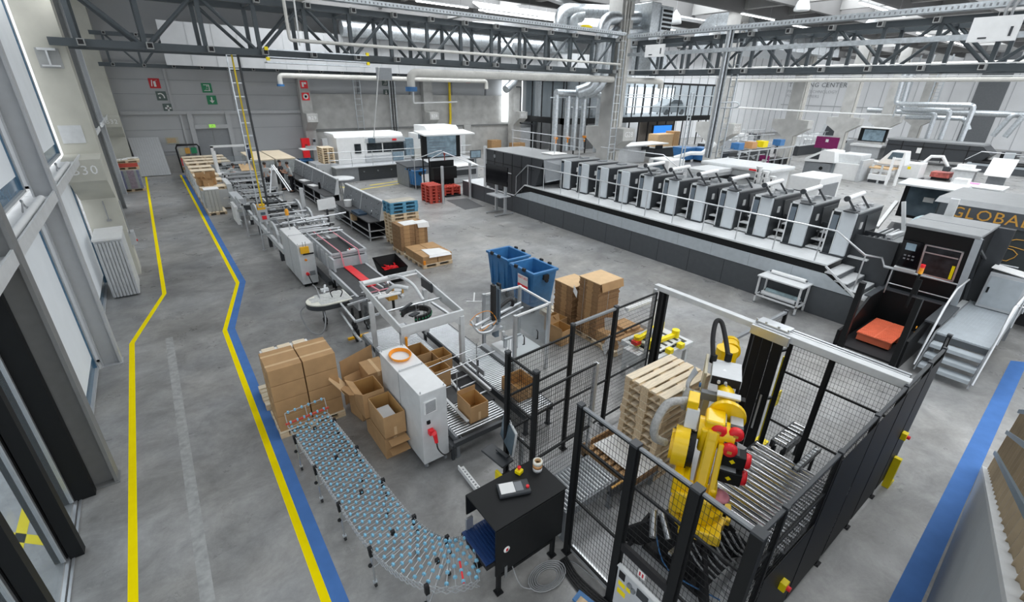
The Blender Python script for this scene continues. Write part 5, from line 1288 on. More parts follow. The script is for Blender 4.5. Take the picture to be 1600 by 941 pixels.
o = MB(); o.box(16.4,33.75,2.45,17.2,33.85,2.85); o.box(16.95,33.83,1.75,17.25,33.92,2.2); o.build('display','screen',d2)
o = MB(); o.box(15.4,33.9,1.2,16.0,34.5,2.5)
for i in range(9): o.box(15.38,33.88,1.3+.13*i,16.02,33.9,1.36+.13*i)
o.build('sheet_rack','bluegrey',d2)
o = MB(); o.box(16.05,33.9,.98,16.6,34.6,1.75); o.build('sheet_stack','sheetstack',d2)
q = thing('switch_cabinet','pale blue grey cabinet at the left end of the white machine','cabinet',(9.2,34.3,0))
o = MB(); o.box(8.6,33.4,.05,10.0,35.2,1.15); o.build('body','lightgrey',q,.02); o = MB(); o.box(8.7,33.38,.2,8.72,33.4,1.0); o.cyl((9.0,33.4,.7),(9.0,33.37,.7),.04,8); o.build('lock','charcoal',q); o = MB(); o.box(8.65,33.5,0,9.95,35.1,.05); o.build('plinth','charcoal',q)
for i in range(7): place(wood_p,(9.55,34.1,1.15+.146*i),PI/2,'wooden pallet in the small stack on the pale cabinet by the white machine','pallets on the cabinet')
wheelie('small blue bin at the left end of the white machine',8.75,36.6,0,.8,.9,1.1)
tt = thing('feed_table','white feed table with papers left of the white machine','table',(9.3,36.8,0))
o = MB(); o.box(8.6,36.2,1.75,10.2,37.4,1.8); o.build('table_top','white',tt); o = MB(); o.box(9.2,36.6,0,9.4,36.8,1.75); o.build('leg','midgrey',tt); o = MB(); o.cbox((9.4,36.7,1.9),(.7,.6,.16),0,.3); o.build('papers','alu',tt)
for i,(x,l) in enumerate(((6.9+4.5,'pale locker panel by the pillar marked B29'),(18.4+2.6,'pale locker beside the white delivery module'),(23.7,'pair of grey lockers below the yellow pipe'))):
    o = MB(); o.box(x,41.2,.05,x+1.3,41.7,2.0); o.box(x+.64,41.19,.1,x+.66,41.2,1.95); o.box(x,41.25,0,x+1.3,41.65,.05); tag(o.build('locker','palegrey'),l,'locker')
o = MB(); o.box(31.0,41.0,0,33.0,41.2,2.3); tag(o.build('partition','lightgrey'),'grey partition panel at the right end of the back wall','partition')
r = thing('fire_extinguisher','red extinguisher cabinet leaning at the foot of the pillar marked B29','extinguisher',(10.15,41.2,.9))
o = MB(); o.cbox((10.1,41.35,1.35),(.62,.3,1.5)); o.build('cabinet','brightred',r,.02)
o = MB(); o.cbox((10.1,41.19,1.5),(.2,.02,.3)); o.build('window','oxblood',r)
r = thing('wall_phone','small grey wall telephone on the pillar marked B29','telephone',(10.9,41.6,1.4)); o = MB(); o.box(10.75,41.58,1.5,11.0,41.7,2.0); o.build('body','lightgrey',r); o = MB(); o.box(10.78,41.55,1.75,10.97,41.58,1.95); o.build('display','charcoal',r)
# inspection console by the press
q = thing('inspection_console','press control console with a lit proofing screen under a white canopy','console',(16.5,30,0))
o = MB(); o.prism([(28.2,.0),(30.6,.0),(30.6,1.35),(28.2,1.05)],'x',14.9,18.1); o.build('desk','lightgrey',q,.04)
o = MB(); o.slab((14.9,28.15,1.10),(18.1,28.15,1.10),(18.1,30.4,1.42),(14.9,30.4,1.42),.05); o.build('desk_top','white',q)
o = MB(); o.box(15.3,28.13,.55,17.9,28.2,.9); o.build('front_recess','charcoal',q)
o = MB(); o.box(15.0,30.4,1.45,18.0,30.65,3.05); mo = o.build('screen_housing','black',q)
o = MB(); o.box(15.35,30.37,1.55,17.65,30.4,2.95); o.build('screen','screenlit',mo)
o = MB()
for i in range(6): z = 1.7+.2*i; o.box(15.5,30.36,z,15.5+R.uniform(.8,2.0),30.37,z+.05)
o.build('screen_lines','glassblue2',mo)
o = MB(); o.slab((14.6,29.2,3.05),(18.5,29.2,3.05),(18.5,30.8,3.2),(14.6,30.8,3.2),.1); o.build('canopy','white',q,.02)
q = thing('side_monitor','small monitor on a stand right of the control console','monitor',(18.6,29.5,0))
o = MB(); o.box(18.3,29.5,1.4,19.2,29.56,1.95); o.build('housing','charcoal',q); o = MB(); o.box(18.35,29.49,1.45,19.15,29.5,1.9); o.build('screen','screenlit',q); o = MB(); o.box(18.7,29.5,.0,18.8,29.6,1.4); o.box(18.5,29.3,0,19.0,29.8,.03); o.build('stand','midgrey',q)
q = thing('grey_desk','dark grey desk left of the control console','desk',(14.2,29.6,0))
o = MB(); o.prism([(28.6,0),(30.4,0),(30.4,1.35),(28.6,1.25)],'x',13.0,14.9); o.build('body','midgrey',q,.02); o = MB(); o.slab((12.95,28.55,1.26),(14.85,28.55,1.26),(14.85,30.4,1.38),(12.95,30.4,1.38),.04); o.build('desk_top','charcoal',q)
wheelie('blue wheeled bin by the lift railing, holding rubbish',13.45,28.4,0,.85,1.15,1.15)
o = MB(); o.slab((13.35,27.4,.3),(13.9,27.5,.3),(13.95,27.62,.95),(13.4,27.5,.95),.02); o.slab((13.5,27.39,.55),(13.8,27.45,.55),(13.83,27.51,.8),(13.53,27.45,.8),-.004); tag(o.build('placard','paper'),'white placard leaning between blue bin and red pallets','placard')
# black lift with posts and floor plate
q = thing('pallet_lift','black pallet lift with two silver posts and railing by the press','lift',(13.8,24.5,0))
for x,y in ((12.66,23.4),(14.72,23.82)): o = MB(); o.cyl((x,y,0),(x,y,2.05),.085,14); o.cyl((x,y,0),(x,y,.03),.13,14); o.build('post','alu',q)
o = MB(); o.box(13.3,26.0,0,14.9,26.1,1.95); o.box(13.3,25.65,.9,14.9,26.0,1.6); o.build('rear_shield','black',q)
for x in (12.9,13.3): o = MB(); o.box(x,26.2,0,x+.06,26.26,2.2); o.build('black_post','black',q)
o = MB(); o.tube([(14.72,23.82,2.0),(14.9,22,1.95),(14.9,20.0,1.95)],.025,6); o.tube([(13.0,27.6,1.9),(14.0,26.2,2.5),(14.2,26.2,2.5)],.025,6); o.tube([(13.0,27.6,0),(13.0,27.6,1.9)],.025,6); o.tube([(13.3,26.0,2.1),(14.2,26.0,2.45),(14.72,23.82,2.05)],.02,6)
for y in (21.2,22.3): o.cyl((14.85,y,.85),(14.85,y,1.95),.02,6)
o.build('handrail','alu',q)
o = MB(); o.cyl((14.3,26.05,1.95),(14.3,26.05,2.25),.03,8); o.cyl((14.3,26.05,2.25),(14.3,26.05,2.4),.06,12); o.build('signal_lamp','oxblood',q)
o = MB(); o.add([(13.19,24.04,.004),(12.9,21.44,.004),(14.17,21.52,.004),(14.51,23.84,.004),(13.19,24.04,0),(12.9,21.44,0),(14.17,21.52,0),(14.51,23.84,0)],[(0,1,2,3),(0,4,5,1),(1,5,6,2),(2,6,7,3),(3,7,4,0)]); tag(o.build('floor_mat','belt'),'dark floor mat in front of the black pallet lift','mat')
q = thing('screen_stand','black flat screen on a wheeled silver stand beside the press','screen',(14,19.6,0))
o = MB(); o.slab((13.86,20.75,1.50),(14.0,19.05,1.50),(14.0,19.05,2.45),(13.86,20.75,2.45),.06); sc_ = o.build('screen','screenoff',q)
o = MB(); o.slab((13.855,20.3,1.6),(13.94,19.4,1.6),(13.94,19.4,1.95),(13.855,20.3,1.95),-.002); o.build('red_patch','oxdark',sc_)  # dark red patch on the face of the black screen
for y in (20.15,19.35): o = MB(); o.box(14.0,y-.06,.06,14.12,y+.06,2.2); o.build('column','alu',q)
o = MB(); o.box(13.6,19.2,.95,14.3,20.4,1.0); o.build('shelf','lightgrey',q)
for y in (20.15,19.35):
    o = MB(); o.box(13.4,y-.04,.04,14.6,y+.04,.10); o.build('foot','alu',q)
    o = MB()
    for x in (13.45,14.55): o.cyl((x-.02,y,.035),(x+.02,y,.035),.035,10)
    o.build('castor','midgrey',q)
# back corner: cartons and shelving
for x,y,w_,h_,l,m in ((28.0,41.0,1.2,1.2,'brown carton pile by the far corner of the back wall','carddark'),(30.2,40.2,1.5,.9,'pale carton pile by the far corner behind the press','cardlight')):
    closed_carton('carton',l,x,y,.0,x+w_,y+.8,h_)
# ------------------------------------------------------------------ black tub with red scraps
q = thing('scrap_tub','black plastic tub with red scraps at the end of the belt table','tub',(5.6,14.2,0))
o = MB(); o.add([(5.3,13.85,.02),(5.85,13.85,.02),(5.85,14.55,.02),(5.3,14.55,.02),(5.15,13.7,.56),(5.98,13.7,.56),(5.98,14.7,.72),(5.15,14.7,.72)],[(3,2,1,0),(0,1,5,4),(1,2,6,5),(2,3,7,6),(3,0,4,7)])
o.add([(5.33,13.9,.06),(5.82,13.9,.06),(5.82,14.5,.06),(5.33,14.5,.06),(5.18,13.74,.56),(5.95,13.74,.56),(5.95,14.66,.71),(5.18,14.66,.71)],[(0,1,2,3),(4,5,1,0),(5,6,2,1),(6,7,3,2),(7,4,0,3)]); o.build('tub','black',q)
o = MB()
for i in range(26): o.cbox((R.uniform(5.3,5.85),R.uniform(13.95,14.5),.38+R.uniform(0,.06)),(.16,.05,.01),0,R.uniform(0,3))
o.box(5.25,13.86,.10,5.9,14.55,.36); s = o.build('red_scraps','brightred',q); s['kind'] = 'stuff'
# ------------------------------------------------------------------ people
def skin(name, joints, bones, m, parent, sub=1):
    """one continuous grown surface over a joint skeleton: joints name -> (point, radius)"""
    ks = list(joints); me = bpy.data.meshes.new(name); I = WM[parent.name].inverted() if parent else Mx.Identity(4)
    me.from_pydata([tuple(I @ V(joints[k][0])) for k in ks], [(ks.index(a),ks.index(b)) for a,b in bones], [])
    me.materials.append(MAT[m]); o = bpy.data.objects.new(name, me); COL.objects.link(o); o.parent = parent; WM[o.name] = WM[parent.name].copy()
    md = o.modifiers.new('skin','SKIN'); md.use_smooth_shade = True
    for i,k in enumerate(ks):
        sv = me.skin_vertices[0].data[i]; r = joints[k][1]; sv.radius = r if isinstance(r,tuple) else (r,r); sv.use_root = (i == 0)
    if sub: s = o.modifiers.new('sub','SUBSURF'); s.levels = sub; s.render_levels = sub
    return o
def person(label, x, y, face, shirt, trousers='cloth_black', lean=0., arms='front', hair='hair', z0=0., knees=0.):
    """face: heading in radians (0 looks along +y); lean bends the trunk forward at the hips"""
    t = thing('person', label, 'person', (x,y,z0))
    f = V((math.sin(face),math.cos(face),0)); s = V((f.y,-f.x,0)); zz = V((0,0,1)); o = V((x,y,z0))
    tr = (zz*math.cos(lean)+f*math.sin(lean)); tf = (f*math.cos(lean)-zz*math.sin(lean))
    hip = o+zz*.93-f*.06*lean; P = {}
    J = {'pelvis':(hip,.13),'waist':(hip+tr*.18,.125),'chest':(hip+tr*.38,(.15,.12)),'neckb':(hip+tr*.53,.075),'neck':(hip+tr*.60+tf*.02,.052)}
    hd = hip+tr*.60+(zz*.6+tr*.4)*.06+tf*.02; J['jaw'] = (hd+zz*.02+f*.015,.065); J['skull'] = (hd+zz*.12,(.085,.095)); J['crown'] = (hd+zz*.19,.05)
    B = [('pelvis','waist'),('waist','chest'),('chest','neckb'),('neckb','neck'),('neck','jaw'),('jaw','skull'),('skull','crown')]
    for n,q in (('l',-1),('r',1)):
        sh = hip+tr*.49+s*q*.18; J['sh'+n] = (sh,.06)
        if arms == 'front': el = sh-tr*.24+tf*.12+s*q*.05; wr = el+f*.20+zz*.02-s*q*.09
        elif arms == 'down': el = sh-zz*.27+s*q*.05; wr = el-zz*.22+f*.08
        else: el = sh-zz*.25+f*.07+s*q*.04; wr = el-zz*.12+f*.20-s*q*.05
        J['el'+n] = (el,.043); J['wr'+n] = (wr,.03); d = (wr-el).normalized()
        J['palm'+n] = (wr+d*.07,(.038,.022))
        B += [('chest','sh'+n),('sh'+n,'el'+n),('el'+n,'wr'+n),('wr'+n,'palm'+n)]
        for i,w_ in enumerate((-.03,-.01,.01,.03)):
            a = wr+d*.10+s*w_; b = a+d*(.055+.01*(i in (1,2)))-zz*.015; J[f'fa{n}{i}'] = (a,.010); J[f'fb{n}{i}'] = (b,.008); B += [('palm'+n,f'fa{n}{i}'),(f'fa{n}{i}',f'fb{n}{i}')]
        th = wr+d*.045-s*q*.04; J['th'+n] = (th,.011); J['tt'+n] = (th+d*.04-s*q*.012,.009); B += [('palm'+n,'th'+n),('th'+n,'tt'+n)]
        hj = hip-zz*.05+s*q*.09; kn = o+zz*.49+s*q*.10+f*(.03+knees); an = o+zz*.09+s*q*.11; J['hj'+n] = (hj,.088); J['kn'+n] = (kn,.058); J['an'+n] = (an,.042); J['toe'+n] = (an+f*.15-zz*.05,.034)
        B += [('pelvis','hj'+n),('hj'+n,'kn'+n),('kn'+n,'an'+n),('an'+n,'toe'+n)]
    skin('body',J,B,'skin',t)
    grow = lambda k,e: (J[k][0], tuple(c+e for c in J[k][1]) if isinstance(J[k][1],tuple) else J[k][1]+e)
    S = {k:grow(k,.014) for k in ('waist','pelvis','chest','neckb','shl','shr')}
    for n in 'lr': S['h'+n] = (J['sh'+n][0].lerp(J['el'+n][0],.75), .062)
    skin('shirt',S,[('pelvis','waist'),('waist','chest'),('chest','neckb'),('chest','shl'),('chest','shr'),('shl','hl'),('shr','hr')],shirt,t)
    T = {k:grow(k,.018) for k in ('pelvis','hjl','hjr','knl','knr','anl','anr')}
    skin('trousers',T,[('pelvis','hjl'),('pelvis','hjr'),('hjl','knl'),('hjr','knr'),('knl','anl'),('knr','anr')],trousers,t)
    for n in 'lr':
        a = J['an'+n][0]; w_ = MB(); w_.cbox(tuple(a+f*.06-zz*.055),(.095,.27,.07),0,-face); w_.build('shoe','blackmatte',t,.02)
    h = MB(); c = hd+zz*.145-f*.012; h.ball(tuple(c),.105,0,12,(.95,1.02,.85)); h.build('hair',hair,t)
    # features of the face
    fc = hd+f*.085
    w_ = MB(); w_.add([tuple(fc+zz*.10-s*.012),tuple(fc+zz*.10+s*.012),tuple(fc+zz*.055+f*.03),tuple(fc+zz*.05-s*.018),tuple(fc+zz*.05+s*.018)],[(0,1,2),(0,2,3),(1,4,2),(2,4,3)]); w_.build('nose','skin',t)
    for q in (-1,1):
        w_ = MB(); w_.ball(tuple(fc+zz*.10+s*q*.032-f*.004),.011); w_.build('eye','blackmatte',t)
        w_ = MB(); w_.ball(tuple(hd+zz*.085+s*q*.088),.022,0,8,(.6,1,1.4)); w_.build('ear','skin',t)
    w_ = MB(); w_.cbox(tuple(fc+zz*.02-f*.012),(.045,.01,.01),0,-face); w_.build('mouth','oxblood',t)
    return t
person('person in grey shirt and black trousers bending over the feeder of the folding machine',3.35,33.6,PI/2-.1,'cloth_grey',lean=.95,arms='front')
person('person in grey shirt standing with back to the camera behind the folding machine',5.15,31.3,.35,'cloth_grey',lean=.06,arms='front')
person('person in black shirt talking beside the longer tool bench',6.05,31.8,2.1,'cloth_black',lean=.05,arms='front')
person('person in light grey shirt turned towards the person in black by the tool bench',6.42,30.9,-1.1,'cloth_grey',lean=.18,arms='front')
# ------------------------------------------------------------------ stacks on the left of the machine line
t = thing('printed_stack','film wrapped stack of violet printed sheets under pallets, left of the yellow line','stack',(-1.4,36.1,0))
o = MB(); o.box(-1.95,35.7,.15,-.85,36.6,1.25); o.build('sheets','sheetstack',t)
for a,b,m in ((-1.9,-1.62,'print_violet'),(-1.45,-1.12,'print_mauve'),(-1.0,-.88,'print_violet')): o = MB(); o.box(a,35.69,.17,b,35.7,1.22); o.build('printed_edge',m,t)
o = MB(); o.box(-1.97,35.67,.16,-.83,35.685,1.2); o.build('film','plexi',t)
place(wood_p,(-1.4,36.15,0),0,'wooden pallet under the violet printed stack left of the yellow line','pallets of the printed stack')
place(wood_p,(-1.4,36.15,1.26),0,'wooden pallet lying directly on the violet printed stack','pallets of the printed stack')
o = MB(); o.box(-1.75,35.7,1.41,-.85,36.5,1.62); tag(o.build('red_stack','redpallet'),'red edged stack between the two pallets on the violet printed stack','stack')
place(wood_p,(-1.3,36.15,1.63),0,'topmost wooden pallet above the violet printed stack','pallets of the printed stack')
t = thing('paper_pile','torn white papers on the topmost pallet above the violet stack','paper',(-1.3,36.1,1.78))
for i in range(5): o = MB(); o.cbox((-1.6+.17*i,36.1+R.uniform(-.2,.2),1.80+.02*i),(.3,.3,.03+.03*R.random()),0,R.random()); o.build('sheet','paper',t)
rows = [(28.7,1.15),(30.2,1.25),(31.7,1.3),(33.2,1.35),(34.7,1.35),(36.2,1.4),(37.7,1.4),(39.2,1.4)]
lab = ['first','second','third','fourth','fifth','sixth','seventh','farthest']
for i,(y,h) in enumerate(rows):
    for j,x in enumerate((2.14,3.36) if i > 4 else (2.14,)):
        t = thing('wrapped_stack','film wrapped stack beside the blue line, '+lab[i]+' from the camera'+(', right hand column' if j else ''),'stack',(x,y,.146))
        o = MB(); o.box(x-.55,y-.55,.15,x+.55,y+.55,h-.15); o.build('load','sheetstack2',t)
        o = MB(); g = .57
        for a,b,c,d in ((x-g,y-g,x+g,y-g),(x-g,y-g,x-g,y+g)): 
            n = 6; v = [(a+(c-a)*u/n+R.uniform(-.03,.03),b+(d-b)*u/n+R.uniform(-.03,.03),.08+(h-.2)*w_/4) for w_ in range(5) for u in range(n+1)]
            o.add(v,[(w_*(n+1)+u,w_*(n+1)+u+1,(w_+1)*(n+1)+u+1,(w_+1)*(n+1)+u) for w_ in range(4) for u in range(n)],0,True)
        o.build('film','wrapfilm',t)
        place(wood_p,(x,y,0),0,'wooden pallet under the wrapped stack, '+lab[i]+' from the camera'+(', right hand column' if j else ''),'pallets beside the blue line')
        place(wood_p,(x,y,h-.148),0,'wooden pallet lying on the wrapped stack, '+lab[i]+' from the camera'+(', right hand column' if j else ''),'pallets beside the blue line')
t = thing('sheet_pile','tall pile of grey flat sheets in ribbed columns on a pallet beside the blue line','stack',(1.95,27.5,.146))
for k in range(4): x = 1.62+.15*k; o = MB(); o.box(x,27.22,.15,x+.14,28.0,1.18+.01*k); o.build('column','sheetstack',t)
o = MB(); o.box(1.6,27.25,1.2,2.25,27.9,1.225); o.build('top_sheet','paper',t)
place(wood_p,(1.95,27.62,0),PI/2,'wooden pallet under the ribbed grey sheet pile beside the blue line','pallets beside the blue line')
for i,(x,y,z,l) in enumerate(((1.75,29.0,1.16,'left upright'),(2.15,29.1,1.16,'right upright'),(1.95,28.85,1.10,'middle'))):
    open_carton('open_carton',l+' open brown carton on the nearest wrapped stack',x-.22,y-.2,z,x+.22,y+.2,z+.34,R.uniform(-.2,.2),[('+y',.28,.1),('-x',.12,.6)])
t = thing('red_stand','red and white wrapped pile between the wrapped stacks and the bending person','pile',(2.75,30.2,0)); o = MB(); o.cbox((2.75,30.2,.5),(.35,.8,1.0)); o.build('pile','redwrap',t,.06); o = MB(); o.cbox((2.80,29.85,.22),(.3,.3,.44)); o.build('carton','cardlight',t)
# ------------------------------------------------------------------ folder gluer line
def mech(root, x0, y0, z0, x1, y1, z1, n, ms=('alu','charcoal','steel','midgrey','palegrey','black')):
    """small shafts, blocks, wheels and brackets that fill an open machine frame"""
    for i in range(n):
        o = MB(); x,y,z = R.uniform(x0,x1),R.uniform(y0,y1),R.uniform(z0,z1); k = R.randrange(4)
        if k == 0: o.cyl((x0+R.uniform(0,.15),y,z),(x1-R.uniform(0,.2),y,z),R.uniform(.012,.035),8); nm = 'shaft'
        elif k == 1: o.cbox((x,y,z),(R.uniform(.08,.28),R.uniform(.06,.3),R.uniform(.05,.2)),0,R.choice((0,0,.5,-.4))); nm = 'bracket'
        elif k == 2: r = R.uniform(.05,.13); o.cyl((x-.02,y,z),(x+.02,y,z),r,14); o.cyl((x-.03,y,z),(x+.03,y,z),r*.4,10); nm = 'pulley'
        else: o.bar((x,y,z),(x+R.uniform(-.1,.1),y+R.uniform(.2,.8),z+R.uniform(-.12,.12)),R.uniform(.02,.05)); nm = 'rail'
        o.build(nm,R.choice(ms),root)
gl = thing('folding_machine','long open carton folding and gluing machine with arched side plates, running towards the back wall','machine',(3.8,24,0))
for x in (3.0,4.75):
    o = MB(); o.box(x-.05,17.6,.42,x+.05,33.2,.62); o.build('main_beam','palegrey',gl)
    for y in (18.2,20.2,22.2,24.2,26.2,28.2,30.2,32.2): o = MB(); o.box(x-.06,y-.06,0,x+.06,y+.06,.42); o.build('foot','charcoal',gl)
for y in (19.2,21.0,22.8):
    for x in (3.05,4.8):
        pr = [(y-.75,.55),(y-.7,.9),(y-.5,1.12),(y-.2,1.22),(y+.2,1.22),(y+.5,1.12),(y+.7,.9),(y+.75,.55),(y+.55,.55),(y+.5,.8),(y+.3,.98),(y,1.04),(y-.3,.98),(y-.5,.8),(y-.55,.55)]
        o = MB(); o.prism(pr,'x',x-.035,x+.035); o.build('arched_plate','lightgrey',gl)
    o = MB(); o.cyl((3.05,y,1.1),(4.8,y,1.1),.03,8); o.build('cross_shaft','steel',gl)
for y in (25.2,26.6,28.0,29.6,31.0,32.4):
    o = MB(); o.box(3.0,y-.05,.62,3.08,y+.05,1.15); o.box(4.7,y-.05,.62,4.78,y+.05,1.15); o.box(3.0,y-.05,1.1,4.78,y+.05,1.18); o.build('yoke','lightgrey',gl)
for a,b,n in ((17.8,20,22),(20,23,34),(23,26.5,34),(26.5,30,30),(30,33,22)): mech(gl,3.1,a,.5,4.7,b,1.15,n)
for x in (3.45,3.8,4.15,4.4): o = MB(); o.box(x,18,.84,x+.06,32.8,.88); o.build('belt','belt',gl)
o = MB(); o.box(2.55,24.6,.35,2.92,26.6,1.15); o.build('side_cover','lightgrey',gl,.02)
o = MB(); o.box(2.70,28.2,.15,2.95,30.2,1.25); o.build('side_cover','palegrey',gl,.02)
o = MB(); o.box(2.30,23.0,.35,2.42,24.2,1.15); o.build('panel','white',gl,.02)
mech(gl,2.45,22.3,.15,3.0,26.8,1.1,26,('alu','steel','charcoal','palegrey'))
o = MB(); o.box(2.5,22.2,0,2.56,22.26,1.4); o.box(2.5,23.9,0,2.56,23.96,1.4); o.box(2.5,22.2,1.34,2.56,23.96,1.4); o.box(2.5,22.22,.03,3.0,22.28,.07); o.build('side_frame','alu',gl)
# X brace frame of the machine
for a,b in (((4.2,25.6,.9),(4.9,27.6,2.1)),((4.25,25.9,.9),(4.95,27.9,2.1)),((4.9,27.6,2.1),(5.3,26.6,.9)),((5.0,27.8,2.1),(5.45,26.8,.9))): o = MB(); o.bar(a,b,.05); o.build('brace','alu',gl)
# feeder at the far end
fd = thing('carton_feeder','feeder head of the folding machine with white arch and dark blue drum','feeder',(3.9,34.5,0))
o = MB(); o.box(2.9,33.6,0,3.05,33.75,2.3); o.box(5.0,35.4,0,5.15,35.55,2.4); o.box(3.0,35.4,2.3,5.15,35.55,2.42); o.box(3.0,35.4,0,3.15,35.55,2.4); o.build('arch','white',fd)
o = MB(); o.cyl((4.95,35.2,1.9),(5.08,35.2,1.9),.42,20); o.build('drum','navy',fd)
o = MB(); o.slab((3.3,34.5,1.0),(4.9,34.5,1.0),(4.8,35.3,1.75),(3.4,35.3,1.75),.03); o.build('clear_guard','plexi',fd)
o = MB(); o.box(2.95,33.9,.5,5.0,35.2,1.0); o.build('body','lightgrey',fd,.02)
o = MB(); o.box(3.0,33.4,.0,3.1,33.6,1.0); o.box(3.25,33.0,0,3.35,33.2,1.0); o.box(2.9,33.0,.97,3.5,33.7,1.03); o.build('side_table','white',fd)
mech(fd,3.1,33.8,1.0,4.9,35.3,1.5,24)
o = MB(); o.slab((4.2,33.6,1.05),(4.9,33.6,1.05),(4.9,34.4,1.35),(4.2,34.4,1.35),.02); o.build('card_blank','cardlight',fd)
# stacks behind bench with pale pallets on top
for i,(x,y) in enumerate(((5.6,34.6),(6.9,34.6),(5.6,36.2),(6.9,36.2),(5.6,37.8),(6.9,37.8))):
    t = thing('wrapped_stack','wrapped stack behind the two talkers, '+('near','near','middle','middle','far','far')[i]+' row, '+('left','right')[i%2]+' side','stack',(x,y,0)); o = MB(); o.box(x-.58,y-.75,.0,x+.58,y+.75,1.55); o.build('load','sheetstack2',t,.03); 
    o = MB(); o.box(x-.6,y-.77,.02,x+.6,y-.755,1.5); o.build('film','plexi',t)
    o = MB()
    for k in range(7): o.box(x-.6,y-.78+.225*k,1.56,x+.6,y-.62+.225*k,1.62)
    tag(o.build('pale_slats','woodlight'),'pale slatted pallet on the wrapped stack behind the two talkers, '+('near','near','middle','middle','far','far')[i]+' row, '+('left','right')[i%2]+' side','pallet','pale pallets behind the people')
o = MB(); o.cyl((5.65,32.6,0),(5.65,32.6,1.15),.28,18); o.cyl((5.65,32.6,1.15),(5.65,32.6,1.2),.42,18); tag(o.build('standing_table','white'),'round white standing table beside the person in black','table')
# operator stand with traffic light, ladder legs
ld = thing('operator_stand','tall silver legged operator post with yellow cap and red switches left of the folding machine','stand',(2.9,19.9,0))
for x,y in ((2.68,19.85),(3.08,19.9)): o = MB(); o.cyl((x,y,0),(x+.02,y+.05,1.3),.028,8); o.cyl((x,y,0),(x,y,.03),.07,10); o.build('leg','alu',ld)
o = MB(); o.box(2.66,19.84,.62,3.1,19.9,.66); o.build('rung','alu',ld)
o = MB(); o.box(2.72,19.75,1.15,3.05,19.92,1.75); pb = o.build('panel','lightgrey',ld,.01)
o = MB(); o.box(2.72,19.74,1.62,3.0,19.9,1.82); o.build('yellow_cap','yellow2',ld,.01)
o = MB(); o.box(2.82,19.72,1.24,2.98,19.75,1.38); o.build('red_switch','brightred',pb)
o = MB(); o.box(2.80,19.73,1.42,2.96,19.75,1.52); o.build('display','screen',pb)
bl = thing('beacon','orange beacon lamp on a thin post beside the tall grey control cabinet','lamp',(3.2,17.8,0)); o = MB(); o.cyl((3.2,17.0,1.45),(3.2,17.0,1.95),.022,8); o.build('post','alu',bl); o = MB(); o.lathe([(.06,1.95),(.065,2.1),(.04,2.16),(.01,2.17)],(3.2,17.0,0),14); o.build('lamp','amber',bl)
cb2 = cabinet('control_cabinet','tall light grey control cabinet with orange box on its end, beside the belt tray',2.95,15.1,3.43,17.4,.10,1.43)
o = MB(); o.box(3.0,15.15,0,3.4,17.35,.10); o.build('plinth','black',cb2)
o = MB(); o.box(3.02,15.04,1.14,3.28,15.10,1.36); o.build('orange_box','yellow2',cb2,.01)
o = MB(); o.box(3.08,15.02,1.10,3.40,15.05,1.14); o.build('black_bar','black',cb2)
for x in (3.12,3.2): o = MB(); o.cyl((x,15.06,1.36),(x,15.06,1.52),.006,6); o.build('antenna','black',cb2)
o = MB(); o.cyl((3.14,15.10,.92),(3.14,15.05,.92),.035,12); o.box(3.11,15.03,.91,3.18,15.05,.93); o.build('orange_switch','orange',cb2)
o = MB(); o.cyl((3.12,15.10,.45),(3.12,15.0,.45),.05,12); o.build('red_plug','brightred',cb2)
o = MB(); o.box(3.2,15.06,.38,3.36,15.1,.52); o.build('socket_plate','midgrey',cb2)
o = MB(); o.tube([(3.12,15.0,.45),(3.16,14.9,.25),(3.22,14.75,.08),(3.3,14.4,.1)],.018,6,seg=4); o.build('plug_cable','rubber',cb2)
# belt tray with side walls, pink straps
bt = thing('belt_tray','grey sided belt tray with pink straps between the folding machine and the red chute','conveyor',(4.3,15.7,0))
o = MB(); o.box(3.8,14.45,.88,4.78,17.0,.92); o.build('belt','belt',bt)
o = MB(); o.box(3.72,14.35,.60,3.78,17.1,1.22); ws = o.build('side_wall','lightgrey',bt)
o = MB()
for i in range(5): y = 14.6+.5*i; o.box(3.69,y,.62,3.72,y+.24,1.12)
o.build('rib','palegrey',ws)
o = MB(); o.box(4.80,14.35,.60,4.86,17.1,1.22); o.build('side_wall','lightgrey',bt)
o = MB(); o.box(3.72,14.30,.70,4.86,14.36,1.02); o.box(3.72,14.28,1.16,4.86,14.34,1.22); o.box(3.74,14.32,1.08,4.84,14.35,1.12); o.build('end_wall','lightgrey',bt)
o = MB(); o.box(3.66,13.9,.30,3.72,14.4,1.15); o.build('corner_plate','lightgrey',bt)
for x in (4.0,4.55): o = MB(); o.bar((x-.02,17.1,1.22),(x+.02,14.32,1.24),.04,.012); o.bar((x+.02,14.27,1.24),(x+.06,14.2,.72),.04,.012); o.build('strap','pink',bt)
o = MB(); o.box(4.25,14.27,1.22,4.5,14.36,1.27); o.build('sensor','white',bt); o = MB(); o.cyl((4.32,14.3,1.27),(4.32,14.3,1.31),.025,10); o.build('red_knob','brightred',bt)
for z,y in ((1.28,16.6),(1.3,16.9)): o = MB(); o.cyl((3.72,y,z),(4.86,y,z),.025,8); o.build('cross_tube','alu',bt)
for x in (3.75,4.83):
    for y in (14.6,16.8): o = MB(); o.box(x-.04,y-.04,0,x+.04,y+.04,.6); o.build('leg','black',bt)
o = MB(); o.box(3.5,14.2,.25,3.62,16.9,.38); o.build('lower_rail','charcoal',bt)
mech(bt,3.5,17.1,.9,4.8,18.2,1.5,26,('alu','steel','palegrey'))
for i in range(3): o = MB(); o.tube([(4.4+.13*i+.12*math.cos(a),17.3+.10*math.sin(a),1.34) for a in [2*PI*j/14 for j in range(14)]],.018,6,closed=True); o.build('hose_coil','rubber',bt)
for x in (3.1,3.9): o = MB(); o.cyl((x,17.6,1.55),(x+1.5,17.75,1.6),.03,8); o.build('guide_bar','alu',bt)
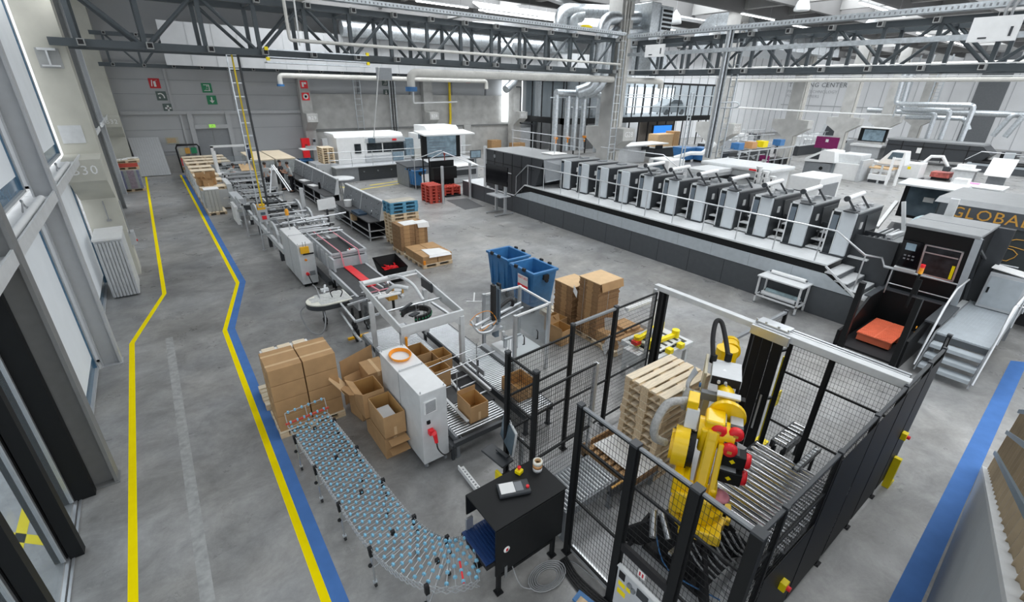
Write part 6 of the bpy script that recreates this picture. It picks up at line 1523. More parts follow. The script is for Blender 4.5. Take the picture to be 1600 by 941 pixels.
# belt table with red chute
bb = thing('belt_table','black belt table with a red chute leading to the white portal','table',(4.2,12.9,0))
o = MB(); o.box(3.62,11.7,.72,4.70,14.2,.76); o.build('belt','belt',bb)
o = MB(); o.box(3.56,11.7,.60,3.62,14.2,.78); o.box(4.70,11.7,.60,4.76,14.2,.78); o.build('side_rail','lightgrey',bb)
o = MB(); o.slab((4.02,14.15,.80),(4.26,14.15,.80),(4.30,12.2,.80),(4.06,12.2,.80),.03); o.build('red_chute','brightred',bb)
o = MB(); o.box(3.56,11.7,.35,3.62,13.0,.62); o.build('skirt','palegrey',bb)
for x in (3.65,4.65):
    for y in (11.9,14.0): o = MB(); o.box(x-.03,y-.03,0,x+.03,y+.03,.6); o.build('leg','black',bb)
mech(bb,3.7,10.6,.8,4.6,11.7,1.05,16,('white','palegrey','pink','gold','steel'))
# curved infeed with pale slatted belt
cv = thing('curve_conveyor','rounded pale slatted conveyor end with hanging grey hose, standing left of the belt table','conveyor',(2.8,12.1,0))
o = MB(); pl = [(2.30+.02,12.2)]; A = [(2.80+.48*math.cos(a),12.05+.42*math.sin(a)) for a in [PI*.5+PI*j/14 for j in range(15)]]
poly = [(3.45,12.47)]+A+[(3.45,11.63)]
o.prism(poly,'z',.62,.74); o.build('body','charcoal',cv)
o = MB(); o.prism([(x*.97+.08,12.05+(y-12.05)*.93) for x,y in poly],'z',.74,.77); o.build('slat_belt','ivory',cv)
o = MB()
for i in range(9): y = 11.72+.083*i; o.box(2.45 if 2 < i < 7 else 2.62,y,.772,3.4,y+.035,.785)
o.build('slat','palegrey',cv)
for x,y in ((2.75,12.1),(3.3,11.4)):
    o = MB(); o.cyl((x,y,.12),(x,y,.62),.035,8); o.build('leg','blackmatte',cv)
    o = MB(); o.cyl((x-.03,y,.07),(x+.03,y,.07),.07,12); o.box(x-.05,y-.05,.1,x+.05,y+.05,.2); o.build('castor','rubber',cv)
o = MB(); o.tube([(3.05,14.3,.35),(2.85,13.0,.75),(2.72,12.2,.78),(2.62,11.5,.45),(2.45,11.4,.12),(2.25,11.8,.10),(2.2,12.3,.42),(2.42,12.3,.62)],.018,7,seg=7); o.build('hose','cable',cv)
o = MB(); o.tube([(3.0,12.0,.8),(2.95,11.9,1.0),(3.1,11.8,1.08),(3.25,11.9,.95),(3.2,11.95,.78)],.014,6,seg=5); o.build('black_hose','rubber',cv)
o = MB(); o.cyl((2.9,12.4,.8),(3.0,12.6,.95),.03,8); o.cbox((2.95,12.5,.85),(.2,.1,.08)); o.build('motor','palegrey',cv)
tf = thing('transfer_frame','low silver tube frame on black castors between the curved conveyor and the white portal','frame',(3.2,10.9,0))
o = MB()
for a,b in (((3.1,11.8,.72),(3.05,10.4,.72)),((3.05,10.4,.72),(3.7,10.5,.72)),((3.1,11.8,.72),(4.0,12.0,.74)),((3.2,11.4,.74),(3.9,11.5,.74)),((3.05,10.5,.3),(3.05,11.7,.5)),((2.98,10.4,.42),(2.98,9.9,.42))): o.bar(a,b,.05)
o.build('tube_frame','alu',tf)
o = MB(); o.box(3.3,11.45,.70,3.75,11.75,.76); o.build('plate','charcoal',tf)
for x,y in ((3.12,10.7),(3.6,11.2)):
    o = MB(); o.cyl((x,y,.12),(x,y,.7),.04,8); o.box(x-.07,y-.07,.16,x+.07,y+.07,.34); o.ball((x,y,.42),.07); o.build('leg','blackmatte',tf); o = MB(); o.cyl((x-.03,y,.07),(x+.03,y,.07),.07,12); o.build('castor','rubber',tf)
o = MB(); o.box(2.95,10.85,.0,3.5,10.93,.05); o.build('yellow_bar','yellow2',tf)
o = MB(); o.cyl((3.35,10.3,.85),(3.38,10.3,.85),.42,26); o.build('clear_disc','plexi',tf)
# cone table and monitor near bench
mt = thing('white_monitor','white backed monitor on a dark stand beside the nearer tool bench','monitor',(5.6,21.0,0)); o = MB(); o.slab((5.2,20.9,1.05),(6.0,21.1,1.05),(6.0,21.15,1.5),(5.2,20.95,1.5),.05); o.build('housing','white',mt); o = MB(); o.box(5.56,21.0,0,5.64,21.1,1.1); o.box(5.35,20.8,0,5.85,21.3,.04); o.build('stand','charcoal',mt)
o = MB(); o.box(5.18,23.6,0,5.34,23.76,1.55); tag(o.build('sensor_post','palegrey'),'pale square post between the folding machine and the longer tool bench','post')
# ------------------------------------------------------------------ long printing press
XP = 14.85
pp = thing('press_platform','long grey stepped platform running along the printing press, with steps at its near end','platform',(16,11.5,0))
o = MB(); o.prism([(3.75,0),(19.7,0),(24.9,0),(24.9,.85),(3.75,.85)],'x',XP,XP+.06); o.build('dark_plinth','anthracite',pp)
o = MB()
for i in range(14): y = 4.95+1.35*i; o.box(XP-.003,y-.006,.02,XP+.002,y+.006,.84)
o.build('plinth_joint','black',pp)
o = MB(); o.prism([(3.75,.86),(4.66,1.50),(4.66,1.55),(3.72,.92)],'x',XP-.03,XP+.03); o.build('stair_edge','palegrey',pp)
o = MB(); o.prism([(3.78,.87),(4.6,1.30),(18.3,1.30),(19.4,1.0),(19.5,.87)],'x',XP-.012,XP+.02); fp = o.build('fascia','pressgrey',pp)
o = MB()
for i in range(11): y = 5.5+1.35*i; o.box(XP-.0145,y-.004,.88,XP-.012,y+.004,1.29)
o.build('fascia_joint','midgrey',fp)
o = MB(); o.box(XP+.02,4.64,1.28,XP+.05,18.8,1.56); o.prism([(18.8,1.30),(18.8,1.56),(19.6,1.0),(19.5,.95)],'x',XP+.02,XP+.05); o.build('black_band','black',pp)  # black band set back between the fascia and the deck
o = MB(); o.box(XP-.02,4.64,1.53,18.6,18.8,1.58); o.build('deck','palegrey',pp)
o = MB(); o.box(XP,19.6,.82,19,24.9,.88); o.prism([(18.8,1.53),(19.7,.82),(19.7,.88),(18.8,1.58)],'x',XP,16.4); o.build('lower_deck','palegrey',pp)
o = MB(); o.box(XP+.06,4.7,0,18.5,24.8,.8); o.build('core','blackmatte',pp)
for k in range(3):
    z = 1.36-.165*k; y = 4.64-.30*k
    o = MB(); o.box(XP,y-.34,z-.03,16.1,y,z); o.build('tread','palegrey',pp)
    o = MB(); o.box(XP,y-.36,z-.14,16.1,y-.34,z-.03); o.build('riser','anthracite',pp)
o = MB(); o.prism([(14.9,3.45),(17.2,3.45),(17.2,4.0),(14.9,4.0)],'z',.84,.90); o.prism([(16.0,1.75),(17.2,1.75),(17.2,3.45),(16.0,3.45)],'z',.84,.90); o.build('landing','palegrey',pp)
o = MB(); o.box(16.15,3.5,.9,16.2,4.7,2.3); o.build('stair_wall','charcoal',pp)
# handrail of the platform
o = MB(); pr = [(XP+.08,19.6,1.85),(XP+.08,18.7,2.55),(XP+.08,4.67,2.55),(XP+.08,3.87,2.08),(15.9,3.70,1.86),(15.9,3.58,1.64),(15.95,1.98,1.62)]
o.tube([(x,y,z) for x,y,z in pr],.024,8); o.tube([(15.95,3.4,1.2),(15.95,1.98,1.2)],.018,6); o.tube([(XP+.08,19.6,1.85),(XP+.08,19.6,.9)],.02,6); o.build('handrail','alu',pp)
for y in (5.01,6.25,7.49,8.72,9.98,11.24,12.44,13.70,14.95,16.15,17.4,18.65): o = MB(); o.cyl((XP+.08,y,1.56),(XP+.08,y,2.54),.02,8); o.build('rail_post','alu',pp)
for p,q in (((XP+.1,3.85,.9),(XP+.1,3.85,2.06)),((15.93,3.38,.9),(15.93,3.38,1.63))): o = MB(); o.cyl(p,q,.02,8); o.build('rail_post','alu',pp)
# printing units
words_ = ['nearest the step end','second from the step end','third from the step end','fourth from the step end','fifth from the step end','sixth from the step end','seventh from the step end','eighth from the step end','ninth from the step end','tenth from the step end','farthest, beside the dark dryer block']
def unit(y0, label, roller):
    t = thing('printing_unit', label, 'printing unit', (16.8,y0+.3,1.58), 0, 'printing units of the long press')
    o = MB(); o.prism([(y0+.0,1.60),(y0+.64,1.60),(y0+.64,2.93),(y0+.0,2.90)],'x',15.95,17.85); o.build('body','charcoal',t,.015)
    o = MB(); o.box(15.9,y0-.01,2.90,17.86,y0+.66,2.955); o.build('top_cover','lidgrey',t,.012)
    o = MB(); o.prism([(y0+.02,1.63),(y0+.40,1.63),(y0+.40,2.93),(y0+.02,2.93)],'x',15.84,15.95); o.build('front_panel','frontgrey',t,.02)
    o = MB(); o.box(15.843,y0+.41,1.63,15.95,y0+.64,2.92); o.build('window','darkglass2',t)
    o = MB(); o.box(15.84,y0+.62,1.62,15.97,y0+.66,2.94); o.box(15.835,y0+.40,1.62,15.90,y0+.42,2.94); o.box(15.84,y0+.43,2.90,15.95,y0+.66,2.94); o.build('window_frame','palegrey',t)
    o = MB(); o.box(15.838,y0+.45,2.35,15.843,y0+.61,2.8); o.build('window_shade','glassblue2',t)
    o = MB(); o.box(15.85,y0+.49,1.75,15.86,y0+.57,1.78); o.bar((15.85,y0+.47,1.7),(15.85,y0+.60,2.3),.012); o.box(15.845,y0+.46,2.0,15.86,y0+.6,2.02); o.build('inner_bars','palegrey',t)
    o = MB(); o.box(15.82,y0+.0,1.585,16.0,y0+.66,1.63); o.build('kick','charcoal',t)
    o = MB(); o.box(16.28,y0-.03,2.42,16.40,y0+.0,2.62); o.build('keypad','white',t)
    o = MB(); o.prism([(16.75,2.25),(17.7,2.25),(17.7,2.8),(16.6,2.8)],'y',y0-.03,y0); o.build('side_door','sidedark',t,.008)
    o = MB(); o.bar((16.5,y0-.10,2.05),(17.6,y0-.06,2.10),.06); o.build('foot_rail','charcoal',t)
    for k in range(3): o = MB(); o.box(16.0+.28*k,y0-.54,1.62+.2*k,16.30+.28*k,y0-.03,1.66+.2*k); o.build('step','palegrey',t); 
    o = MB(); o.box(16.85,y0-.54,1.6,16.9,y0-.02,2.3); o.build('step_back','charcoal',t)
    if roller:
        o = MB(); o.cyl((15.75,y0+.35,3.32),(16.9,y0+.35,3.36),.07,16); o.build('roller','white',t)
        o = MB(); o.cyl((15.70,y0+.35,3.32),(15.76,y0+.35,3.32),.08,16); o.build('roller_cap','charcoal',t)
        for x in (15.82,16.8): o = MB(); o.bar((x,y0+.34,3.30),(x+.10,y0+.10,2.96),.055); o.build('arm','charcoal',t)
        o = MB(); o.box(15.7,y0+.05,2.955,16.1,y0+.35,2.99); o.build('arm_plate','charcoal',t)
        o = MB()
        for k in range(6): o.cbox((16.1+.25*k,y0+.32+R.uniform(-.15,.15),3.0),(R.uniform(.1,.3),R.uniform(.08,.25),R.uniform(.05,.12)),0,R.uniform(0,1))
        o.build('ink_parts','steel',t)
    else:
        o = MB(); o.box(16.9,y0+.2,2.955,17.3,y0+.5,3.0); o.build('top_hatch','midgrey',t)
for k in range(11):
    unit(4.58+1.2*k, 'grey fronted printing unit of the long press, '+words_[k], k < 7)
dr = thing('dryer_block','long low dark cabinet block with sloping end at the far end of the printing press','machine',(16.2,20,.9))
o = MB(); o.prism([(17.5,2.94),(22.4,2.94),(22.4,.95),(18.8,.95),(18.0,1.7)],'x',14.95,17.4); o.build('body','charcoal',dr,.02)
o = MB(); o.box(14.93,17.5,2.94,17.42,22.42,2.98); o.build('roof','lidgrey',dr)
o = MB()
for i in range(5): y = 18.4+.8*i; o.box(14.935,y-.012,1.0,14.95,y+.012,2.93)
o.box(14.935,18.2,2.35,14.95,22.4,2.37); o.build('panel_joint','blackmatte',dr)
o = MB(); o.slab((14.97,17.5,2.93),(17.38,17.5,2.93),(17.38,16.75,2.2),(14.97,17.3,1.9),.04); o.build('sloped_end','midgrey',dr)
o = MB(); o.cyl((14.93,21.6,2.66),(14.95,21.6,2.66),.09,14); o.box(14.92,20.6,1.6,14.95,20.9,1.75); o.build('badge','midgrey',dr)
o = MB(); o.box(14.88,22.42,.9,15.0,22.6,3.1); o.build('end_post','palegrey',dr)
o = MB(); o.tube([(16.6,22.3,3.9),(16.6,16.5,3.9)],.022,6); o.tube([(16.6,22.3,3.5),(16.6,16.5,3.5)],.018,6)
for y in (22.2,20.4,18.6,16.8): o.cyl((16.6,y,2.95),(16.6,y,3.9),.02,6)
o.tube([(17.0,15.8,3.6),(17.3,12.5,3.6),(17.3,11.5,3.1)],.022,6); o.build('roof_rail','alu',dr)
o = MB(); o.prism([(16.2,3.0),(17.2,3.0),(17.2,3.04),(16.2,3.04)],'y',18.3,19.2); tag(o.build('paper_roll_sheet','paper'),'white papers lying on the dark dryer block roof','paper')
# feeder head and pit at the near end
fe = thing('sheet_feeder','tall black feeder head with window and control panel at the near end of the press','machine',(16.5,2.6,.9))
o = MB(); o.prism([(15.55,2.92),(17.5,2.92),(17.5,.9),(16.2,.9)],'y',1.9,3.35); o.build('body','black',fe,.02)
o = MB(); o.box(15.5,1.88,2.92,17.55,3.38,3.0); o.build('roof','lidgrey',fe,.015)
o = MB(); o.box(16.5,1.9,3.0,16.52,3.35,3.006); o.build('roof_joint','midgrey',fe)
def fpt(y, z, d=0.): x = 15.55+(2.92-z)/(2.92-.9)*.65-d; return (x,y,z)
def fpanel(y0,z0,y1,z1,m,nm,d=.01,par=None): o = MB(); o.slab(fpt(y1,z0,.0),fpt(y0,z0,.0),fpt(y0,z1,.0),fpt(y1,z1,.0),d); return o.build(nm,m,par or fe)
fpanel(1.84,.9,1.98,2.95,'pressgrey','corner_trim',.03)
fpanel(2.12,1.70,2.82,2.5,'darkglass2','window',.012)
for a,b,c,d in ((2.08,1.66,2.86,1.70),(2.08,2.5,2.86,2.53),(2.08,1.66,2.12,2.53),(2.82,1.66,2.86,2.53),(2.14,2.30,2.82,2.33)): fpanel(a,b,c,d,'alu','window_frame',.022)
fpanel(2.3,1.66,2.15,1.70,'brightred','red_edge',.03); fpanel(2.14,1.72,2.2,2.1,'yellow','yellow_mark',.03)
cp = fpanel(2.90,1.75,3.32,2.55,'screenoff','control_panel',.03)
fpanel(3.02,2.28,3.24,2.48,'screenlit','display',.036,cp)
for i in range(3):
    for j in range(2): fpanel(3.0+.09*i,2.0+.1*j,3.05+.09*i,2.04+.1*j,'midgrey','button',.036,cp)
fpanel(2.88,1.68,3.36,1.74,'palegrey','handle_shelf',.09)
o = MB(); o.box(17.3,1.55,.9,17.5,1.9,2.95); o.bar((15.7,1.86,2.9),(16.9,1.84,1.0),.06,.02); o.build('side_frame','charcoal',fe)
o = MB(); o.bar((15.9,1.85,2.6),(17.3,1.85,2.1),.05); o.build('side_bar','steel',fe)
fd2 = thing('feed_board','dark feed ramp with rollers and film between last unit and black feeder head','ramp',(17,4,1))
o = MB(); o.prism([(3.4,1.0),(4.55,1.0),(4.55,2.1),(3.4,2.25)],'x',16.3,18.4); o.build('body','charcoal',fd2,.01)
o = MB(); o.slab((16.3,3.42,2.27),(18.4,3.42,2.27),(18.4,4.5,2.05),(16.3,4.5,2.05),.04); o.build('board','lidgrey',fd2)
o = MB()
for i in range(5): o.cyl((16.6,4.4-.15*i,2.16+.02*i),(18.3,4.4-.15*i,2.16+.02*i),.04,8)
o.build('roller','steel',fd2)
o = MB(); o.bar((17.5,3.75,2.2),(17.5,4.05,3.2),.09); o.bar((16.7,3.9,2.3),(17.6,3.8,2.32),.12,.1); o.build('arm','palegrey',fd2)
o = MB(); o.ball((18.4,3.6,2.5),.34,0,14,(1.2,.9,.75)); o.build('film_bundle','filmblue',fd2)
o = MB(); o.box(18.0,2.95,2.2,18.15,3.15,3.4); o.build('column','palegrey',fd2)
# pallet pit
pt = thing('pallet_pit','open black sided pallet bay with two tall black posts in front of the press feeder','bay',(14.7,2.8,0))
for y in (3.25,2.12): o = MB(); o.box(13.10,y-.06,0,13.25,y+.06,1.88); o.build('post','black',pt,.006)
o = MB(); o.prism([(13.3,0),(16.0,0),(16.0,1.0),(14.9,1.0),(13.9,.45),(13.3,.45)],'y',3.40,3.46); o.build('side_wall','black',pt)
o = MB(); o.prism([(13.3,0),(16.0,0),(16.0,1.0),(14.7,1.0),(13.3,.75)],'y',2.02,2.08); o.build('side_wall','black',pt)
o = MB(); o.box(15.98,2.05,0,16.05,3.45,.98); o.build('rear_wall','black',pt)
o = MB(); o.box(15.95,2.0,.98,16.5,3.5,1.02); o.prism([(14.3,1.0),(16.0,1.0),(16.0,1.04),(14.3,1.04)],'y',1.75,2.06); o.prism([(14.9,3.40),(16.0,3.40),(16.0,3.55),(14.9,3.55)],'z',.99,1.03); o.build('top_edge','anthracite',pt)
o = MB(); o.slab((14.2,1.72,.45),(15.9,1.72,1.0),(15.9,2.0,1.0),(14.2,2.0,.45),.03); o.build('slope_plate','midgrey',pt)
o = MB(); o.cyl((14.6,1.85,.42),(14.95,1.85,.42),.05,10); o.box(13.4,2.1,0,15.9,3.4,.06); o.build('floor_pan','blackmatte',pt)
for z in (.75,.9): o = MB(); o.box(13.9,2.085,z,13.95,2.10,z+.05); o.build('lamp','amber',pt)
o = MB(); o.cyl((14.9,2.6,1.0),(14.9,2.6,1.95),.03,8); o.box(14.86,2.5,1.4,14.95,2.62,1.8); st = o.build('signal_post','black',pt)
for z,m in ((1.95,'amber'),(2.03,'orange'),(2.11,'brightred')): o = MB(); o.cyl((14.9,2.6,z),(14.9,2.6,z+.08),.05,14); o.build('signal_lamp',m,st)
op = thing('orange_pallet','orange slotted plastic pallet inside the black pallet bay','pallet',(14.65,2.8,.1))
o = MB(); o.box(13.95,2.42,.28,15.38,3.2,.31)
for i in range(17): x = 13.97+.083*i; o.box(x,2.42,.31,x+.05,2.79,.325); o.box(x,2.83,.31,x+.05,3.2,.325)
o.build('deck','orangepallet',op)
for x in (13.97,14.58,15.18):
    o = MB(); o.box(x,2.44,.10,x+.18,3.18,.28); o.build('runner','orangepallet',op)
# rack of foil rolls
fr2 = thing('roll_rack','white wheeled rack holding pale foil rolls in front of the press platform','rack',(14.6,5.5,0))
for x in (14.24,14.78):
    for y in (4.88,6.1):
        o = MB(); o.box(x-.025,y-.025,.05,x+.025,y+.025,.9); o.build('leg','palegrey',fr2)
        o = MB(); o.cyl((x-.02,y,.035),(x+.02,y,.035),.035,10); o.build('castor','midgrey',fr2)
o = MB(); o.box(14.18,4.82,.88,14.83,6.16,.92); o.build('top_shelf','palegrey',fr2)
o = MB(); o.box(14.2,4.85,.25,14.26,6.13,.29); o.box(14.75,4.85,.25,14.8,6.13,.29); o.box(14.2,4.85,.25,14.8,4.9,.29); o.box(14.2,6.08,.25,14.8,6.13,.29); o.build('lower_frame','palegrey',fr2)
for x,z,r,m,l in ((14.68,.985,.06,'white','white foil roll lying on top of the wheeled rack'),(14.35,.36,.07,'palegrey','pale foil roll low in the wheeled rack, nearer one'),(14.62,.37,.08,'filmblue','bluish foil roll low in the wheeled rack, rear one')):
    t = thing('foil_roll',l,'roll',(x,5.45,z-r)); o = MB(); o.cyl((x,4.98,z),(x,5.98,z),r,18); o.build('foil',m,t); o = MB(); o.cyl((x,4.93,z),(x,6.03,z),r*.4,12); o.build('core','charcoal',t)
# ribbed step platform on the right
sp = thing('step_platform','grey ribbed walkway platform with three steps and handrails, right of the pallet bay','platform',(15.6,1.4,0))
o = MB(); o.box(14.1,.78,.84,17.7,1.74,.90)
for i in range(14): y = .82+.066*i; o.box(14.1,y,.90,17.7,y+.03,.906)
o.build('deck','pressgrey',sp)
for k in range(3): o = MB(); z = .68-.22*k; x = 13.98-.17*k; o.box(x-.2,.80,z-.02,x+.08,1.72,z+.02); o.box(x-.21,.80,z-.06,x-.19,1.72,z+.02); o.build('tread','pressgrey',sp)
o = MB(); o.box(14.08,.78,.72,14.11,1.74,.86); o.build('front_edge','anthracite',sp)
for y in (.76,1.74): o = MB(); o.prism([(13.4,.1),(13.55,.1),(14.2,.84),(17.7,.84),(17.7,.92),(14.1,.92)],'y',y,y+.03); o.build('stringer','midgrey',sp)
for x in (14.3,17.5):
    for y in (.82,1.7): o = MB(); o.box(x-.03,y-.03,0,x+.03,y+.03,.84); o.build('leg','midgrey',sp)
o = MB(); o.tube([(13.45,.74,.2),(14.0,.74,1.25),(14.3,.74,1.85),(17.6,.74,1.95)],.025,8); o.tube([(13.45,1.80,.2),(14.2,1.80,1.5),(14.7,1.80,1.85),(15.8,1.80,1.85)],.025,8); o.tube([(17.5,1.72,.9),(17.5,1.72,2.0),(17.5,1.2,2.0)],.02,6)
for x in (14.5,16.0,17.4): o.cyl((x,.74,.88),(x,.74,1.9),.02,6)
o.build('handrail','alu',sp)
kb = thing('side_cabinet','pale grey cabinet standing at the end of the ribbed walkway','cabinet',(17.2,1.2,.91)); o = MB(); o.box(16.9,.85,.92,17.4,1.6,1.9); o.build('body','lightgrey',kb,.015); o = MB(); o.slab((16.88,.83,1.9),(17.42,.83,1.9),(17.42,1.62,2.0),(16.88,1.62,2.0),.02); o.build('lid','white',kb); o = MB(); o.box(16.88,.9,1.0,16.9,1.55,1.8); o.build('door','pressgrey',kb); o = MB(); o.box(16.86,1.48,1.35,16.88,1.52,1.5); o.build('lock','black',kb)
# second feeder wall with lettering and world map
gw = thing('lettered_machine','black machine front with golden GLOBAL BESTSELLER lettering and a golden world map','machine',(19.8,1,0))
o = MB(); o.box(19.0,-3.2,1.45,22.0,3.55,3.12); o.build('housing','charcoal2',gw,.01)
o = MB(); o.prism([(18.95,3.12),(22.1,3.12),(22.1,3.24),(19.3,3.24)],'y',-3.3,3.65); o.build('roof','lidgrey',gw)
o = MB(); o.box(18.96,-3.2,2.68,19.0,3.5,3.12); o.build('sign_band','anthracite',gw)
text('GLOBAL BESTSELLER',.44,axes((18.95,3.2,2.90),(0,-1,0),(0,0,1)),'gold',gw,'lettering',.002,'LEFT',1.08)
maps = [[(0,.62),(.10,.70),(.28,.70),(.36,.62),(.50,.66),(.46,.55),(.36,.48),(.30,.40),(.24,.34),(.30,.30),(.22,.32),(.16,.40),(.12,.52),(.0,.62)],
        [(.28,.30),(.38,.28),(.46,.20),(.40,.08),(.34,-.06),(.30,-.08),(.29,.08),(.24,.18),(.28,.30)],
        [(.42,.72),(.54,.76),(.50,.68),(.44,.68),(.42,.72)],
        [(.74,.30),(.70,.22),(.78,.14),(.84,.0),(.90,.0),(.98,.14),(1.0,.24),(.92,.34),(.80,.36),(.74,.30)],
        [(.76,.42),(.84,.48),(.80,.56),(.90,.64),(1.1,.66),(1.4,.70),(1.7,.62),(1.6,.46),(1.4,.36),(1.3,.24),(1.2,.36),(1.0,.40),(.9,.42),(.76,.42)],
        [(1.5,.08),(1.66,.14),(1.74,.02),(1.62,-.06),(1.5,.0),(1.5,.08)]]
for pl in maps:
    o = MB(); o.tube([(18.99,2.95-1.5*u,1.78+1.0*v) for u,v in pl],.012,5); o.build('map_outline','gold',gw)
o = MB(); o.prism([(19.2,0),(21.5,0),(21.5,1.45),(19.6,1.45)],'y',-3.2,3.4); o.build('lower_body','blackmatte',gw)
for i,(z,x) in enumerate(((1.35,18.9),(1.15,18.75),(.9,18.7),(.65,18.7))):
    o = MB(); o.cyl((x,-1.5,z),(x,2.7,z),.085 if i else .06,16); o.build('silver_roller','chrome',gw)
c3 = thing('proof_console','press control console with dark proofing screen under a white canopy behind the feeder','console',(22.6,4.3,0))
o = MB(); o.box(21.3,3.5,0,22.6,5.3,1.0); o.build('desk','lightgrey',c3,.03)
o = MB(); o.box(22.2,3.65,1.9,22.4,5.25,3.1); mo = o.build('screen_housing','black',c3); o = MB(); o.box(22.18,3.75,2.0,22.2,5.1,3.05); o.build('screen','screen',mo)
o = MB(); o.box(22.17,4.3,2.55,22.18,4.6,2.72); o.build('paper_note','paper',mo)
o = MB(); o.slab((21.5,3.55,3.12),(22.7,3.55,3.2),(22.7,5.35,3.2),(21.5,5.35,3.12),.05); o.build('canopy','palegrey',c3)
o = MB(); o.slab((21.2,3.5,1.02),(22.3,3.5,1.6),(22.3,5.3,1.6),(21.2,5.3,1.02),.05); o.build('desk_top','charcoal',c3)
o = MB(); o.bar((20.9,5.35,1.6),(22.2,5.35,2.4),.12); o.build('side_arm','white',c3)
# ------------------------------------------------------------------ machines further back in the hall
def machine(name, label, cat, boxes, z0=0.):
    """boxes: (part, material, x0,y0,z0,x1,y1,z1[, bevel])"""
    xs = [b[2] for b in boxes]+[b[5] for b in boxes]; ys = [b[3] for b in boxes]+[b[6] for b in boxes]
    t = thing(name,label,cat,((min(xs)+max(xs))/2,(min(ys)+max(ys))/2,z0))
    for b in boxes:
        o = MB(); o.box(*b[2:8]); o.build(b[0],b[1],t,b[8] if len(b) > 8 else .02)
    return t
m = machine('white_finisher','long low white machine with small red logo directly behind the printing units','machine',
  [('housing','palegrey',28.9,13.4,.3,31.6,17.6,1.75,.06),('top','palegrey',28.7,13.2,1.75,31.8,17.8,2.0,.08),('base','midgrey',29.1,13.6,0,31.4,17.4,.3),('logo','brightred',28.68,14.0,1.82,28.7,14.5,1.92,0),('slot','charcoal',28.67,14,1.3,28.9,17.2,1.4,0)])
m = machine('white_feeder_box','white box shaped machine with an open grey end, right of the long white machine','machine',
  [('housing','white',26.3,9.6,.6,28.9,11.1,2.25,.04),('open_end','midgrey',26.5,9.55,.9,28.5,9.6,1.9,0),('slot','charcoal',26.27,10.2,1.5,26.3,10.8,1.56,0),('base','charcoal',26.5,9.7,0,28.7,11,.6)])
for i,(x,y,z,l) in enumerate(((25.6,12.4,2.2,'farthest'),(25.6,12.0,2.0,'middle'),(25.6,11.6,1.8,'nearest'))):
    t = thing('cup_tower',l+' of three stepped columns of white cups between the white machines','cups',(x,y,1.2))
    for k in range(3): o = MB(); o.cyl((x,y,z-.45+.28*k),(x,y,z-.22+.28*k),.13,12,.16); o.build('cup','white',t); 
    o = MB(); o.box(x-.14,y-.03,0,x-.08,y+.03,z+.3); o.build('rack','charcoal',t)
t = thing('folder','grey and white folding machine with opened triangular hood by the wide pillar','machine',(43.5,16,0))
o = MB(); o.box(42.8,15.3,0,44.6,17.2,1.1); o.build('body','midgrey',t,.03); o = MB(); o.prism([(15.0,1.2),(17.3,1.1),(17.2,1.4),(16.0,2.1),(15.2,2.05)],'x',42.7,44.7); o.build('hood','white',t,.03)
o = MB(); o.prism([(16.2,1.35),(16.9,1.35),(16.2,1.8)],'x',42.68,42.7); o.build('hood_window','charcoal',t); o = MB(); o.cyl((42.78,15.9,.7),(42.8,15.9,.7),.14,14); o.build('port','black',t)
machine('folder','white folding unit beside the grey machine with the opened hood','machine',[('body','white',43.2,13.4,0,45,15.1,1.25,.03),('end_panel','lightgrey',43.0,13.2,0,45.2,13.4,1.6,.02),('side_column','pressgrey',43.3,15.1,0,45,15.4,1.4,.02),('top','palegrey',43.5,13.6,1.25,45.6,15.2,1.9,.05)])
t = thing('sheet_conveyor','open sheet conveyor with white sloping hood on thin legs, right of the folding unit','machine',(45,12,0))
o = MB(); o.prism([(11.2,1.3),(13.0,1.3),(12.7,1.75),(12.3,2.3),(11.4,2.3)],'x',45.2,46.4); o.build('hood','white',t,.03); o = MB(); o.prism([(11.5,1.7),(12.4,1.7),(12.2,2.2),(11.5,2.2)],'x',45.17,45.2); o.build('hood_window','screen',t)
o = MB(); o.box(44.2,11.6,1.0,45.8,13.1,1.1); o.build('table','cardlight',t)
for x,y in ((44.3,11.7),(44.3,12.9),(45.7,11.7),(44.0,12.2)): o = MB(); o.box(x-.06,y-.06,0,x+.06,y+.06,1.3); o.build('leg','palegrey',t)
mech(t,44.3,11.8,.3,45.6,12.9,1.0,12)
t = thing('white_trestle','white A shaped trestle posts in front of the sheet conveyor','trestle',(43.6,11.6,0)); o = MB(); o.bar((43.4,11.5,0),(43.7,11.6,2.0),.14); o.bar((43.6,11.0,0),(43.9,11.1,2.0),.14); o.bar((43.7,11.6,1.9),(43.9,11.1,1.9),.12); o.build('frame','white',t)
machine('paper_pallet','low white paper stack on a dark pallet on the open floor','paper stack',[('paper','white',43.9,11.75,.22,44.9,12.9,.62,.02),('pallet','charcoal',44,11.8,0,44.8,12.85,.22)])
t = thing('guillotine_table','white side table machine with yellow dot and long white chute','machine',(49,12,0)); o = MB(); o.box(48.2,10.9,.1,49.8,12.3,1.25); o.build('body','white',t,.03); o = MB(); o.box(48.17,11.5,.8,48.2,11.7,1.0); o.build('yellow_dot','yellow',t); o = MB(); o.slab((48.5,12.3,.95),(49.5,12.3,.95),(48.9,14.6,1.1),(47.9,14.6,1.1),.06); o.build('chute','white',t); o = MB(); o.box(48.1,10.8,0,49.9,12.4,.1); o.build('base','charcoal',t)
t = thing('handling_arm','white jointed handling arm reaching over a red paper stack','arm',(50.2,10.8,0)); o = MB(); o.tube([(50.0,11.2,1.3),(50.0,10.9,1.75),(50.1,10.2,1.8),(50.2,9.7,1.1)],.11,10); o.build('arm','white',t); o = MB(); o.box(49.9,9.5,.75,50.5,9.9,1.1); o.build('gripper','charcoal',t); o = MB(); o.box(49.8,11.0,0,50.2,11.4,1.3); o.build('column','palegrey',t)
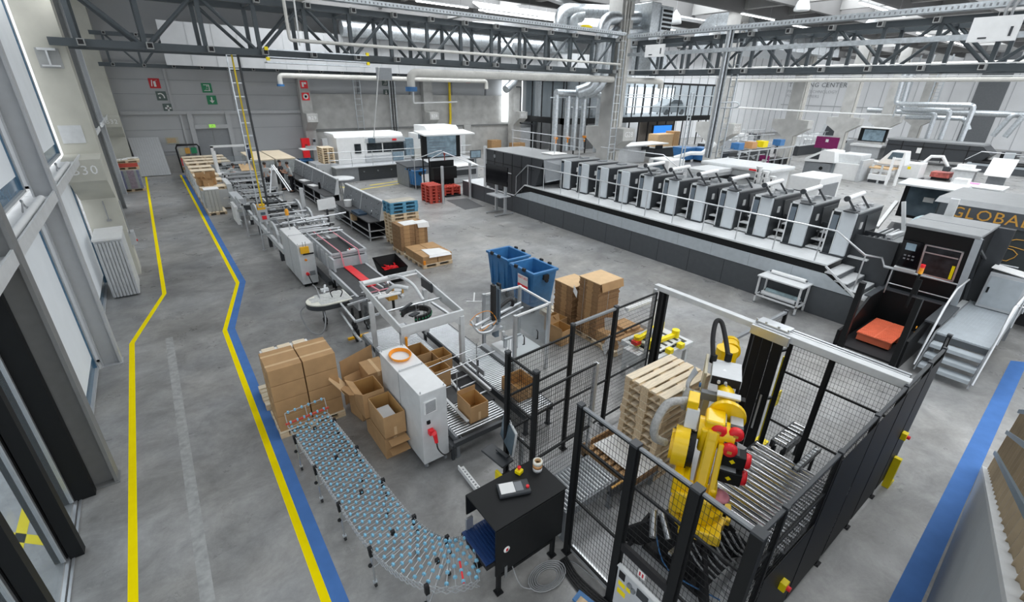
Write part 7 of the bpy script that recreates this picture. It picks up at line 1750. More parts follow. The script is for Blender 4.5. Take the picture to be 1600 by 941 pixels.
machine('red_paper_stack','pinkish red paper stack on a dark pallet under the white arm','paper stack',[('paper','redwrap',50.2,9.4,.2,51.4,10.6,.6,.02),('pallet','black',50.3,9.5,0,51.3,10.5,.2)])
machine('table','white table with papers in front of the second press','table',[('table_top','white',50.0,7.9,.95,51.4,9.4,1.05),('leg','palegrey',50.2,8.0,0,50.3,9.2,.95),('leg','palegrey',51.1,8.0,0,51.2,9.2,.95),('papers','paper',50.3,8.2,1.05,51.0,9.2,1.35)])
t = thing('poster_board','slanted white board with two blue landscape pictures','board',(50,7,0)); o = MB(); o.slab((49.6,7.4,.8),(49.6,6.0,.8),(50.6,6.0,2.0),(50.6,7.4,2.0),.06); b = o.build('board','paper',t)
for u,m_ in ((.1,'skyprint'),(.6,'skyprint')): o = MB(); o.slab((49.6+u-.01,7.35,.82+1.2*u),(49.6+u-.01,6.85,.82+1.2*u),(49.9+u,6.85,1.2+1.2*u),(49.9+u,7.35,1.2+1.2*u),-.02); o.build('picture',m_,b)
o = MB(); o.box(50.2,6.2,0,50.3,7.2,.9); o.build('leg','midgrey',t)
machine('plate_table','grey layout table with pink and white sheets in front of the poster board','table',[('body','lightgrey',40.5,5.0,0,42.2,7.4,1.0,.03),('table_top','white',40.3,4.9,1.0,42.4,7.5,1.08),('pink_sheet','pinkprint',41.4,6.2,1.08,41.9,6.8,1.12),('white_box','white',40.5,6.6,1.08,41.3,7.3,1.4)])
machine('light_table','pale side table machine behind the proofing console','table',[('table_top','palegrey',36,5.9,1.1,38,7.8,1.3,.03),('body','lightgrey',36.2,6.1,0,37.8,7.6,1.1,.03)])
# second press
t = thing('second_press','second printing press far behind, black dryer block with printing units to its right','press',(61.5,9,0))
o = MB(); o.prism([(17.2,2.05),(9.9,2.05),(9.2,1.4),(9.8,.6),(17.2,.2)],'x',61,64); o.build('dryer','charcoal',t)
o = MB(); o.box(60.96,9.9,2.05,64,17.3,2.2); o.build('roof','lidgrey',t)
o = MB()
for i in range(4): y = 10.8+1.7*i; o.box(60.95,y-.03,.3,61,y+.03,2.05)
o.box(60.95,9.6,1.6,61,17.2,1.64); o.build('panel_joint','blackmatte',t)
o = MB(); o.box(60.96,14.2,1.0,61,14.6,1.5); o.build('note','paper',t)
o = MB(); o.box(59.6,-6,0,60,10.5,.55); o.build('plinth','anthracite',t); o = MB(); o.box(59.55,-6,.55,60,10.3,.75); o.build('fascia','pressgrey',t); o = MB(); o.box(59.5,-6,.75,63,10.0,.85); o.build('deck','black',t)
for k in range(7):
    y = 7.6-1.75*k; o = MB(); o.box(60.9,y,.85,61.0,y+.7,1.75); u = o.build('front_panel','frontgrey',t)
    o = MB(); o.box(61.0,y-.02,.85,63.4,y+.95,1.7); o.build('unit_body','charcoal',u); o = MB(); o.box(60.9,y+.7,.85,61.0,y+.95,1.75); o.build('unit_window','black',u)
    for j in range(3): o = MB(); o.box(61.0+.2*j,y-.75,.95+.22*j,61.6+.2*j,y-.04,1.0+.22*j); o.build('step','lightgrey',u)
o = MB(); o.tube([(60,10.6,.9),(60,9.7,1.7),(60,-6,1.7)],.035,6); o.build('handrail','alu',t)
t = thing('second_console','distant proofing console with pale blue screen beside a far pillar','console',(66,21,0)); o = MB(); o.box(62.5,17.9,1.6,62.8,20.4,2.9); mo = o.build('screen_housing','black',t); o = MB(); o.box(62.45,18.1,1.7,62.5,20.0,2.8); o.build('screen','screenlit',mo); o = MB(); o.box(61.6,17.8,0,63.2,20.5,1.15); o.build('desk','lightgrey',t,.05); o = MB(); o.box(61.4,17.7,1.15,63.3,20.6,1.35); o.build('desk_top','white',t); o = MB(); o.box(61.8,17.8,2.95,63.2,20.6,3.05); o.build('canopy','white',t)
t = thing('plate_device','distant grey machine with slanted open front left of the far console','machine',(61,22.5,0)); o = MB(); o.prism([(21.2,0),(24.6,0),(24.6,1.6),(21.2,1.6)],'x',62,64); o.prism([(21.4,1.6),(24.4,1.6),(24.2,3.1),(22.0,3.1)],'x',62.6,63); o.build('body','lightgrey',t,.03); o = MB(); o.prism([(22.2,1.9),(24.0,1.9),(23.8,2.9),(22.6,2.9)],'x',62.5,62.6); o.build('open_front','charcoal',t); o = MB(); o.box(61.9,21.2,1.3,62,24.6,1.55); o.build('dark_edge','black',t)
# purple displays, blue containers, racks around pillar D27
def purple(x,y,z,w,h,l):
    t = thing('purple_sign',l,'sign',(x,y,0)); o = MB(); o.box(x-.05,y-w/2,z,x+.05,y+w/2,z+h); o.build('panel','purple',t); o = MB(); o.box(x-.06,y-.12,z+h*.55,x-.05,y+.12,z+h*.8); o.build('emblem','white',t); o = MB(); o.box(x-.03,y-.05,0,x+.03,y+.05,z); o.build('post','palegrey',t)
purple(49.8,18.6,1.6,1.9,1.0,'purple sign on a post in front of the pillars near the folding machines')
purple(36.3,17.4,.6,.7,1.3,'small purple sign behind the lattice cable ladder')
for i,(x,y,l) in enumerate(((40.8,27.2,'left blue container behind the printing press'),(42.2,26.2,'right blue container behind the printing press'))):
    t = thing('blue_container',l,'container',(x,y,0)); o = MB(); o.add([(x-.6,y-.6,.2),(x+.6,y-.6,.2),(x+.6,y+.6,.2),(x-.6,y+.6,.2),(x-.8,y-.8,1.3),(x+.8,y-.8,1.3),(x+.8,y+.8,1.3),(x-.8,y+.8,1.3)],[(3,2,1,0),(0,1,5,4),(1,2,6,5),(2,3,7,6),(3,0,4,7),(4,5,6,7)]); o.build('tub','blue',t); o = MB(); o.cyl((x-.1,y-.75,.95),(x-.1,y-.82,.95),.12,10); o.build('hub','black',t); o = MB(); o.box(x-.5,y-.5,0,x+.5,y+.5,.2); o.build('base','rubber',t)
t = thing('binding_line','long binding line with silver frame and small yellow and blue covers by pillar D27','machine',(40,18,0))
o = MB(); o.box(36.5,15.6,0,44.5,18.2,.9); o.build('base','charcoal',t,.02); o = MB(); o.box(36.4,15.5,.9,44.6,18.3,1.0); o.build('deck','palegrey',t)
for i in range(7): x = 36.6+1.3*i; o = MB(); o.box(x,15.5,1.0,x+.07,15.57,2.4); o.build('post','alu',t)
o = MB(); o.box(36.5,15.48,2.36,44.6,15.58,2.44); o.box(36.5,15.48,1.55,44.6,15.56,1.6); o.build('rail','alu',t)
for i in range(6): x = 36.75+1.3*i; o = MB(); o.box(x,15.7,1.05,x+1.1,16.6,1.5); o.build('module','black',t)
mech(t,36.6,16.0,1.0,44.4,18,2.6,46)
for x,m_ in ((39.4,'orange2'),(41.0,'yellow'),(37.6,'blue'),(43.6,'blue')): o = MB(); o.box(x,16.2,2.4,x+.7,16.8,2.85); o.build('cover',m_,t)
for ch_ in list(t.children): ch_.location = (-4.5,1.6,0)
machine('shelf_rack','carton filled shelf rack below the dark mezzanine, left of pillar D27','rack',[('cartons','cardlight',40.5,30.2,1.0,43.8,31.4,2.2,.05),('shelf','palegrey',40.2,30,.9,44,31.6,1.0),('carton','card',43.0,30.1,1.0,43.9,31.2,2.4),('base','charcoal',40.4,30.2,0,43.8,31.4,.9)])
machine('white_table','white table with black and white wedge papers below the mezzanine','table',[('table_top','white',34.2,28.5,1.5,40,30.5,1.6),('body','lightgrey',34.5,28.8,0,37,30.2,1.5),('wedge','black',36.0,28.4,1.15,37.0,28.5,1.45,0),('wedge','black',38.0,28.4,1.15,39.0,28.5,1.45,0)])
t = thing('jointed_arm_machine','white machine with dark screen and jointed arm behind the far printing units','machine',(26,20,0)); o = MB(); o.box(24.6,17.3,0,26.2,18.8,2.3); o.build('housing','white',t,.05); o = MB(); o.box(24.55,17.6,1.6,24.6,18.4,2.2); o.build('screen','screen',t); o = MB(); o.tube([(26.0,18.0,2.3),(26.8,17.4,2.6),(27.4,17.0,2.6),(28,16.6,3.2)],.12,10); o.build('arm','white',t); o = MB(); o.box(26.2,15.6,1.6,29.5,17.2,1.8); o.box(26.3,15.7,0,29.4,17.1,1.6); o.build('table','palegrey',t); o = MB(); o.box(26.5,15.55,.6,28.5,15.7,1.4); o.build('dark_front','black',t)
t = thing('wall_screen','blue lit wall screen on the brown wall below the mezzanine','screen',(49,35.8,1.4)); o = MB(); o.box(46.6,35.6,.9,50.2,35.75,2.6); sc2 = o.build('housing','black',t); o = MB(); o.box(46.75,35.58,1.0,50.05,35.6,2.5); o.build('screen','screenblue',sc2)
# dark glass hall with mezzanine
k = 100
o = MB(); o.box(33.2,36.0,2.9,60,36.6,3.45); o.box(33.2,36.0,2.9,33.8,42.4,3.45); trim(o,'black')
o = MB()
for i in range(16): x = 33.3+1.65*i; o.box(x,36.1,3.45,x+.1,36.2,6.9); o.box(x,36.3,0,x+.12,36.4,2.9)
for i in range(4): y = 36.5+1.6*i; o.box(33.3,y,3.45,33.4,y+.1,6.9); o.box(33.4,y,0,33.5,y+.1,2.9)
o.box(33.2,36.05,6.8,60,36.25,7.0); o.box(33.2,36.05,6.8,33.45,42.4,7.0); trim(o,'blackmatte')
o = MB(); o.box(33.35,36.13,3.45,59,36.15,6.8); o.box(33.36,36.15,3.45,33.38,42.4,6.8); g_ = o.build('window_40','clearglass'); struct(g_)
o = MB(); o.box(34,41.0,0,46,41.2,7.2); o.box(34,38.9,0,44,39.0,2.9); struct(o.build('wall_inner','cavewall'))
o = MB(); o.box(46,37.0,.0,52.5,37.2,2.9); struct(o.build('wall_brown','brownwall'))
o = MB(); o.box(47.5,40.6,3.6,56.5,40.7,6.5); wn = o.build('window_41','daywindow'); struct(wn)
o = MB()
for i in range(7): x = 47.5+1.5*i; o.box(x-.06,40.5,3.4,x+.06,40.62,6.7)
trim(o,'blackmatte')
o = MB(); o.box(29.9,41.9,2.9,32.5,42.0,6.8); wn = o.build('window_42','daywindow'); struct(wn)
o = MB(); o.tube([(33.3,35.95,4.5),(60,35.95,4.5)],.05,6); o.tube([(33.3,35.95,5.7),(60,35.95,5.7)],.04,6); trim(o,'alu')
for i,(x,y,l) in enumerate(((38,38,'left'),(43,38.2,'right'))):
    t = thing('office_desk','desk with dark monitor on the mezzanine, '+l+' one','desk',(x,y,3.45)); o = MB(); o.box(x-.9,y-.4,4.15,x+.9,y+.4,4.2); o.build('table_top','midgrey',t)
    for d in (-.8,.8): o = MB(); o.box(x+d-.03,y-.3,3.45,x+d+.03,y+.3,4.15); o.build('leg','charcoal',t)
    o = MB(); o.box(x-.4,y,4.25,x+.4,y+.05,4.8); o.box(x-.05,y,4.2,x+.05,y+.05,4.3); o.build('monitor','black',t)
t = thing('car','silver car parked behind the glass wall of the mezzanine','car',(53,38.6,3.45))
o = MB(); o.prism([(50.6,3.75),(55.6,3.75),(55.6,4.5),(54.8,4.65),(54.2,5.25),(52.6,5.3),(51.6,4.75),(50.7,4.5)],'y',37.7,39.4); o.build('body','palegrey',t,.12)
o = MB(); o.prism([(51.9,4.75),(52.7,5.2),(54.1,5.15),(54.6,4.72)],'y',37.66,37.72); o.build('side_window','charcoal',t)
for x in (51.5,54.6): o = MB(); o.cyl((x,37.65,3.8),(x,37.9,3.8),.34,18); o.build('wheel','rubber',t)

for i,(x0,y0,x1,y1,l) in enumerate(((44,24.5,52,26.5,'long dark and silver machine row in front of the far pale wall, left part'),(56,23.5,66,26,'long dark and silver machine row in front of the far pale wall, middle part'),(48,28.5,58,30.5,'rearmost machine row below the far pale wall'))):
    t = thing('machine_row',l,'machine',((x0+x1)/2,(y0+y1)/2,0)); o = MB(); o.box(x0,y0,0,x1,y1,1.0); o.build('base','charcoal',t); o = MB(); o.box(x0,y0-.05,1.0,x1,y1,1.1); o.build('deck','palegrey',t)
    n = int((x1-x0)/1.4)
    for k in range(n): x = x0+.3+1.4*k; o = MB(); o.box(x,y0+.2,1.1,x+1.0,y1-.3,1.5+.5*R.random()); o.build('module',R.choice(['white','lightgrey','charcoal','palegrey']),t)
    o = MB()
    for k in range(n+1): x = x0+.1+1.4*k; o.cyl((x,y0,1.0),(x,y0,2.3),.04,6)
    o.cyl((x0,y0,2.3),(x1,y0,2.3),.04,6); o.build('rail','alu',t); mech(t,x0+.2,y0+.1,1.1,x1-.2,y1-.1,2.2,14)
# ------------------------------------------------------------------ roof trusses
def truss(name, label, along, fixed, a0, n, step, zb, zt, second, m='darksteel', stubs=-1, s=.16, par=0):
    """n panels of length step from a0; 'second' is the offset of the twin truss"""
    r = thing(name,label,'truss',((a0+n*step/2),fixed,zb) if along == 'x' else (fixed,a0+n*step/2,zb))
    def Q(a, d, z): return (a,fixed+d,z) if along == 'x' else (fixed+d,a,z)
    e = a0+n*step
    for d in ((0,second) if second else (0,)):
        for z in (zb,zt): o = MB(); o.bar(Q(a0-.6,d,z),Q(e+.4,d,z),s,s*1.25); o.build('chord',m,r)
        for i in range(n+1):
            a = a0+i*step; o = MB(); o.bar(Q(a,d,zb+.1),Q(a,d,zt-.1),.12); o.build('vertical',m,r)
            if i < n:
                u = (i+par) % 2 == 0; o = MB(); b0,b1 = (a,a+step) if not u else (a+step,a)
                o.cyl(Q(b0+(.12 if b1 > b0 else -.12),d,zb+.08),Q(b1-(.12 if b1 > b0 else -.12),d,zt-.08),.058,8); o.build('diagonal',m,r)
    for i in range(n+1):
        a = a0+i*step
        for z in (zb,zt):
            o = MB(); o.bar(Q(a+.10,stubs*.04,z+.01),Q(a+.10,stubs*.34,z+.01),.17); st = o.build('stub','colsteel2',r)
            o = MB(); o.bar(Q(a+.10,stubs*.342,z+.01),Q(a+.10,stubs*.345,z+.01),.12); o.build('stub_hole','blackmatte',st)
            if second: o = MB(); o.bar(Q(a,.05,z),Q(a,second,z),.09); o.build('cross_tie',m,r)
    return r
truss('roof_truss','dark steel lattice truss crossing the hall from the pillar marked B30','x',19.2,-.96,14,1.56,6.95,8.43,1.6,par=0)
truss('roof_truss','dark steel lattice truss running above the printing press to the right edge','y',21.6,-2.05,13,1.55,6.90,8.29,1.7,stubs=-1,par=1)
truss('roof_truss','most distant dark lattice truss in front of the back wall','x',40.6,-.75,22,1.56,6.9,8.6,0,par=0,s=.18)
br = thing('truss_bracket','pale steel bracket plate under the truss on the pillar marked B30','bracket',(-1.66,19.3,6.3))
o = MB(); o.box(-1.92,19.32,6.28,-1.42,19.36,6.78); o.build('plate','colsteel2',br)
o = MB(); o.box(-1.86,19.2,6.72,-1.48,19.32,6.78); o.box(-1.86,19.2,6.32,-1.48,19.32,6.36); o.box(-1.70,19.2,6.36,-1.66,19.32,6.72); o.build('web','palegrey',br)
# cable trays
ty = thing('cable_tray','perforated silver cable tray on top of the near cross truss','cable tray',(13,18.95,8.7))
o = MB(); o.box(5.0,18.8,8.66,21.3,19.15,8.68); o.box(5.0,18.78,8.66,21.3,18.80,8.80); o.box(5.0,19.15,8.66,21.3,19.17,8.80); o.build('channel','zinc',ty)
o = MB()
for i in range(108): x = 5.1+.15*i; o.box(x,18.776,8.69,x+.05,18.779,8.75)
o.build('slot','midgrey',ty)
ty = thing('cable_tray','perforated silver cable tray on top of the truss above the press','cable tray',(21.2,8,8.5))
o = MB(); o.box(21.2,-3,8.50,21.55,18.6,8.52); o.box(21.18,-3,8.50,21.2,18.6,8.68); o.box(21.55,-3,8.50,21.57,18.6,8.68); o.build('channel','zinc',ty)
o = MB()
for i in range(140): y = -2.8+.15*i; o.box(21.176,y,8.54,21.179,y+.05,8.62)
o.build('slot','midgrey',ty)
ty = thing('bus_duct','flat silver power duct with white junction boxes along the truss above the press','power duct',(21.2,8,7.7))
o = MB(); o.box(21.12,-3,7.66,21.24,18.4,7.82); o.build('duct','zinc',ty)
for y,h,l in ((4.25,.46,'n'),(16.6,.34,'f')): o = MB(); o.box(20.98,y-.55,7.58,21.1,y+.55,7.58+h+.2); b = o.build('junction_box','white',ty); o = MB(); o.box(20.965,y-.42,7.7,20.98,y-.36,7.95); o.box(20.965,y+.1,7.66,20.98,y+.3,7.7); o.build('latch','charcoal',b)
o = MB()
for d in (-.2,-.05): o.tube([(21.1,4.2+d,8.2),(21.05,4.2+d,8.45),(21.15,4.1+d,8.72),(21.4,3.9+d,8.7)],.035,8,seg=5)
o.tube([(21.05,16.4,8.1),(21.0,16.3,8.5),(21.1,16.1,8.7)],.03,8,seg=4); o.build('conduit','cable',ty)
t = thing('pipe','two thin white cable conduits along the bottom chord of the truss above the press','pipe',(21.3,8,6.7)); 
for z in (6.66,7.02): o = MB(); o.cyl((21.35,-3,z),(21.35,18.5,z),.02,6); o.build('conduit','white',t)
# white pipes
def pipe(label, pts, r, m='white', name='pipe', n=12, fl=()):
    t = thing(name,label,'pipe',pts[0]); o = MB(); o.tube(pts,r,n); o.build('pipe_run',m,t)
    for p,q in fl: o = MB(); o.cyl(p,q,r*1.5,12); o.build('flange','blue',t)
    return t
def elbowed(pts, r, k=5):
    """polyline whose corners are rounded with bend radius about 1.6 r"""
    P = [V(p) for p in pts]; out = [P[0]]
    for i in range(1,len(P)-1):
        a,b,c = P[i-1],P[i],P[i+1]; d = min(1.7*r,(b-a).length*.45,(c-b).length*.45); s = b+(a-b).normalized()*d; e = b+(c-b).normalized()*d
        for j in range(k+1): u = j/k; out.append((1-u)**2*s+2*u*(1-u)*b+u*u*e)
    return [tuple(p) for p in out+[P[-1]]]
pipe('thick cream pipe below the near cross truss with blue valve at its left end',elbowed([(9.75,20.5,5.9),(9.75,20.5,6.55),(22.6,20.5,6.62),(27.0,20.5,6.62),(27.0,20.5,6.2)],.17),.17,'pvcpipe',fl=(((9.75,20.5,5.82),(9.75,20.5,6.0)),))
pipe('long cream pipe along the back wall above the concrete panels',elbowed([(8.7,40,5.9),(8.7,40,6.57),(26.7,40,6.62),(26.7,40,5.95)],.17),.17,'pvcpipe',fl=(((8.7,40,5.85),(8.7,40,6.0)),))
pipe('pale pipe running through the middle of the near cross truss',elbowed([(4.6,18.75,9.8),(4.6,18.75,7.35),(21.0,18.75,7.30)],.06),.055,'pvcpipe',n=8)
pipe('second thin white pipe dropping beside the near cross truss',[(4.95,18.75,9.8),(4.9,18.75,7.2)],.03,'white',n=6)
pipe('thin white pipe dropping from the truss towards the white machine',[(10.6,26,6.9),(10.7,28,3.2)],.03,'white',n=6)
pipe('small white pipe loop under the cream pipe valve',elbowed([(9.8,20.45,5.8),(9.8,20.45,5.35),(12.0,20.45,5.4)],.04),.035,'white',n=6)
pipe('yellow gas pipe going down the concrete back wall',elbowed([(23.9,42.05,6.6),(23.9,42.05,3.2),(23.75,42.05,2.4),(23.75,42.05,2.1)],.1),.12,'yellowpipe')
for z,r,l in ((7.35,.14,'upper thick white pipe far behind the truss above the press'),(6.75,.09,'lower white pipe far behind the truss above the press')):
    pipe(l,[(30,-14,z+.1),(30,17.5,z)],r,'pvcpipe')
pipe('white lighting trunk along the far pillars at corbel height',[(34.9,19.6,5.1),(57.1,19.6,4.42),(80,19.6,3.9)],.07,'white',n=8)
pipe('long silver pipe across the far pale wall',[(80,26,4.4),(80,-14,4.6)],.35,'zinc')
pipe('thin dark conduit in front of the right end of the back wall',elbowed([(30.6,40.5,6.2),(31.2,40.5,6.2),(31.2,40.5,2.8),(33,40.5,2.7)],.08),.07,'charcoal',n=6)
# spiral ventilation ducts
def spiral(label, pts, r, name='ventilation_duct', round_=True, rib=.35, n=16):
    t = thing(name,label,'duct',pts[0]); q = elbowed(pts,r,4) if round_ else pts
    o = MB(); o.tube(q,r,n); o.build('duct','zinc',t)
    o = MB()
    for i in range(len(pts)-1):
        a,b = V(pts[i]),V(pts[i+1]); L = (b-a).length; d = (b-a).normalized(); k = int((L-2.4*r)/rib)
        for j in range(max(0,k)): c = a+d*(1.5*r+rib*j+.1); o.cyl(tuple(c),tuple(c+d*.03),r*1.025,n,cap=True)
    if o.v: o.build('seam','steel',t)
    return t
spiral('big horizontal spiral duct high along the back wall',[(13.4,39.4,9.85),(30,39.4,9.8),(36,39.4,9.8)],.52,rib=.8)
spiral('short duct stub with round white end beside the big spiral duct',[(26.5,37.6,9.2),(27.2,36.6,9.1)],.5,round_=False)
spiral('curved silver outlet duct hanging at the right end of the cream wall pipe',[(28.6,38,7.2),(28.4,38,6.6),(27.2,37.6,5.95)],.34)
for i,(x,y,l) in enumerate(((19.55,22,'leftmost'),(20.5,22,'second'),(21.15,22,'third'),(21.85,22,'fourth'))):
    spiral(l+' vertical exhaust duct of the row above the dryer block',[(x,y,2.6),(x,y,5.75)],.17,rib=.22)
spiral('top cross duct of the exhaust row, bending down at its right end',[(19.5,22,5.85),(23.2,22,5.8),(23.2,22,2.4)],.2,rib=.25)
for i,(x,l) in enumerate(((19.45,'left'),(20.4,'second'),(21.8,'third'),(23.1,'right'))):
    t = thing('duct_valve',l+' orange handled valve on the vertical exhaust ducts','valve',(x,21.7,3.3)); o = MB(); o.cyl((x,21.72,3.35),(x,21.72,3.45),.12,12); o.cyl((x,21.72,3.1),(x,21.72,3.35),.04,8); o.build('handle','orange',t)
spiral('tall thick silver duct rising to the ventilation unit, left of the pair',[(20.6,21.4,5.9),(21.35,20.9,6.2),(21.5,20.6,9.6),(24.2,20.6,9.85)],.33,rib=.4)
spiral('tall thick silver duct rising to the ventilation unit, right of the pair',[(21.1,21.4,5.85),(22.0,20.9,6.2),(22.2,20.6,9.0),(24.4,20.6,9.2)],.33,rib=.4)
spiral('silver duct descending behind the tall pair, larger one',[(20.4,23.0,8.0),(20.4,23,10.1),(24.5,23,10.4)],.36,rib=.4)
spiral('silver duct descending behind the tall pair, shorter one',[(21.3,23.0,8.2),(21.3,23,9.9),(22,23,10)],.38,rib=.4)
ah = thing('ventilation_unit','square silver ventilation unit with black louvres under the roof','ventilation unit',(25.4,20.6,8.8))
o = MB(); o.box(24.4,19.8,8.4,25.2,21.6,10.6); o.build('housing','zinc',ah,.03)
o = MB(); o.box(25.2,19.7,9.2,26.2,19.8,10.4); o.box(25.2,19.8,9.1,26.3,21.4,10.5); o.build('outlet','zinc',ah,.02)
o = MB()
for i in range(5): o.box(25.3,19.66,9.3+.22*i,26.1,19.70,9.42+.22*i)
o.build('louvre','black',ah)
o = MB(); o.prism([(25.0,6.9),(26.3,6.9),(26.6,7.5),(26.2,8.4),(25.0,8.4)],'y',19.9,21.4); o.build('lower_duct','zinc',ah,.03)
t = thing('roof_duct','huge half round corrugated silver duct under the roof behind the truss','duct',(42,22,9.5))
o = MB(); n = 14; P1 = [(3.6*math.cos(PI*i/n)*.75,2.6*math.sin(PI*i/n)) for i in range(n+1)]
o.prism([(22+a,9.0+b) for a,b in P1],'x',35.5,49); o.build('shell','zinc',t)
o = MB()
for i in range(10): x = 36+1.3*i; o.prism([(22+a*1.012,9.0+b*1.012) for a,b in P1],'x',x,x+.12)
o.build('seam','steel',t)
# far silver ducts above the second press
for pts,l in (([(64,18.6,8.8),(64,18.5,5.4),(64,12.2,5.45),(64,12.2,1.7)],'longest far silver duct dropping onto the second press'),([(64.5,18.2,8.6),(64.5,18.0,4.9),(64.5,13.9,4.9),(64.5,13.9,1.7)],'middle far silver duct dropping onto the second press'),([(65,18.4,4.6),(65,15.1,4.55),(65,15.1,1.8)],'shortest far silver duct dropping onto the second press'),([(65.5,17.6,4.1),(65.5,12.8,4.2),(65.5,12.2,3.2)],'far silver duct with a curved open end'),([(63,6.0,4.9),(63,9.2,4.8),(63,9.9,2.9)],'far silver duct bending down at the right edge'),([(62.5,8.4,4.7),(62.5,9.0,2.9)],'short far silver duct beside the right edge duct')):
    spiral(l,pts,.22,rib=.5,n=10)
for a,l in ((18.9,'left'),(16.3,'right')):
    t = thing('cable_ladder',l+' wide cable ladder hanging at the far silver ducts','cable ladder',(66,a,4)); o = MB(); o.bar((66,a,4.0),(66,a,10),.12); o.bar((66,a-.7,4.0),(66,a-.7,10),.12)
    for i in range(18): o.bar((66,a,4.2+.33*i),(66,a-.7,4.2+.33*i),.05)
    o.build('ladder','zinc',t)
spiral('thick silver vertical duct at the right edge behind the lettered machine',[(27.4,1.4,.2),(27.4,1.4,3.6)],.38,rib=.3)
spiral('second silver vertical duct at the right edge behind the lettered machine',[(28.2,.2,.2),(28.2,.2,3.2)],.34,rib=.3)
# cable ladders
def ladder(label, x, y, z0, z1, w=.32, axis='x', tilt=0., cable=None):
    t = thing('cable_ladder',label,'cable ladder',(x,y,z0)); D = V((1,0,0)) if axis == 'x' else V((0,1,0))
    a = V((x,y,z0)); b = V((x,y+tilt,z1))
    for s in (-1,1): o = MB(); o.bar(tuple(a+D*w*s*.5),tuple(b+D*w*s*.5),.035,.06); o.build('side_rail','zinc',t)
    n = int((z1-z0)/.42)
    for i in range(n+1): c = a.lerp(b,i/n); o = MB(); o.bar(tuple(c-D*w*.5),tuple(c+D*w*.5),.03); o.build('rung','zinc',t)
    for m_,d,r_ in (cable or ()):
        o = MB(); c = V((d,-.03,0)) if axis == 'x' else V((-.03,d,0)); o.tube([tuple(a+c),tuple(a.lerp(b,.4)+c*1.15),tuple(a.lerp(b,.8)+c),tuple(b+c)],r_,6); o.build('cable',m_,t)
    return t
ladder('silver cable ladder with yellow cable hanging down to the folding machine post',2.88,19.4,1.8,6.85,.34,'x',0,(('yellowpipe',-.02,.028),('charcoal',.16,.04)))
ladder('left of the two cable ladders on the concrete back wall behind the white machine',15.0,41.9,2.3,6.8,.55)
ladder('right of the two cable ladders on the concrete back wall, with dark cables',18.1,41.9,2.3,6.8,.55,'x',0,(('charcoal',-.1,.05),('charcoal',.1,.05)))
ladder('tall lattice cable ladder hanging from the truss in front of the pillar marked D27',21.3,12.9,3.2,8.6,.28,'y',0,(('zinc',.0,.07),('cable',.08,.04),('charcoal',-.08,.03)))
ladder('second lattice cable ladder tight behind the one in front of pillar D27',21.75,12.6,3.2,8.5,.28,'y')
ladder('silver cable ladder rising beside the thick twin ducts to the truss',22.0,19.6,1.8,8.5,.5)
ladder('slim lattice cable mast between pillar G28 and the blue screen',25.4,17.0,1.7,6.0,.3,'x')
t = thing('conduit_loop','small silver tube loop sticking out of the lattice cable ladder','tube',(21.3,12.6,5.4)); o = MB(); o.tube([(21.3,12.7,5.62),(21.3,12.0,5.66),(21.3,11.85,5.55),(21.3,12.0,5.44),(21.3,12.7,5.40)],.03,6,seg=3); o.build('tube','zinc',t)
t = thing('pipe','thin horizontal tube in front of the dark mezzanine glass, upper one','pipe',(20,21,5)); o = MB(); o.cyl((19,21.9,5.6),(31,21.9,5.7),.03,6); o.build('tube','zinc',t)
t = thing('scissor_grille','flat dark cable box on the ladder head above the back wall pipe','box',(15.7,38,6.4)); o = MB(); o.box(15.3,38,6.45,16.5,38.2,7.3); o.build('box','midgrey',t)
# yellow markers on the truss platform
t = thing('work_platform','small truss platform with yellow tipped rails at the ladder head','platform',(4.6,18.4,6.9)); o = MB(); o.box(3.7,18.35,6.62,7.2,18.75,6.66); o.bar((3.75,18.4,7.02),(7.1,18.4,7.0),.04); o.bar((3.75,18.4,6.8),(7.1,18.4,6.78),.03); o.build('rail','zinc',t)
o = MB()
for x in (3.75,7.1):
    for z in (6.74,7.04): o.box(x-.05,18.36,z-.05,x+.05,18.44,z+.05)
o.build('yellow_tip','yellow',t)
# linear lamps under the roof
LM = [((12.6,25.3,9.98),(15.7,25.3,9.98)),((16.4,25.3,9.95),(20.6,25.3,9.95)),((27.6,10.6,9.9),(33.6,10.6,9.9)),((26,6,10.4),(30,6,10.4)),((30.5,18.0,10.4),(34.5,18.0,10.4)),((36,17.9,10.3),(41.5,17.9,10.3)),((20,31,10.4),(24,31,10.4)),((25.5,31,10.4),(29.5,31,10.4)),((48,14,10.4),(54,14,10.4)),((56,14,10.4),(62,14,10.4)),((30,26.5,10.5),(36,26.5,10.5)),((40,26.5,10.5),(46,26.5,10.5)),((44,7,10.4),(50,7,10.4)),((7,25.3,10.0),(11,25.3,10.0)),((-1.9,17.0,8.15),(-1.2,19.2,8.0))]
wh = ['first lit strip lamp at the top of the picture, above the cable tray','second lit strip lamp, right of the first above the cable tray','long lit strip lamp above the truss at the right','lit strip lamp at the top right corner','lit strip lamp left of the half round duct','lit strip lamp above the half round duct','lit strip lamp high before the ducts, left one','lit strip lamp high before the ducts, right one','distant lit strip lamp above the far pillars, left one','distant lit strip lamp above the far pillars, right one','lit strip lamp behind the silver ventilation unit','lit strip lamp over the far glass hall','lit strip lamp beyond the truss at the right, farther one','lit strip lamp near the top edge, left of the white pipes','lit lamp at the top of the window wall by the pillar marked B30']
for (a,b),l in zip(LM,wh):
    t = thing('strip_lamp',l,'lamp',a); o = MB(); o.bar((a[0],a[1],a[2]+.06),(b[0],b[1],b[2]+.06),.12,.06); o.build('housing','palegrey',t)
    o = MB(); o.bar(a,b,.07,.05); o.build('tube','lampwhite',t)
    for u in (.15,.85): p = V(a).lerp(V(b),u); o = MB(); o.cyl(tuple(p+V((0,0,.09))),(p.x,p.y,12.2),.008,5); o.build('hanger','cable',t)
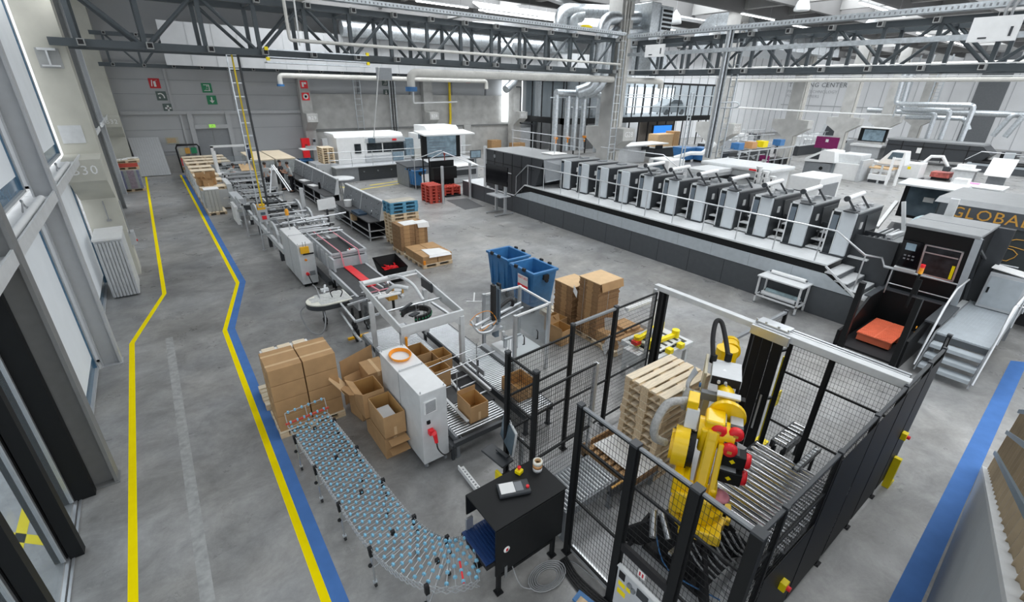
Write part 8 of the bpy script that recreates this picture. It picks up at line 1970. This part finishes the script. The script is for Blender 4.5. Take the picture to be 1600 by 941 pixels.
for x,y,z,l in ((33.2,15.8,10.6,'round white hall lamp right of the half round duct'),(38,13.6,9.8,'round white hall lamp above the truss'),(30.2,22.5,10.2,'round white hall lamp by the white sloping roof panel'),(32,20.5,9.3,'small round hall lamp below the white roof panel')):
    t = thing('bell_lamp',l,'lamp',(x,y,z)); o = MB(); o.lathe([(.42,0),(.44,.1),(.3,.5),(.1,.7),(.05,.8)],(x,y,z),16); o.build('shade','palegrey',t); o = MB(); o.lathe([(.01,.02),(.38,.02),(.38,.05),(.01,.05)],(x,y,z),16); o.build('bulb','lampwhite',t); o = MB(); o.cyl((x,y,z+.75),(x,y,12.2),.01,5); o.build('hanger','cable',t)
o = MB(); o.ball((18.6,19.0,8.85),.3,0,10,(1.3,.6,.35)); tag(o.build('yellow_strap_bundle','yellow'),'yellow strap bundle lying on the cable tray of the near cross truss','strap')
# ------------------------------------------------------------------ stair in the right foreground
def sy(x, d=0.): return .045*x-.49-d
sr = thing('staircase','grey sided staircase with bronze balusters and steel blue rails in the right foreground','staircase',(6,-.7,0))
def sz(x): return .07+(10.44-x)*.467
o = MB(); v = []
pts = [(10.5,0.0),(10.44,.09),(2.2,sz(2.2)),(2.2,0)]
o.add([(x,sy(x),z) for x,z in pts]+[(x,sy(x,.05),z) for x,z in pts],[(0,1,2,3),(7,6,5,4),(0,4,5,1),(1,5,6,2),(2,6,7,3),(3,7,4,0)]); o.build('stringer','stairgrey',sr)
o = MB(); o.add([(x,sy(x,-.01),z) for x,z in ((10.47,.07),(10.47,.12),(2.2,sz(2.2)+.05),(2.2,sz(2.2)))]+[(x,sy(x,.07),z) for x,z in ((10.47,.07),(10.47,.12),(2.2,sz(2.2)+.05),(2.2,sz(2.2)))],[(0,1,2,3),(7,6,5,4),(0,4,5,1),(1,5,6,2),(2,6,7,3),(3,7,4,0)]); o.build('edge_strip','palegrey',sr)
for h,r_ in ((.42,.035),(.85,.035),(1.27,.03)): o = MB(); o.bar((10.15,sy(10.15,.03),sz(10.15)+h),(2.2,sy(2.2,.03),sz(2.2)+h),.03,.06); o.build('rail','steelblue',sr)
n = 24
for i in range(n):
    x = 10.2-.36*i; z = sz(x)
    o = MB(); o.box(x-.012,sy(x,.30),z+.02,x+.012,sy(x,.05),z+1.3); o.build('baluster','bronze',sr)
    o = MB(); o.box(x-.32,sy(x,1.5),z-.06,x+.02,sy(x,.06),z-.02)
    for k in range(4): o.box(x-.30+.08*k,sy(x,1.5),z-.02,x-.26+.08*k,sy(x,.06),z-.012)
    o.build('tread','white',sr)
o = MB(); o.add([(x,sy(x,1.5),z) for x,z in pts]+[(x,sy(x,1.55),z) for x,z in pts],[(0,1,2,3),(7,6,5,4),(0,4,5,1),(1,5,6,2),(2,6,7,3),(3,7,4,0)]); o.build('stringer','stairgrey',sr)
